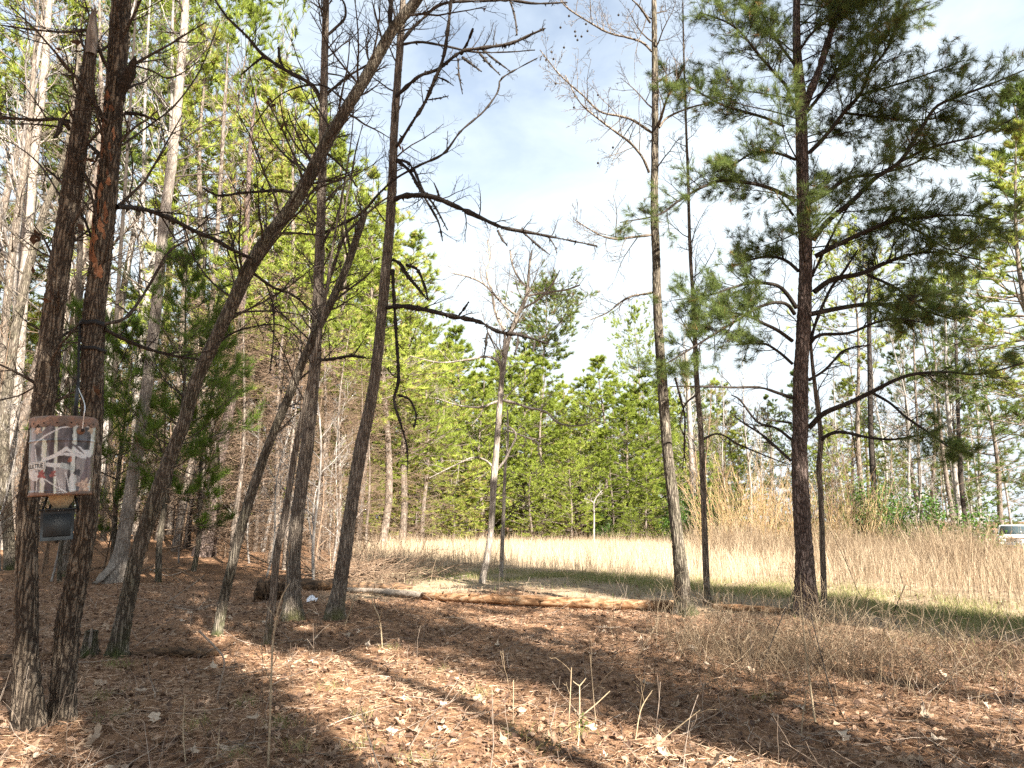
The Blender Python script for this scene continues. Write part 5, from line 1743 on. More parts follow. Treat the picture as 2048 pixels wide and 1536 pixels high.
log('mossy rotting limb on the ground right of the foot of the long leaning trunk', [(262, 1312, 8), (300, 1312, 14), (350, 1313, 17), (400, 1313, 16), (438, 1312, 12)], LOGR, 6, lump=0.18, rough=0.16, name='rotten_log')
log('weathered dead limb running behind the feeder trees at the left border', [(-30, 1325, 16), (10, 1322, 14), (50, 1318, 11), (100, 1312, 9), (190, 1302, 8)], LOGR, 7, lump=0.12)
log('thick dark limb lying in the brush pile', [(690, 1160, 10), (730, 1152, 14), (765, 1142, 15), (790, 1134, 10)], LOGR, 8, lift=2.5, stubs=2)

# stump
sp = gp(176, 1312)
st = thing('tree_stump', 'small cut grey stump beside the foot of the long leaning trunk', 'stump', sp)
a = Acc()
pts = [sp + Vector((0, 0, z)) for z in (0, 0.06, 0.12, 0.19)]
trunk_into(a, pts, [0.062, 0.055, 0.05, 0.047], 18, 0.02, flare=0.35, cap=True, lump=0.08, rough=0.08, seed=4)
a.build('stump_body', B_GREYB, st, sp)
a = Acc()
a.tube([sp + Vector((0.03, -0.045, 0.05)), sp + Vector((0.032, -0.046, 0.13)), sp + Vector((0.03, -0.042, 0.215))], [0.008, 0.014, 0.006], 6)
a.build('bark_flap', B_PALE, st, sp)

# brush pile of dead branches
bp_c = gp(720, 1160)
pile = Acc()
pr = random.Random(3)
for k in range(170):
    q = bp_c + Vector((pr.gauss(0, 0.75), pr.gauss(0, 0.5), 0))
    q.z = gz(q.x, q.y) + pr.uniform(0, 0.22)
    d = Vector((pr.gauss(0, 1), pr.gauss(0, 0.7), pr.gauss(0.08, 0.22))).normalized()
    grow(pile, q, d, pr.uniform(0.4, 1.5), pr.uniform(0.004, 0.011), 0, dict(FINE, nch=[4, 2], minr=0.002, trop=-0.02), None, pr)
tag(pile.build('brush_pile', B_DEAD, None, bp_c), 'tangled pile of dead branches behind the tall grey trunk', 'brush pile', kind='stuff').location = bp_c

# fallen sticks one can pick out
STICKS = [
    ('pale forked dead branch leaning against the foot of the feeder trees', [(92, 1345, 0), (100, 1385, 0), (118, 1410, 0), (124, 1440, 0)], 5, 0.10, [[(100, 1385), (94, 1420), (100, 1436)], [(112, 1398), (140, 1392), (152, 1386)], [(124, 1440), (165, 1470), (205, 1492)], [(124, 1440), (90, 1490), (86, 1536)]]),
    ('bent grey stick standing up from the litter below the leaning trunks', [(398, 1262, 0), (432, 1296, 0), (449, 1322, 0), (440, 1370, 0), (434, 1400, 0)], 7, 0.12, [[(432, 1296), (420, 1300), (412, 1306)]]),
    ('short grey stick in the shade in the middle of the forest floor', [(1190, 1256, 0), (1220, 1257, 0), (1248, 1255, 0)], 6, 0.02, []),
    ('long pale stick lying on the straw in front of the big near pine', [(1678, 1413, 0), (1704, 1451, 0), (1742, 1492, 0)], 4, 0.02, []),
    ('curved pale stick lying between the pale trunk and the thin leaning trunk', [(300, 1140, 0), (335, 1152, 0), (380, 1140, 0)], 4, 0.04, []),
    ('light stick lying behind the long leaning trunk', [(283, 1142, 0), (310, 1132, 0), (330, 1128, 0)], 4, 0.03, []),
    ('pale curved stick lying on the dark shade at lower right of centre', [(1170, 1457, 0), (1210, 1450, 0), (1240, 1432, 0)], 5, 0.02, []),
    ('straight pale stick on the leaves at the bottom left', [(185, 1536, 0), (215, 1520, 0), (240, 1518, 0)], 5, 0.02, []),
    ('bleached stick lying before the thin leaning trunk', [(350, 1216, 0), (390, 1222, 0), (420, 1212, 0), (440, 1206, 0)], 5, 0.02, [[(390, 1222), (400, 1216), (412, 1200)]]),
    ('long thin stick on the ground left of the thin grey stem', [(270, 1198, 0), (320, 1206, 0), (380, 1216, 0), (440, 1212, 0), (560, 1205, 0)], 3, 0.03, []),
    ('dark thin stick propped up behind the leaning trunks', [(333, 1206, 0), (370, 1180, 0), (410, 1150, 0)], 4, 0.0, []),
    ('grey sticks crossing in the grass left of the slim bare tree', [(890, 1160, 0), (920, 1155, 0), (960, 1148, 0)], 4, 0.04, [[(905, 1160), (935, 1162), (965, 1162)]]),
]
for lab, ln, w, lift, forks in STICKS:
    b = gp(*ln[-1][:2])
    Yb = b.y
    pts = []
    for i_, (px, py, _) in enumerate(ln):
        p = gp(px, py)
        p2 = at(px, py, Yb)[0]
        p = p2 if lift >= 0.1 else p + Vector((0, 0, lift * 0.4))
        pts.append(p)
    t_ = (b - CAM).dot(Vector((0, CP, SP)))
    r0 = max(0.0022, w * 0.33 * t_ / F)
    a = Acc()
    P, R = smooth_path(pts, [r0 * (1 - 0.4 * i_ / len(pts)) for i_ in range(len(pts))], 10)
    a.tube(P, R, 6, RND.uniform(0.3, 0.9))
    for fk in forks:
        fp = [(at(px, py, Yb - 0.05)[0] if lift >= 0.1 else gp(px, py) + Vector((0, 0, 0.01))) for px, py in fk]
        P2, R2 = smooth_path(fp, [r0 * 0.7, r0 * 0.6, r0 * 0.35], 7)
        a.tube(P2, R2, 5, 0.6)
    o = a.build('fallen_stick', STICK, None, b)
    o.location = b
    tag(o, lab, 'stick')

# white scrap at the foot of the straight trunk
wp = gp(624, 1205)
a = Acc()
r_ = np.random.RandomState(4)
gridn = 6
V = []
for i_ in range(gridn):
    for j_ in range(gridn):
        u, v = i_ / (gridn - 1) - .5, j_ / (gridn - 1) - .5
        V.append((wp.x + u * 0.13 + r_.normal() * .008, wp.y + v * 0.10 + r_.normal() * .008, wp.z + 0.03 + 0.05 * (1 - 3 * (u * u + v * v)) + r_.normal() * .018))
q = [(i_ * gridn + j_, (i_ + 1) * gridn + j_, (i_ + 1) * gridn + j_ + 1, i_ * gridn + j_ + 1) for i_ in range(gridn - 1) for j_ in range(gridn - 1)]
a.raw(V, quads=q)
o = a.build('paper_scrap', plain('white_scrap', (0.75, 0.76, 0.80), 0.7), None, wp, smooth=False)
o.location = wp
tag(o, 'crumpled white scrap on the ground between the two straight trunks', 'scrap')

# ------------------------------------------------------------------ the hanging feeder
BY = 3.22
top_c, tt = at(130, 848, BY)
bot_c, tb_ = at(121, 992, BY)
ax = (top_c - bot_c)
BH = ax.length
OFF = BY / math.hypot(bot_c.x, BY)
rt, rb = 67 * tt / F * OFF, 62.5 * tb_ / F * OFF
fz = thing('deer_feeder', 'hanging camouflage-printed bucket feeder with a rusty lid and a black control box below', 'feeder', bot_c)
fz.rotation_euler = ax.to_track_quat('Z', 'Y').to_euler()
fz.rotation_euler.z = 0
fz.rotation_euler = (0, math.atan2(ax.x, ax.z), math.atan2(-bot_c.x, bot_c.y))      # its printed front faces the clearing


def rad_at(v):
    return rb + (rt - rb) * v


# the print: limbs, stems and leaves laid out on the wall, stored per vertex
def dseg(U, V_, a_, b_):
    vx, vy = b_[0] - a_[0], b_[1] - a_[1]
    t = np.clip(((U - a_[0]) * vx + (V_ - a_[1]) * vy) / (vx * vx + vy * vy), 0, 1)
    return np.hypot(U - a_[0] - t * vx, V_ - a_[1] - t * vy)


NA, NZ = 300, 150
ang = np.linspace(0, 2 * math.pi, NA, endpoint=False)
vv = np.linspace(0, 1, NZ)
AG, VG = np.meshgrid(ang, vv)
# u runs 0..1 across the visible front (facing -Y), and repeats round the back
phi = (AG + math.pi / 2 + math.pi) % (2 * math.pi) - math.pi       # 0 at the front
U = 0.5 + np.sin(np.clip(phi, -math.pi / 2, math.pi / 2)) * 0.5
U = np.where(np.abs(phi) > math.pi / 2, 1 - U * 0.9, U)
r_ = np.random.RandomState(21)


def nz2(U_, V_, s, seed):
    q_ = np.random.RandomState(seed)
    z_ = 0
    for k in range(7):
        a1, a2, ph = q_.normal(0, s), q_.normal(0, s), q_.uniform(0, 6.28)
        z_ = z_ + np.sin(a1 * U_ + a2 * V_ + ph)
    return z_ / 7 * 1.6


C_ = np.zeros(AG.shape + (3,)) + np.array([0.085, 0.075, 0.08])
nn = nz2(U * 1.0, VG * 0.5, 30, 1)
C_ = C_ * (1 + 0.65 * nn[..., None]) + np.clip(nz2(U, VG, 14, 2), 0, 1)[..., None] * np.array([0.10, 0.12, 0.13])


def put(mask, col, soft=None):
    global C_
    m_ = np.clip(mask, 0, 1)[..., None]
    C_ = C_ * (1 - m_) + np.array(col) * m_


def seg(pts_, w, col, n_=0.006):
    d_ = np.full(U.shape, 9.0)
    for p_, q_ in zip(pts_[:-1], pts_[1:]):
        d_ = np.minimum(d_, dseg(U, VG, p_, q_))
    w_ = w * (1 + 0.35 * nz2(U, VG, 40, int(w * 1e4) + len(pts_)))
    put((w_ - d_) / n_ + 0.5, col)


def blob(c, r0_, col, spikes=5):
    global C_
    th = np.arctan2(VG - c[1], U - c[0])
    d_ = np.hypot(U - c[0], VG - c[1])
    rag = 0.80 + 0.16 * np.cos(spikes * th + c[0] * 20) + 0.13 * np.cos(3 * th + c[1] * 31) + 0.30 * nz2(U, VG, 34, int(c[0] * 97)) + 0.12 * nz2(U, VG, 110, 5)
    vein = 0.82 + 0.35 * nz2(U, VG, 55, int(c[1] * 89))
    m_ = np.clip((r0_ * rag - d_) / 0.006, 0, 1)[..., None]
    C_ = C_ * (1 - m_) + np.array(col) * np.clip(vein, 0.4, 1.4)[..., None] * m_


for u0, u1, w, col in [(0.20, 0.24, 0.034, (0.55, 0.60, 0.50)), (0.41, 0.39, 0.024, (0.52, 0.57, 0.47)), (0.06, 0.06, 0.03, (0.28, 0.26, 0.27)), (0.66, 0.67, 0.030, (0.46, 0.50, 0.47)), (0.93, 0.95, 0.03, (0.50, 0.53, 0.50))]:
    seg([(u0, -0.1), (u1, 1.1)], w, col)
seg([(0.31, -0.1), (0.33, 0.7)], 0.03, (0.07, 0.06, 0.07))
seg([(0.52, -0.05), (0.50, 0.34)], 0.085, (0.27, 0.25, 0.25))
seg([(0.60, -0.05), (0.60, 0.22)], 0.03, (0.06, 0.055, 0.06))
seg([(0.78, 0.20), (0.80, 0.50)], 0.09, (0.22, 0.20, 0.20))
seg([(0.86, 0.1), (0.93, 0.5)], 0.07, (0.15, 0.12, 0.13))
seg([(0.30, 0.98), (0.24, 0.8)], 0.045, (0.16, 0.14, 0.15))
seg([(0.22, 0.48), (0.40, 0.53), (0.55, 0.62), (0.62, 0.58)], 0.026, (0.74, 0.75, 0.78))
seg([(0.45, 0.55), (0.68, 0.54), (0.85, 0.50)], 0.018, (0.58, 0.58, 0.60))
seg([(0.70, 0.62), (0.80, 0.57), (0.90, 0.55)], 0.046, (0.74, 0.75, 0.79))
for k in range(4):
    seg([(0.60 + 0.03 * k, 0.70 - 0.01 * k), (0.76 + 0.02 * k, 0.585 - 0.01 * k)], 0.006, (0.10, 0.08, 0.08))
seg([(0.26, 0.41), (0.40, 0.40), (0.58, 0.385)], 0.026, (0.62, 0.66, 0.70))
seg([(0.5, 0.40), (0.66, 0.36)], 0.035, (0.36, 0.40, 0.40))
seg([(0.05, 0.30), (0.10, 0.24)], 0.055, (0.55, 0.55, 0.56))
seg([(0.08, 0.70), (0.24, 0.80), (0.45, 0.90), (0.68, 0.93), (0.95, 0.93)], 0.010, (0.62, 0.62, 0.64))
seg([(0.12, 0.30), (0.35, 0.16), (0.62, 0.02)], 0.007, (0.68, 0.66, 0.64))
seg([(0.12, 0.05), (0.14, 0.30), (0.09, 0.62)], 0.005, (0.66, 0.64, 0.62))
seg([(0.56, 0.30), (0.64, 0.05)], 0.007, (0.66, 0.64, 0.64))
seg([(0.44, 0.22), (0.48, 0.10)], 0.006, (0.62, 0.60, 0.60))
seg([(0.68, -0.02), (0.68, 0.25)], 0.05, (0.56, 0.58, 0.56))
blob((0.13, 0.87), 0.065, (0.46, 0.33, 0.26), 5)
blob((0.86, 0.12), 0.115, (0.52, 0.37, 0.29), 7)
blob((0.90, 0.88), 0.05, (0.50, 0.38, 0.28), 4)
blob((0.76, 0.88), 0.07, (0.42, 0.33, 0.24), 6)
blob((0.20, 0.28), 0.065, (0.27, 0.09, 0.085), 6)
blob((0.36, 0.27), 0.055, (0.30, 0.11, 0.10), 6)
blob((0.62, 0.47), 0.045, (0.42, 0.17, 0.12), 5)
blob((0.60, 0.96), 0.05, (0.48, 0.28, 0.22), 4)
blob((0.74, 0.30), 0.07, (0.06, 0.06, 0.07), 9)
C_ *= (1 + 0.35 * nz2(U * 3, VG * 0.6, 26, 9) + 0.10 * nz2(U, VG, 120, 10) + 0.10 * r_.normal(size=AG.shape))[..., None]
C_ = np.clip((C_ - 0.06) * 1.1 + 0.04, 0.015, 0.62)
RR = (rb + (rt - rb) * VG)
RR = RR + 0.004 * np.exp(-((VG - 0.735) / 0.012) ** 2) + 0.003 * np.exp(-((VG - 0.95) / 0.012) ** 2) + 0.003 * np.exp(-((VG - 0.02) / 0.02) ** 2) + 0.002 * np.exp(-((VG - 0.06) / 0.008) ** 2)
RR = RR + 0.0012 * np.sin(3 * AG + 9 * VG)
V = np.stack([RR * np.cos(AG), RR * np.sin(AG), VG * BH], -1).reshape(-1, 3)
i_ = (np.arange(NZ - 1) * NA)[:, None]
k_ = np.arange(NA)[None, :]
k2 = (k_ + 1) % NA
a = Acc()
a.raw(V, quads=np.stack([i_ + k_, i_ + k2, i_ + NA + k2, i_ + NA + k_], -1).reshape(-1, 4))
PRINT, n, l, out = nodes_of('camouflage_print')
at_ = n.new('ShaderNodeAttribute')
at_.attribute_name = 'print'
b = n.new('ShaderNodeBsdfPrincipled')
b.inputs['Roughness'].default_value = 0.33
b.inputs['Specular IOR Level'].default_value = 0.5
l.new(at_.outputs['Color'], b.inputs['Base Color'])
l.new(b.outputs['BSDF'], out.inputs['Surface'])
bk_ = a.build('bucket', PRINT, fz)
ca = bk_.data.attributes.new('print', 'FLOAT_COLOR', 'POINT')
ca.data.foreach_set('color', np.concatenate([C_.reshape(-1, 3), np.ones((NA * NZ, 1))], 1).astype(np.float32).ravel())
RUST = plain('rusty_metal', (0.24, 0.13, 0.085), 0.75, 0.0, dirt=(0.13, 0.09, 0.07), dirt_lim=(0.4, 0.62), scale=26)
ZINC = plain('zinc_wire', (0.62, 0.63, 0.65), 0.35, 0.7)
BLACKP = plain('black_plastic', (0.010, 0.014, 0.017), 0.65, dirt=(0.022, 0.03, 0.034), dirt_lim=(0.55, 0.85), scale=18)
BLACKS = plain('black_strap', (0.012, 0.012, 0.013), 0.8)
# base rim
a = Acc()
a.lathe([(rb * 0.2, 0.012), (rb * 0.98, 0.006), (rb * 1.035, 0.0), (rb * 1.04, 0.008), (rb * 1.01, 0.016)], 48, cap0=True)
a.build('base_rim', RUST, fz)
# lid with a scalloped skirt
a = Acc()
ns = 240
V, q = [], []
for k in range(ns):
    aa = 2 * math.pi * k / ns
    sc_ = abs(math.sin(aa * 8)) ** 0.6
    zl = BH * 1.005 - 0.014 - 0.016 * sc_
    for r2, z2 in ((rt * 1.035, zl), (rt * 1.04, BH * 1.005 + 0.012), (rt * 0.96, BH * 1.005 + 0.022), (rt * 0.5, BH * 1.005 + 0.027), (0.001, BH * 1.005 + 0.028)):
        V.append((r2 * math.cos(aa), r2 * math.sin(aa), z2))
for k in range(ns):
    for j in range(4):
        q.append((k * 5 + j, ((k + 1) % ns) * 5 + j, ((k + 1) % ns) * 5 + j + 1, k * 5 + j + 1))
a.raw(V, quads=q)
lid = a.build('lid', RUST, fz)
for k in range(16):
    aa = 2 * math.pi * (k + 0.5) / 16
    a = Acc()
    c = Vector((rt * 1.041 * math.cos(aa), rt * 1.041 * math.sin(aa), BH * 1.005 - 0.012))
    R3 = Matrix.Rotation(aa, 4, 'Z')
    a.box(tuple(c), 0.003, 0.006, 0.006, R3)
    a.build('lid_tab', plain('dark_hole', (0.02, 0.015, 0.012), 0.9) if 'dark_hole' not in MATS else MATS['dark_hole'], lid)
# ear with its washer, and the bail wire
ea = -math.pi / 2 + math.asin(0.50)
ev = 0.868
er = rad_at(ev)
ec = Vector((er * math.cos(ea), er * math.sin(ea), ev * BH))
en = Vector((math.cos(ea), math.sin(ea), 0))
Rm = en.to_track_quat('Z', 'Y').to_matrix().to_4x4()


def disc(acc, c, Rm_, prof, sides=20):
    t_ = Acc()
    t_.lathe(prof, sides, cap0=True, cap1=True)
    for V_ in t_.V:
        W = V_ @ np.array(Rm_.to_3x3()).T + np.array(c)
        acc.raw(W, quads=t_.Q[0] if t_.Q else None, tris=t_.T[0] if t_.T else None)


a = Acc()
disc(a, ec, Rm, [(0.018, -0.004), (0.018, 0.004), (0.011, 0.008), (0.011, 0.013)])
ear = a.build('wire_ear', RUST, fz)
a = Acc()
disc(a, ec + en * 0.010, Rm, [(0.008, 0), (0.008, 0.006), (0.003, 0.008)])
a.build('ear_pin', MATS['dark_hole'], ear)
Mi = Matrix.Translation(bot_c) @ fz.rotation_euler.to_matrix().to_4x4()
Mi.invert()
wpts = [Mi @ at(px, py, yy)[0] for px, py, yy in [(165, 857, BY - 0.105), (167, 838, BY - 0.11), (170, 815, BY - 0.12), (167, 800, BY - 0.02), (160, 784, BY + 0.14), (157, 776, BY + 0.26)]]
P, R = smooth_path(wpts, [0.0024] * 6, 22)
a = Acc()
a.tube(P, R, 7)
a.build('bail_wire', ZINC, fz)
# label wrapped round the left side
LABEL_W = plain('label_white', (0.72, 0.72, 0.70), 0.4)
LABEL_B = plain('label_black', (0.015, 0.015, 0.015), 0.5)
lz0, lz1 = 0.352 * BH, 0.462 * BH
la_end = -math.pi / 2 + math.asin(0.255 * 2 - 1)       # right end of the label on the wall
rl = rad_at(0.40) + 0.0016
lab_len = 0.128
def wrap(s, z, off=0.0):
    """s metres leftwards from the right end of the label."""
    aa = la_end - s / rl
    r3 = rad_at(z / BH) + 0.0012 + off
    zz = z - 0.05 * s
    return (r3 * math.cos(aa), r3 * math.sin(aa), zz)
def patch(acc, s0, s1, z0, z1, off):
    m_ = max(2, int(abs(s1 - s0) / 0.003))
    V_ = []
    for k in range(m_ + 1):
        s_ = s0 + (s1 - s0) * k / m_
        V_ += [wrap(s_, z0, off), wrap(s_, z1, off)]
    acc.raw(V_, quads=[(2 * k, 2 * k + 1, 2 * k + 3, 2 * k + 2) for k in range(m_)])
a = Acc()
patch(a, 0, lab_len, lz0, lz1, 0.0006)
plate = a.build('name_label', LABEL_W, fz)
a = Acc()
e_ = 0.003
for (s0, s1, z0, z1) in [(e_, lab_len - e_, lz0 + e_, lz0 + e_ + 0.0016), (e_, lab_len - e_, lz1 - e_ - 0.0016, lz1 - e_), (e_, e_ + 0.0016, lz0 + e_ + 0.0016, lz1 - e_ - 0.0016), (lab_len - e_ - 0.0016, lab_len - e_, lz0 + e_ + 0.0016, lz1 - e_ - 0.0016)]:
    patch(a, s0, s1, z0, z1, 0.0012)
a.build('label_border', LABEL_B, plate)
tc_ = bpy.data.curves.new('label_text', 'FONT')
tc_.body = 'MOULTRIE'
tc_.size = 0.022
tc_.offset = 0.0005
to_ = bpy.data.objects.new('label_text', tc_)
COL.objects.link(to_)
bpy.context.view_layer.update()
tm = bpy.data.meshes.new_from_object(to_.evaluated_get(bpy.context.evaluated_depsgraph_get()))
bpy.data.objects.remove(to_)
xs = [v.co.x for v in tm.vertices]
w_t = max(xs) - min(xs)
hs = [v.co.y for v in tm.vertices]
sx_ = (lab_len - 0.018) / w_t
for v in tm.vertices:
    s_ = lab_len - 0.009 - (v.co.x - min(xs)) * sx_
    z_ = lz0 + 0.0085 + (v.co.y - min(hs)) / (max(hs) - min(hs)) * (lz1 - lz0 - 0.017)
    v.co = wrap(s_, z_, 0.0016)
tm.materials.append(LABEL_B)
link('label_lettering', tm, plate)
# spout, brackets, control box
a = Acc()
a.lathe([(rb * 0.42, 0.004), (rb * 0.40, -0.02), (rb * 0.24, -0.055), (rb * 0.22, -0.062)], 24, (0.004, 0, 0), cap1=True)
a.build('spout', plain('spout_cream', (0.42, 0.33, 0.20), 0.5, dirt=(0.20, 0.15, 0.10), dirt_lim=(0.45, 0.65), scale=30), fz)
for dx, dz in ((-0.06, 0), (-0.035, 0), (0.038, 0), (0.066, 0)):
    a = Acc()
    a.box((dx, 0.0 if abs(dx) < 0.06 else 0.01, -0.037), 0.010, 0.012, 0.070, Matrix.Rotation(0.25 * (-1 if dx > 0 else 1), 4, 'Y'))
    a.build('bracket', BLACKP, fz)
bw, bh = 68 * tb_ / F * OFF, 59 * tb_ / F
bx = (118 - 121) * tb_ / F
zt = -27 * tb_ / F
a = Acc()
a.box((bx, 0, zt + 0.002), bw * 1.08, 0.12, 0.007)
a.build('box_plate', BLACKP, fz)
a = Acc()
V = []
for z_, s_ in ((zt - 0.003, 1.0), (zt - 0.012, 1.0), (zt - bh * 0.5, 0.975), (zt - bh, 0.95)):
    w2, d2 = bw * 0.5 * s_, 0.052 * s_
    c_ = 0.008
    for x_, y_ in ((-w2 + c_, -d2), (w2 - c_, -d2), (w2, -d2 + c_), (w2, d2 - c_), (w2 - c_, d2), (-w2 + c_, d2), (-w2, d2 - c_), (-w2, -d2 + c_)):
        V.append((bx + x_, y_, z_))
q = [(i * 8 + k, i * 8 + (k + 1) % 8, (i + 1) * 8 + (k + 1) % 8, (i + 1) * 8 + k) for i in range(3) for k in range(8)]
V.append((bx, 0, zt - bh))
V.append((bx, 0, zt - 0.003))
a.raw(V, quads=q, tris=[(24 + (k + 1) % 8, 24 + k, 32) for k in range(8)] + [(k, (k + 1) % 8, 33) for k in range(8)])
cbx = a.build('control_box', BLACKP, fz, smooth=False)
a = Acc()
a.box((bx, -0.0532, zt - bh * 0.5), bw * 0.80, 0.003, bh * 0.72)
a.build('box_door', BLACKP, cbx)
a = Acc()
a.lathe([(0.010, -bh + zt), (0.010, -bh + zt - 0.010), (0.006, -bh + zt - 0.014)], 12, (bx, 0, 0), cap1=True)
a.build('spinner_knob', BLACKP, fz)

# strap round the right trunk and the rope that hangs down its side
def trunk_at_row(tr_line, py):
    for (x0, y0, w0), (x1, y1, w1) in zip(tr_line[:-1], tr_line[1:]):
        if y1 <= py <= y0:
            t = (y0 - py) / (y0 - y1)
            return x0 + (x1 - x0) * t, w0 + (w1 - w0) * t


BL = [(122, 1443, 58), (124, 1400, 56), (137, 1250, 54), (162, 1100, 54), (184, 830, 48), (186, 650, 48), (205, 480, 46)]
ss = None
for py, hgt, tilt in ((650, 8, 0.06), (700, 6, -0.05)):
    cx, w = trunk_at_row(BL, py)
    c, t = at(cx, py, Bt[4])
    r0 = (w / 2 + 1.5) * t / F * 1.05 * c.y / math.hypot(c.x, c.y)
    hh = hgt * t / F / 2
    a = Acc()
    nsd = 40
    V = []
    for k in range(nsd):
        aa = 2 * math.pi * k / nsd
        dz = tilt * r0 * math.cos(aa) + 0.003 * math.sin(5 * aa)
        for r1, z1 in ((r0, -hh), (r0 + 0.004, -hh), (r0 + 0.004, hh), (r0, hh)):
            V.append((c.x + r1 * math.cos(aa), c.y + r1 * math.sin(aa), c.z + z1 + dz))
    q = [(k * 4 + j, ((k + 1) % nsd) * 4 + j, ((k + 1) % nsd) * 4 + (j + 1) % 4, k * 4 + (j + 1) % 4) for k in range(nsd) for j in range(4)]
    a.raw(V, quads=q)
    if ss is None:
        ss = thing('hanging_strap', 'black webbing strap wound round the right feeder trunk, its end hanging to the feeder', 'strap', c)
    a.build('strap_loop', BLACKS, ss, ss.location)
rp = [at(px, py, Bt[4] - 0.03 - 0.05 * k)[0] for k, (px, py) in enumerate([(161, 648), (158, 690), (157, 735), (156, 775)])]
rp += [at(px, py, BY + 0.10)[0] for px, py in [(153, 800), (150, 832)]]
P, R = smooth_path(rp, [0.008, 0.0075, 0.006, 0.010, 0.008, 0.008], 26)
a = Acc()
a.tube(P, R, 8)
a.build('strap_tail', BLACKS, ss, ss.location)

# ------------------------------------------------------------------ pickup truck on the lane at the right
tx, ty = 34.1, 47.5
tz = gz(tx, ty)
trk_ = thing('pickup_truck', 'white pickup truck facing the viewer on the lane at the right border', 'truck', (tx, ty, tz))
trk_.rotation_euler.z = math.atan2(-tx, ty) * 0.92        # its nose (local -Y) points to the viewer
WHITE = plain('white_paint', (0.78, 0.79, 0.80), 0.3)
GLASS = plain('windscreen_glass', (0.035, 0.05, 0.055), 0.06)
CHROME = plain('chrome', (0.62, 0.64, 0.66), 0.18, 0.9)
DARK = plain('dark_trim', (0.02, 0.02, 0.022), 0.5)
LAMP = plain('lamp_lens', (0.72, 0.73, 0.74), 0.12)
AMBER = plain('amber_lens', (0.70, 0.28, 0.05), 0.2)
TYRE = plain('tyre_rubber', (0.02, 0.02, 0.02), 0.85)


def loft(acc, sections):
    """Closed rings of equal count lofted along the truck."""
    m_ = len(sections[0])
    V_ = [p for s_ in sections for p in s_]
    q_ = [(i * m_ + k, i * m_ + (k + 1) % m_, (i + 1) * m_ + (k + 1) % m_, (i + 1) * m_ + k) for i in range(len(sections) - 1) for k in range(m_)]
    t_ = []
    for i in (0, len(sections) - 1):
        c_ = np.mean(np.array(sections[i]), axis=0)
        V_.append(tuple(c_))
        for k in range(m_):
            t_.append((i * m_ + k, i * m_ + (k + 1) % m_, len(V_) - 1))
    acc.raw(V_, quads=q_, tris=t_)


def sect(y, w, z0, z1, ch=0.08):
    return [(-w, y, z0), (w, y, z0), (w + 0.03, y, (z0 + z1) / 2), (w - 0.01, y, z1 - ch), (w - ch * 1.3, y, z1), (-w + ch * 1.3, y, z1), (-w + 0.01, y, z1 - ch), (-w - 0.03, y, (z0 + z1) / 2)]


a = Acc()
loft(a, [sect(-2.7, 0.93, 0.55, 1.12, .06), sect(-2.6, 0.97, 0.45, 1.17), sect(-1.9, 0.98, 0.42, 1.22), sect(-1.1, 0.98, 0.40, 1.28), sect(-0.5, 0.98, 0.40, 1.26), sect(0.8, 0.98, 0.40, 1.26), sect(0.9, 0.98, 0.42, 1.30), sect(2.7, 0.97, 0.48, 1.30)])
a.build('body', WHITE, trk_)
a = Acc()
loft(a, [sect(-1.05, 0.93, 1.25, 1.28, .01), sect(-0.45, 0.78, 1.25, 1.86, .05), sect(-0.2, 0.77, 1.25, 1.91, .07), sect(0.5, 0.77, 1.25, 1.90, .07), sect(0.78, 0.80, 1.25, 1.80, .07), sect(0.84, 0.85, 1.25, 1.35, .02)])
cabp = a.build('cab', WHITE, trk_)
a = Acc()
ws = [(-0.83, -1.035, 1.31), (0.83, -1.035, 1.31), (0.69, -0.515, 1.83), (-0.69, -0.515, 1.83)]
off = Vector((0, -0.62, 0.62)).normalized() * 0.03
a.raw([tuple(Vector(p) + off) for p in ws] + [tuple(Vector(p) - off) for p in ws], quads=[(0, 1, 2, 3), (4, 7, 6, 5), (0, 4, 5, 1), (1, 5, 6, 2), (2, 6, 7, 3), (3, 7, 4, 0)])
a.build('windscreen', GLASS, cabp, smooth=False)
for s_ in (-1, 1):
    a = Acc()
    a.box((s_ * 0.845, 0.10, 1.55), 0.03, 0.9, 0.42, Matrix.Rotation(-s_ * 0.22, 4, 'Y'))
    a.build('side_window', GLASS, cabp, smooth=False)
    a = Acc()
    a.box((s_ * 1.12, -0.72, 1.42), 0.17, 0.07, 0.24)
    a.box((s_ * 1.0, -0.70, 1.34), 0.14, 0.04, 0.04)
    a.build('mirror', DARK, trk_, smooth=False)
    a = Acc()
    a.box((s_ * 0.73, -2.715, 0.95), 0.30, 0.06, 0.17)
    hl = a.build('headlight', LAMP, trk_, smooth=False)
    a = Acc()
    a.box((s_ * 0.92, -2.71, 0.95), 0.06, 0.06, 0.17)
    a.build('turn_signal', AMBER, hl, smooth=False)
    for wy in (-1.75, 1.75):
        a = Acc()
        t_ = Acc()
        t_.lathe([(0.24, -0.12), (0.36, -0.12), (0.385, -0.06), (0.385, 0.06), (0.36, 0.12), (0.24, 0.12)], 28)
        V_ = t_.V[0] @ np.array(Matrix.Rotation(math.pi / 2, 3, 'Y')).T + np.array((s_ * 0.89, wy, 0.385))
        a.raw(V_, quads=t_.Q[0])
        wh = a.build('wheel', TYRE, trk_)
        a = Acc()
        t_ = Acc()
        t_.lathe([(0.24, -0.08), (0.22, 0.07), (0.08, 0.10)], 20, cap0=True, cap1=True)
        V_ = t_.V[0] @ np.array(Matrix.Rotation(s_ * math.pi / 2, 3, 'Y')).T + np.array((s_ * 0.89, wy, 0.385))
        a.raw(V_, quads=t_.Q[0], tris=t_.T[0])
        a.build('rim', CHROME, wh)
a = Acc()
a.box((0, -2.72, 0.97), 1.12, 0.06, 0.24)
gr = a.build('grille', DARK, trk_, smooth=False)
a = Acc()
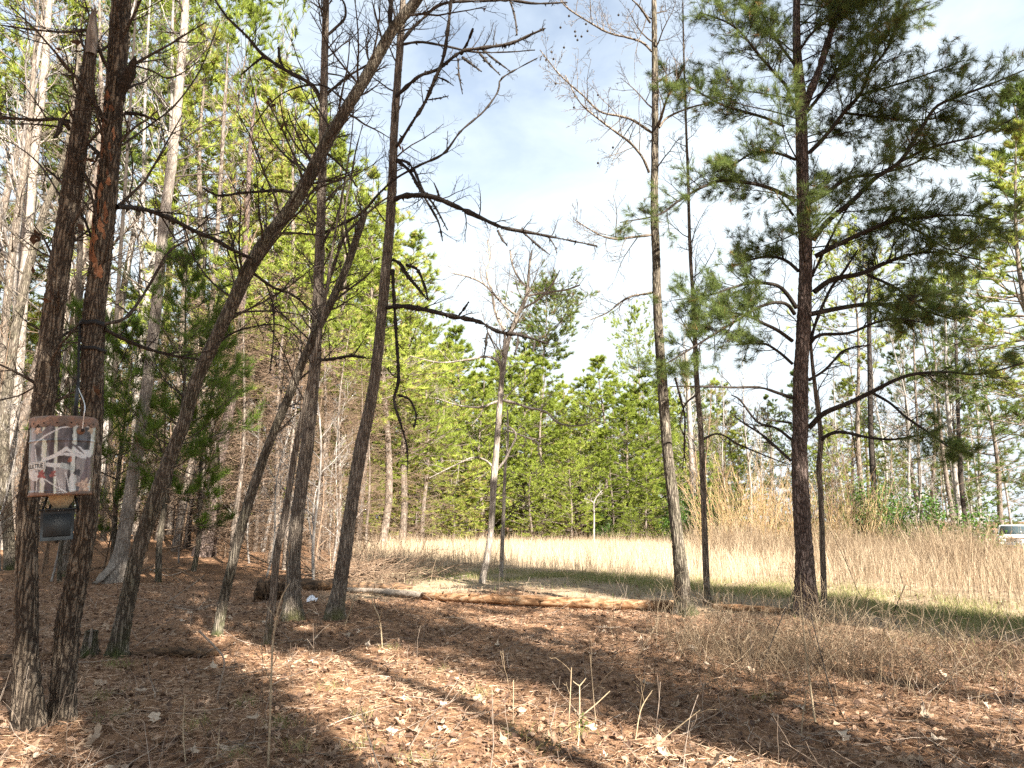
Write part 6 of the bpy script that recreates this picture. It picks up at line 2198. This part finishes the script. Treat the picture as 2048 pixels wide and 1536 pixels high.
a.box((0, -2.76, 0.97), 1.12, 0.03, 0.045)
a.box((0, -2.76, 1.085), 1.14, 0.03, 0.03)
a.box((0, -2.76, 0.86), 1.14, 0.03, 0.03)
a.build('grille_bar', CHROME, gr, smooth=False)
a = Acc()
a.box((0, -2.80, 0.66), 1.94, 0.18, 0.20)
a.box((0, -2.78, 0.50), 1.5, 0.12, 0.10)
a.build('bumper', CHROME, trk_, smooth=False)

# ------------------------------------------------------------------ standing weeds, shoots and grass
SHOOTS = [
    ('tall straight yellowish shoot rising from the bottom edge in front of the leaning trunks', [(536, 1536, 8), (540, 1442, 7), (543, 1339, 7), (547, 1271, 6), (560, 1203, 5), (578, 1168, 3)], STEMY, 5),
    ('pale stem with a torn orange strip, right of the foot of the tall grey trunk', [(765, 1300, 4), (760, 1242, 5), (749, 1214, 5), (742, 1195, 3)], STEMY, 7),
    ('small white forked twig standing beside the foot of the tall grey trunk', [(690, 1250, 4), (698, 1228, 4), (706, 1205, 3), (710, 1188, 2)], STEMY, 6),
    ('forked yellow seedling stem in the middle of the foreground', [(1153, 1560, 5), (1159, 1434, 5), (1159, 1372, 4)], STEMY, 0),
    ('straight bare stem left of the forked seedling', [(1137, 1458, 4), (1140, 1400, 4), (1143, 1335, 3)], STEMY, 2),
    ('thin dark stem right of the forked seedling', [(1192, 1450, 3), (1186, 1380, 3), (1180, 1309, 2)], WEED, 2),
    ('bent pale stem standing in the dark shade strip', [(1270, 1485, 4), (1282, 1419, 4), (1305, 1380, 3)], STEMY, 2),
    ('thin stem standing in the sunny straw left of the forked seedling', [(1026, 1450, 3), (1027, 1400, 3), (1027, 1360, 2)], STEMY, 1),
    ('dark oblique stem left of the big near pine', [(1517, 1345, 5), (1536, 1302, 5), (1565, 1232, 4), (1593, 1169, 3), (1610, 1120, 2)], B_TWIG, 3),
    ('tall yellowish stem in front of the foot of the big near pine', [(1632, 1450, 9), (1628, 1428, 8), (1618, 1352, 7), (1609, 1277, 6), (1604, 1213, 4), (1600, 1150, 3)], STEMY, 4),
    ('grey stem leaning left in front of the big near pine', [(1672, 1420, 6), (1669, 1410, 5), (1650, 1340, 5), (1634, 1277, 4), (1621, 1229, 3)], B_LIMB, 5),
    ('reddish stem standing on the grass track right of the big near pine', [(1778, 1262, 4), (1780, 1254, 4), (1792, 1213, 4), (1811, 1169, 3)], B_TWIG, 3),
    ('thin stem crossing in front of the thin pale trunk', [(1735, 1210, 3), (1715, 1180, 3), (1690, 1120, 3), (1660, 1060, 2)], WEED, 3),
    ('pale stem with a split tip at the bottom right', [(1602, 1480, 4), (1605, 1440, 4), (1613, 1380, 3)], STEMY, 1),
    ('long arching pale stem at the bottom right of centre', [(1240, 1500, 4), (1290, 1505, 4), (1330, 1475, 4), (1400, 1420, 3)], STEMY, 2),
    ('thin upright stem at the bottom left of centre', [(372, 1536, 4), (366, 1460, 4), (370, 1390, 3)], STEMY, 1),
    ('orange thin stem at the bottom below the leaning trunks', [(432, 1536, 4), (438, 1475, 3), (440, 1452, 2)], STEMY, 0),
    ('dark broken stem with clinging dead leaves in the brown weeds on the right', [(1868, 1150, 4), (1880, 1120, 4), (1896, 1100, 2)], B_TWIG, 2),
]
for lab, ln, mt, tw in SHOOTS:
    b = gp(*ln[0][:2])
    if ln[0][1] > 1536:
        b = gp(ln[0][0], 1500)
    pts, rad = trace(ln, b.y, 0.1)
    rad = [max(0.0011, r * 0.62) for r in rad]
    pts[0].z = min(pts[0].z, gz(pts[0].x, pts[0].y))
    P, R = smooth_path(pts, rad, 14)
    a = Acc()
    a.tube(P, R, 6, RND.uniform(0.4, 0.9))
    dress(a, P, R, tw, dict(FINE, nch=[2, 1]), (0.1, 0.35), t0=0.3, rf=0.5, rmax=0.004, up=0.3)
    root_p = Vector((b.x, b.y, gz(b.x, b.y)))
    o = a.build('bare_shoot', mt, None, root_p)
    o.location = root_p
    tag(o, lab, 'shoot')
    if 'forked yellow' in lab:
        a = Acc()
        for fk in ([(1159, 1372), (1150, 1366), (1146, 1362)], [(1159, 1372), (1166, 1364), (1172, 1356)], [(1160, 1434), (1190, 1410), (1220, 1382)], [(1160, 1434), (1152, 1424), (1148, 1418)]):
            fp = [at(px, py, b.y + 0.08)[0] for px, py in fk]
            P2, R2 = smooth_path(fp, [0.0035, 0.003, 0.0022], 6)
            a.tube(P2, R2, 5, 0.7)
        a.build('side_stem', mt, o, root_p)
        a = Acc()
        leaf_cards(a, [tuple(at(1164 + RND.gauss(0, 4), 1440 + RND.gauss(0, 8), b.y)[0]) for _ in range(12)], 0.03)
        a.build('leaves', GREENGRASS, o, root_p, smooth=False, stuff=True)


def blades(acc, X_, Y_, h, w, bend, np_r, z=None, tint=None, segs=3):
    """Curved grass blades as tapering ribbons."""
    M = len(X_)
    base = np.stack([X_, Y_, g(X_, Y_) - 0.01 if z is None else z], -1)
    az = np_r.uniform(0, 6.28, M)
    dirh = np.stack([np.cos(az), np.sin(az), np.zeros(M)], -1)
    sd = np.stack([-np.sin(az), np.cos(az), np.zeros(M)], -1)
    yaw = np_r.uniform(0, 6.28, M)
    sd = sd * np.cos(yaw)[:, None] + dirh * np.sin(yaw)[:, None]
    h = np.broadcast_to(np.asarray(h, float), (M,))
    w = np.broadcast_to(np.asarray(w, float), (M,))
    bend = np.broadcast_to(np.asarray(bend, float), (M,))
    V_ = []
    for i in range(segs):
        t = i / segs
        c = base + np.stack([np.zeros(M), np.zeros(M), h * t * (1 - 0.25 * bend * t)], -1) + dirh * (h * bend * t * t)[:, None]
        ww = (w * (1 - 0.7 * t) * 0.5)[:, None]
        V_ += [c - sd * ww, c + sd * ww]
    V_.append(base + np.stack([np.zeros(M), np.zeros(M), h * (1 - 0.25 * bend)], -1) + dirh * (h * bend)[:, None])
    nv = 2 * segs + 1
    V_ = np.stack(V_, 1).reshape(-1, 3)
    b_ = (np.arange(M) * nv)[:, None]
    q_ = np.concatenate([b_ + np.array([[2 * i, 2 * i + 1, 2 * i + 3, 2 * i + 2]]) for i in range(segs - 1)])
    t_ = b_ + np.array([[2 * segs - 2, 2 * segs - 1, 2 * segs]])
    if tint is None:
        tint = np_r.uniform(0.1, 1, M)
    acc.raw(V_, quads=q_, tris=t_, tint=np.repeat(tint, nv))


r_ = np.random.RandomState(51)


def scatter(n_, y0, y1, half, pw=1.0):
    Y_ = y0 + (y1 - y0) * r_.rand(n_) ** pw
    X_ = (r_.rand(n_) * 2 - 1) * (half * Y_ + 0.6)
    return X_, Y_


# tall dry grass of the clearing
ga_ = Acc()
X_, Y_ = scatter(150000, 9, 38, 0.85, 0.9)
f_ = is_field(X_, Y_)
tallz = sst(12.6, 15.5, Y_ + 0.9 * np.sin(X_ * 0.8) + 0.35 * np.clip(X_, -3, 9) * (Y_ < 60)) * np.clip(track_d(X_, Y_) / 1.6, 0.12, 1)
patchy = 0.72 + 0.22 * np.sin(0.9 * X_ + 1.3 * Y_) * np.sin(1.7 * X_ - 0.6 * Y_) + 0.22 * np.sin(4.3 * X_ + 2 * np.sin(Y_)) * np.sin(3.1 * Y_ + 1.5 * np.sin(2 * X_))
keep = (r_.rand(len(X_)) < f_ * (0.25 + 0.75 * tallz)) & (np.abs(X_) < 40)
X_, Y_, tz_, pt = X_[keep], Y_[keep], tallz[keep], patchy[keep]
hh = (0.07 + 0.42 * tz_ * pt) * r_.uniform(0.55, 1.35, len(X_))
blades(ga_, X_, Y_, hh, 0.0045 + 0.0004 * Y_ * 0.35, r_.uniform(0.05, 0.6, len(X_)), r_, tint=np.clip(r_.normal(0.55, 0.2, len(X_)), 0, 1))
X_, Y_ = scatter(9000, 12, 37, 0.85, 0.9)
k_ = (r_.rand(len(X_)) < is_field(X_, Y_)) & (track_d(X_, Y_) > 1.2)
X_, Y_ = X_[k_], Y_[k_]
wisp = 0.5 + 0.5 * np.sin(1.1 * X_ + 0.5 * Y_) * np.sin(0.7 * X_ - 0.9 * Y_)
blades(ga_, X_, Y_, r_.uniform(0.45, 0.75, len(X_)) + 0.45 * wisp * r_.rand(len(X_)) * (1 + sst(3, 9, X_)), 0.006 + 0.0004 * Y_ * 0.35, r_.uniform(0.05, 0.45, len(X_)), r_, tint=np.clip(r_.normal(0.25, 0.25, len(X_)), 0, 1))
tag(ga_.build('dry_grass', DRYGRASS, smooth=False), 'tall pale dry grass filling the clearing', 'grass', kind='stuff')
# short green grass along the track
gg = Acc()
tt_ = r_.randint(0, len(TRACK) - 1, 60000)
uu_ = r_.rand(60000)
TR = np.array(TRACK)
X_ = TR[tt_, 0] * (1 - uu_) + TR[tt_ + 1, 0] * uu_ + r_.normal(0.35, 0.75, 60000)
Y_ = TR[tt_, 1] * (1 - uu_) + TR[tt_ + 1, 1] * uu_ + r_.normal(0.35, 0.75, 60000)
td = track_d(X_, Y_)
keep = (X_ > -2) & (Y_ > 3) & (np.sin(2.1 * X_ + 1.3 * Y_) + np.sin(3.7 * X_ - 2.9 * Y_) + r_.normal(0, .7, len(X_)) > -0.9)
X_, Y_ = X_[keep], Y_[keep]
blades(gg, X_, Y_, r_.uniform(0.04, 0.15, len(X_)), 0.0055, r_.uniform(0.2, 0.9, len(X_)), r_)
# small green tufts in the straw
for px, py in [(220, 1440), (395, 1455), (565, 1450), (725, 1437), (1035, 1470), (1090, 1500), (490, 1410), (840, 1530), (590, 1500), (960, 1390), (660, 1380), (880, 1345), (200, 1400), (775, 1300), (250, 1335), (225, 1330), (1160, 1470), (1530, 1400), (470, 1520), (720, 1500)]:
    p = gp(px, py)
    k = 60
    blades(gg, p.x + r_.normal(0, 0.05, k), p.y + r_.normal(0, 0.05, k), r_.uniform(0.03, 0.10, k), 0.0035, r_.uniform(0.3, 1.1, k), r_)
tag(gg.build('green_grass', GREENGRASS, smooth=False), 'short green grass on the wheel track and in small tufts', 'grass', kind='stuff')
# brown weed tangle on the right and in front of the pine
wd = Acc()
n_ = 4600
cx_ = np.concatenate([r_.normal(2.2, 0.6, n_ // 2), r_.uniform(1.3, 4.6, n_ // 2)])
cy_ = np.concatenate([r_.normal(5.6, 0.6, n_ // 2), r_.uniform(4.8, 6.8, n_ // 2)])
k_ = (r_.rand(n_) < np.clip((track_d(cx_, cy_) - 0.35) / 0.6, 0.05, 1)) & (cx_ > 0.21 * cy_) & (cy_ < 7.1) & (np.hypot(cx_ - 1.2, (cy_ - 7.6)) > 0.5)
cx_, cy_ = cx_[k_], cy_[k_]
blades(wd, cx_, cy_, r_.uniform(0.06, 0.30, len(cx_)), 0.0035, r_.uniform(0.3, 1.7, len(cx_)), r_, segs=5, tint=np.clip(r_.normal(0.3, 0.22, len(cx_)), 0, 1))
wcfg = dict(n=[6, 4], sides=[3, 3], nch=[6], ratio=0.4, spread=(25, 70), wob=0.25, trop=0.0, minr=0.0011, max=1)
wr = random.Random(61)
for k in range(420):
    x, y = wr.gauss(2.3, 0.75), wr.gauss(5.7, 0.7)
    if x < 0.13 * y or float(track_d(np.array([x]), np.array([y]))[0]) < 0.5:
        continue
    grow(wd, Vector((x, y, gz(x, y))), Vector((wr.gauss(0, .6), wr.gauss(0, .6), 1)).normalized(), wr.uniform(0.2, 0.65), 0.0022, 0, wcfg, None, wr)
tag(wd.build('brown_brush', WEED, smooth=False), 'low tangle of brown brush in front of the big near pine', 'brush', kind='stuff')
# tall brown weeds beyond the track on the right
w2 = Acc()
X_, Y_ = scatter(90000, 8.5, 36, 0.9, 0.8)
k_ = (X_ > 0.27 * Y_ + 0.6 + 0.5 * np.sin(Y_)) & (track_d(X_, Y_) > 0.9)
X_, Y_ = X_[k_], Y_[k_]
hz_ = (1 - 0.5 * sst(0.60, 0.68, X_ / Y_) * sst(14, 22, Y_)) * (0.12 + 0.5 * sst(0.3, 5, X_ - 0.27 * Y_) + 0.1 * np.sin(X_ * 1.3 + Y_ * 0.7)) * sst(0.4, 1.9, track_d(X_, Y_))
blades(w2, X_, Y_, np.clip(hz_, 0.06, 2) * r_.uniform(0.5, 1.5, len(X_)), 0.003 + 0.00018 * Y_, r_.uniform(0.05, 0.5, len(X_)), r_, segs=3, tint=np.clip(r_.normal(0.5, 0.25, len(X_)), 0, 1))
tag(w2.build('brown_weeds', WEED, smooth=False), 'thick brown weeds on the right side of the clearing', 'weeds', kind='stuff')

# ------------------------------------------------------------------ forest floor litter
def density(X_, Y_):
    return 1 - is_field(X_, Y_) * 0.8


st_ = Acc()                       # pine straw
X_, Y_ = scatter(175000, 1.2, 12, 1.0, 1.5)
k_ = r_.rand(len(X_)) < density(X_, Y_)
X_, Y_ = X_[k_], Y_[k_]
M = len(X_)
az = r_.uniform(0, 6.28, M)
d_ = np.stack([np.cos(az), np.sin(az), r_.normal(0.05, 0.16, M)], -1)
L_ = r_.uniform(0.04, 0.10, M)[:, None]
c_ = np.stack([X_, Y_, g(X_, Y_) + r_.uniform(0.002, 0.03, M)], -1)
sd = np.stack([-np.sin(az), np.cos(az), r_.normal(0, .5, M)], -1) * (0.0011 + 0.00018 * Y_)[:, None]
V = np.stack([c_ - d_ * L_ * 0.5 - sd, c_ - d_ * L_ * 0.5 + sd, c_ + d_ * L_ * 0.5 + np.array([0, 0, 0.004])], 1)
st_.raw(V.reshape(-1, 3), tris=np.arange(3 * M).reshape(-1, 3), tint=np.repeat(np.clip(r_.normal(0.5, 0.22, M) + 0.22 * np.sin(1.9 * X_ + 1.1 * np.sin(1.3 * Y_)) * np.sin(2.3 * Y_ + X_), 0, 1), 3))
tag(st_.build('pine_straw', STRAW, smooth=False), 'orange-brown pine straw strewn over the forest floor', 'straw', kind='stuff')
lf = Acc()                        # small dead leaves
X_, Y_ = scatter(30000, 1.2, 13, 1.0, 1.5)
k_ = r_.rand(len(X_)) < density(X_, Y_)
X_, Y_ = X_[k_], Y_[k_]
leaf_cards(lf, np.stack([X_, Y_, g(X_, Y_) + 0.012], -1), 0.05, r_, flat=0.55, lo=0.0, hi=0.8)
tag(lf.build('leaf_litter', LITTER, smooth=False), 'small curled brown leaves covering the forest floor', 'leaves', kind='stuff')
tg = Acc()                        # fine twigs
for k in range(900):
    y = 2.6 + 9 * wr.random() ** 1.5
    x = wr.uniform(-0.85, 0.85) * y
    if float(is_field(np.array([x]), np.array([y]))[0]) > 0.5 and wr.random() < 0.7:
        continue
    p = Vector((x, y, gz(x, y) + 0.015))
    d = Vector((wr.gauss(0, 1), wr.gauss(0, 1), wr.gauss(0.08, 0.15))).normalized()
    grow(tg, p, d, wr.uniform(0.1, 0.5), wr.uniform(0.0015, 0.004), 0, dict(FINE, nch=[1.5, 0], max=1, trop=0), None, wr)
# thin upright dead stems all over the floor
for k in range(260):
    y = 3.0 + 10 * wr.random() ** 1.3
    x = wr.uniform(-0.85, 0.85) * y
    grow(tg, Vector((x, y, gz(x, y))), Vector((wr.gauss(0, .3), wr.gauss(0, .3), 1)).normalized(), wr.uniform(0.1, 0.40), 0.0013, 0, dict(FINE, nch=[1.2, 0], max=1), None, wr)
tag(tg.build('twig_litter', STICK, smooth=False), 'fine dead twigs and thin stems on the forest floor', 'twigs', kind='stuff')

# the larger oak leaves, each a piece of the floor
def oak_leaf_mesh(seed):
    q = np.random.RandomState(seed)
    n_ = 14
    mid, lft, rgt = [], [], []
    curl, cup, tw = q.uniform(-0.8, 1.3), q.uniform(0.1, 1.3), q.uniform(-0.9, 0.9)
    asp, lobe, bend = q.uniform(0.24, 0.36), q.uniform(0.18, 0.42), q.uniform(-0.5, 0.5)
    phs = q.uniform(0, 6.28, 2)
    for i in range(n_):
        t = i / (n_ - 1) - 0.5
        z = curl * t * t * 0.9
        yb = bend * t * t
        mid.append((t, yb, z))
        for k_, (s_, lst) in enumerate(((1, lft), (-1, rgt))):
            w = asp * max(0.03, math.cos(math.pi * (t - 0.06))) ** 0.7 * (1 - lobe + lobe * math.cos(2 * math.pi * 2.6 * t + phs[k_])) * q.uniform(0.85, 1.15)
            lst.append((t + 0.25 * w + q.normal(0, 0.012), yb + s_ * w, z + cup * w * w * 2.2 + tw * t * s_ * w * 1.5 + q.normal(0, 0.02)))
    V_ = mid + lft + rgt
    Q_ = []
    for i in range(n_ - 1):
        Q_.append((i, i + 1, n_ + i + 1, n_ + i))
        Q_.append((i + 1, i, 2 * n_ + i, 2 * n_ + i + 1))
    a = Acc()
    a.raw(V_, quads=Q_, tint=q.uniform(0.2, 0.8))
    # stalk
    a.tube([Vector((-0.5, bend * 0.25, curl * 0.22)), Vector((-0.62, bend * 0.3, curl * 0.3)), Vector((-0.72, bend * 0.3 + 0.03, curl * 0.3))], [0.012, 0.01, 0.008], 3, 0.2)
    me = a.mesh('oak_leaf')
    me.materials.append(BIGLEAF)
    return me


LEAVES = [oak_leaf_mesh(40 + i) for i in range(14)]
lr = random.Random(88)
SPOTS = [(505, 1445), (800, 1450), (880, 1452), (935, 1440), (1050, 1487), (1100, 1478), (660, 1515), (450, 1505), (390, 1512), (310, 1445), (75, 1520), (165, 1500), (190, 1482), (265, 1455), (1240, 1450), (520, 1360), (430, 1355), (405, 1345), (1940, 1490), (1690, 1480), (1820, 1530), (1560, 1405), (1850, 1435), (1280, 1375)]
cnt = 0
while cnt < 290:
    if cnt < len(SPOTS):
        p = gp(*SPOTS[cnt])
    else:
        y = 2.5 + 6.0 * lr.random() ** 1.4
        x = lr.uniform(-0.8, 0.8) * y
        if float(is_field(np.array([x]), np.array([y]))[0]) > 0.5:
            continue
        if x > 0.3 * y and lr.random() < 0.45:
            continue
        p = Vector((x, y, gz(x, y)))
    o = bpy.data.objects.new('oak_leaf', lr.choice(LEAVES))
    COL.objects.link(o)
    o.parent = ground
    s = lr.uniform(0.06, 0.125)
    if cnt < len(SPOTS):
        s = lr.uniform(0.10, 0.135)
    o.scale = (s, s, s)
    o.location = p + Vector((0, 0, 0.016))
    o.rotation_euler = (lr.gauss(0, 0.3), lr.gauss(0, 0.3), lr.uniform(0, 6.28))
    cnt += 1
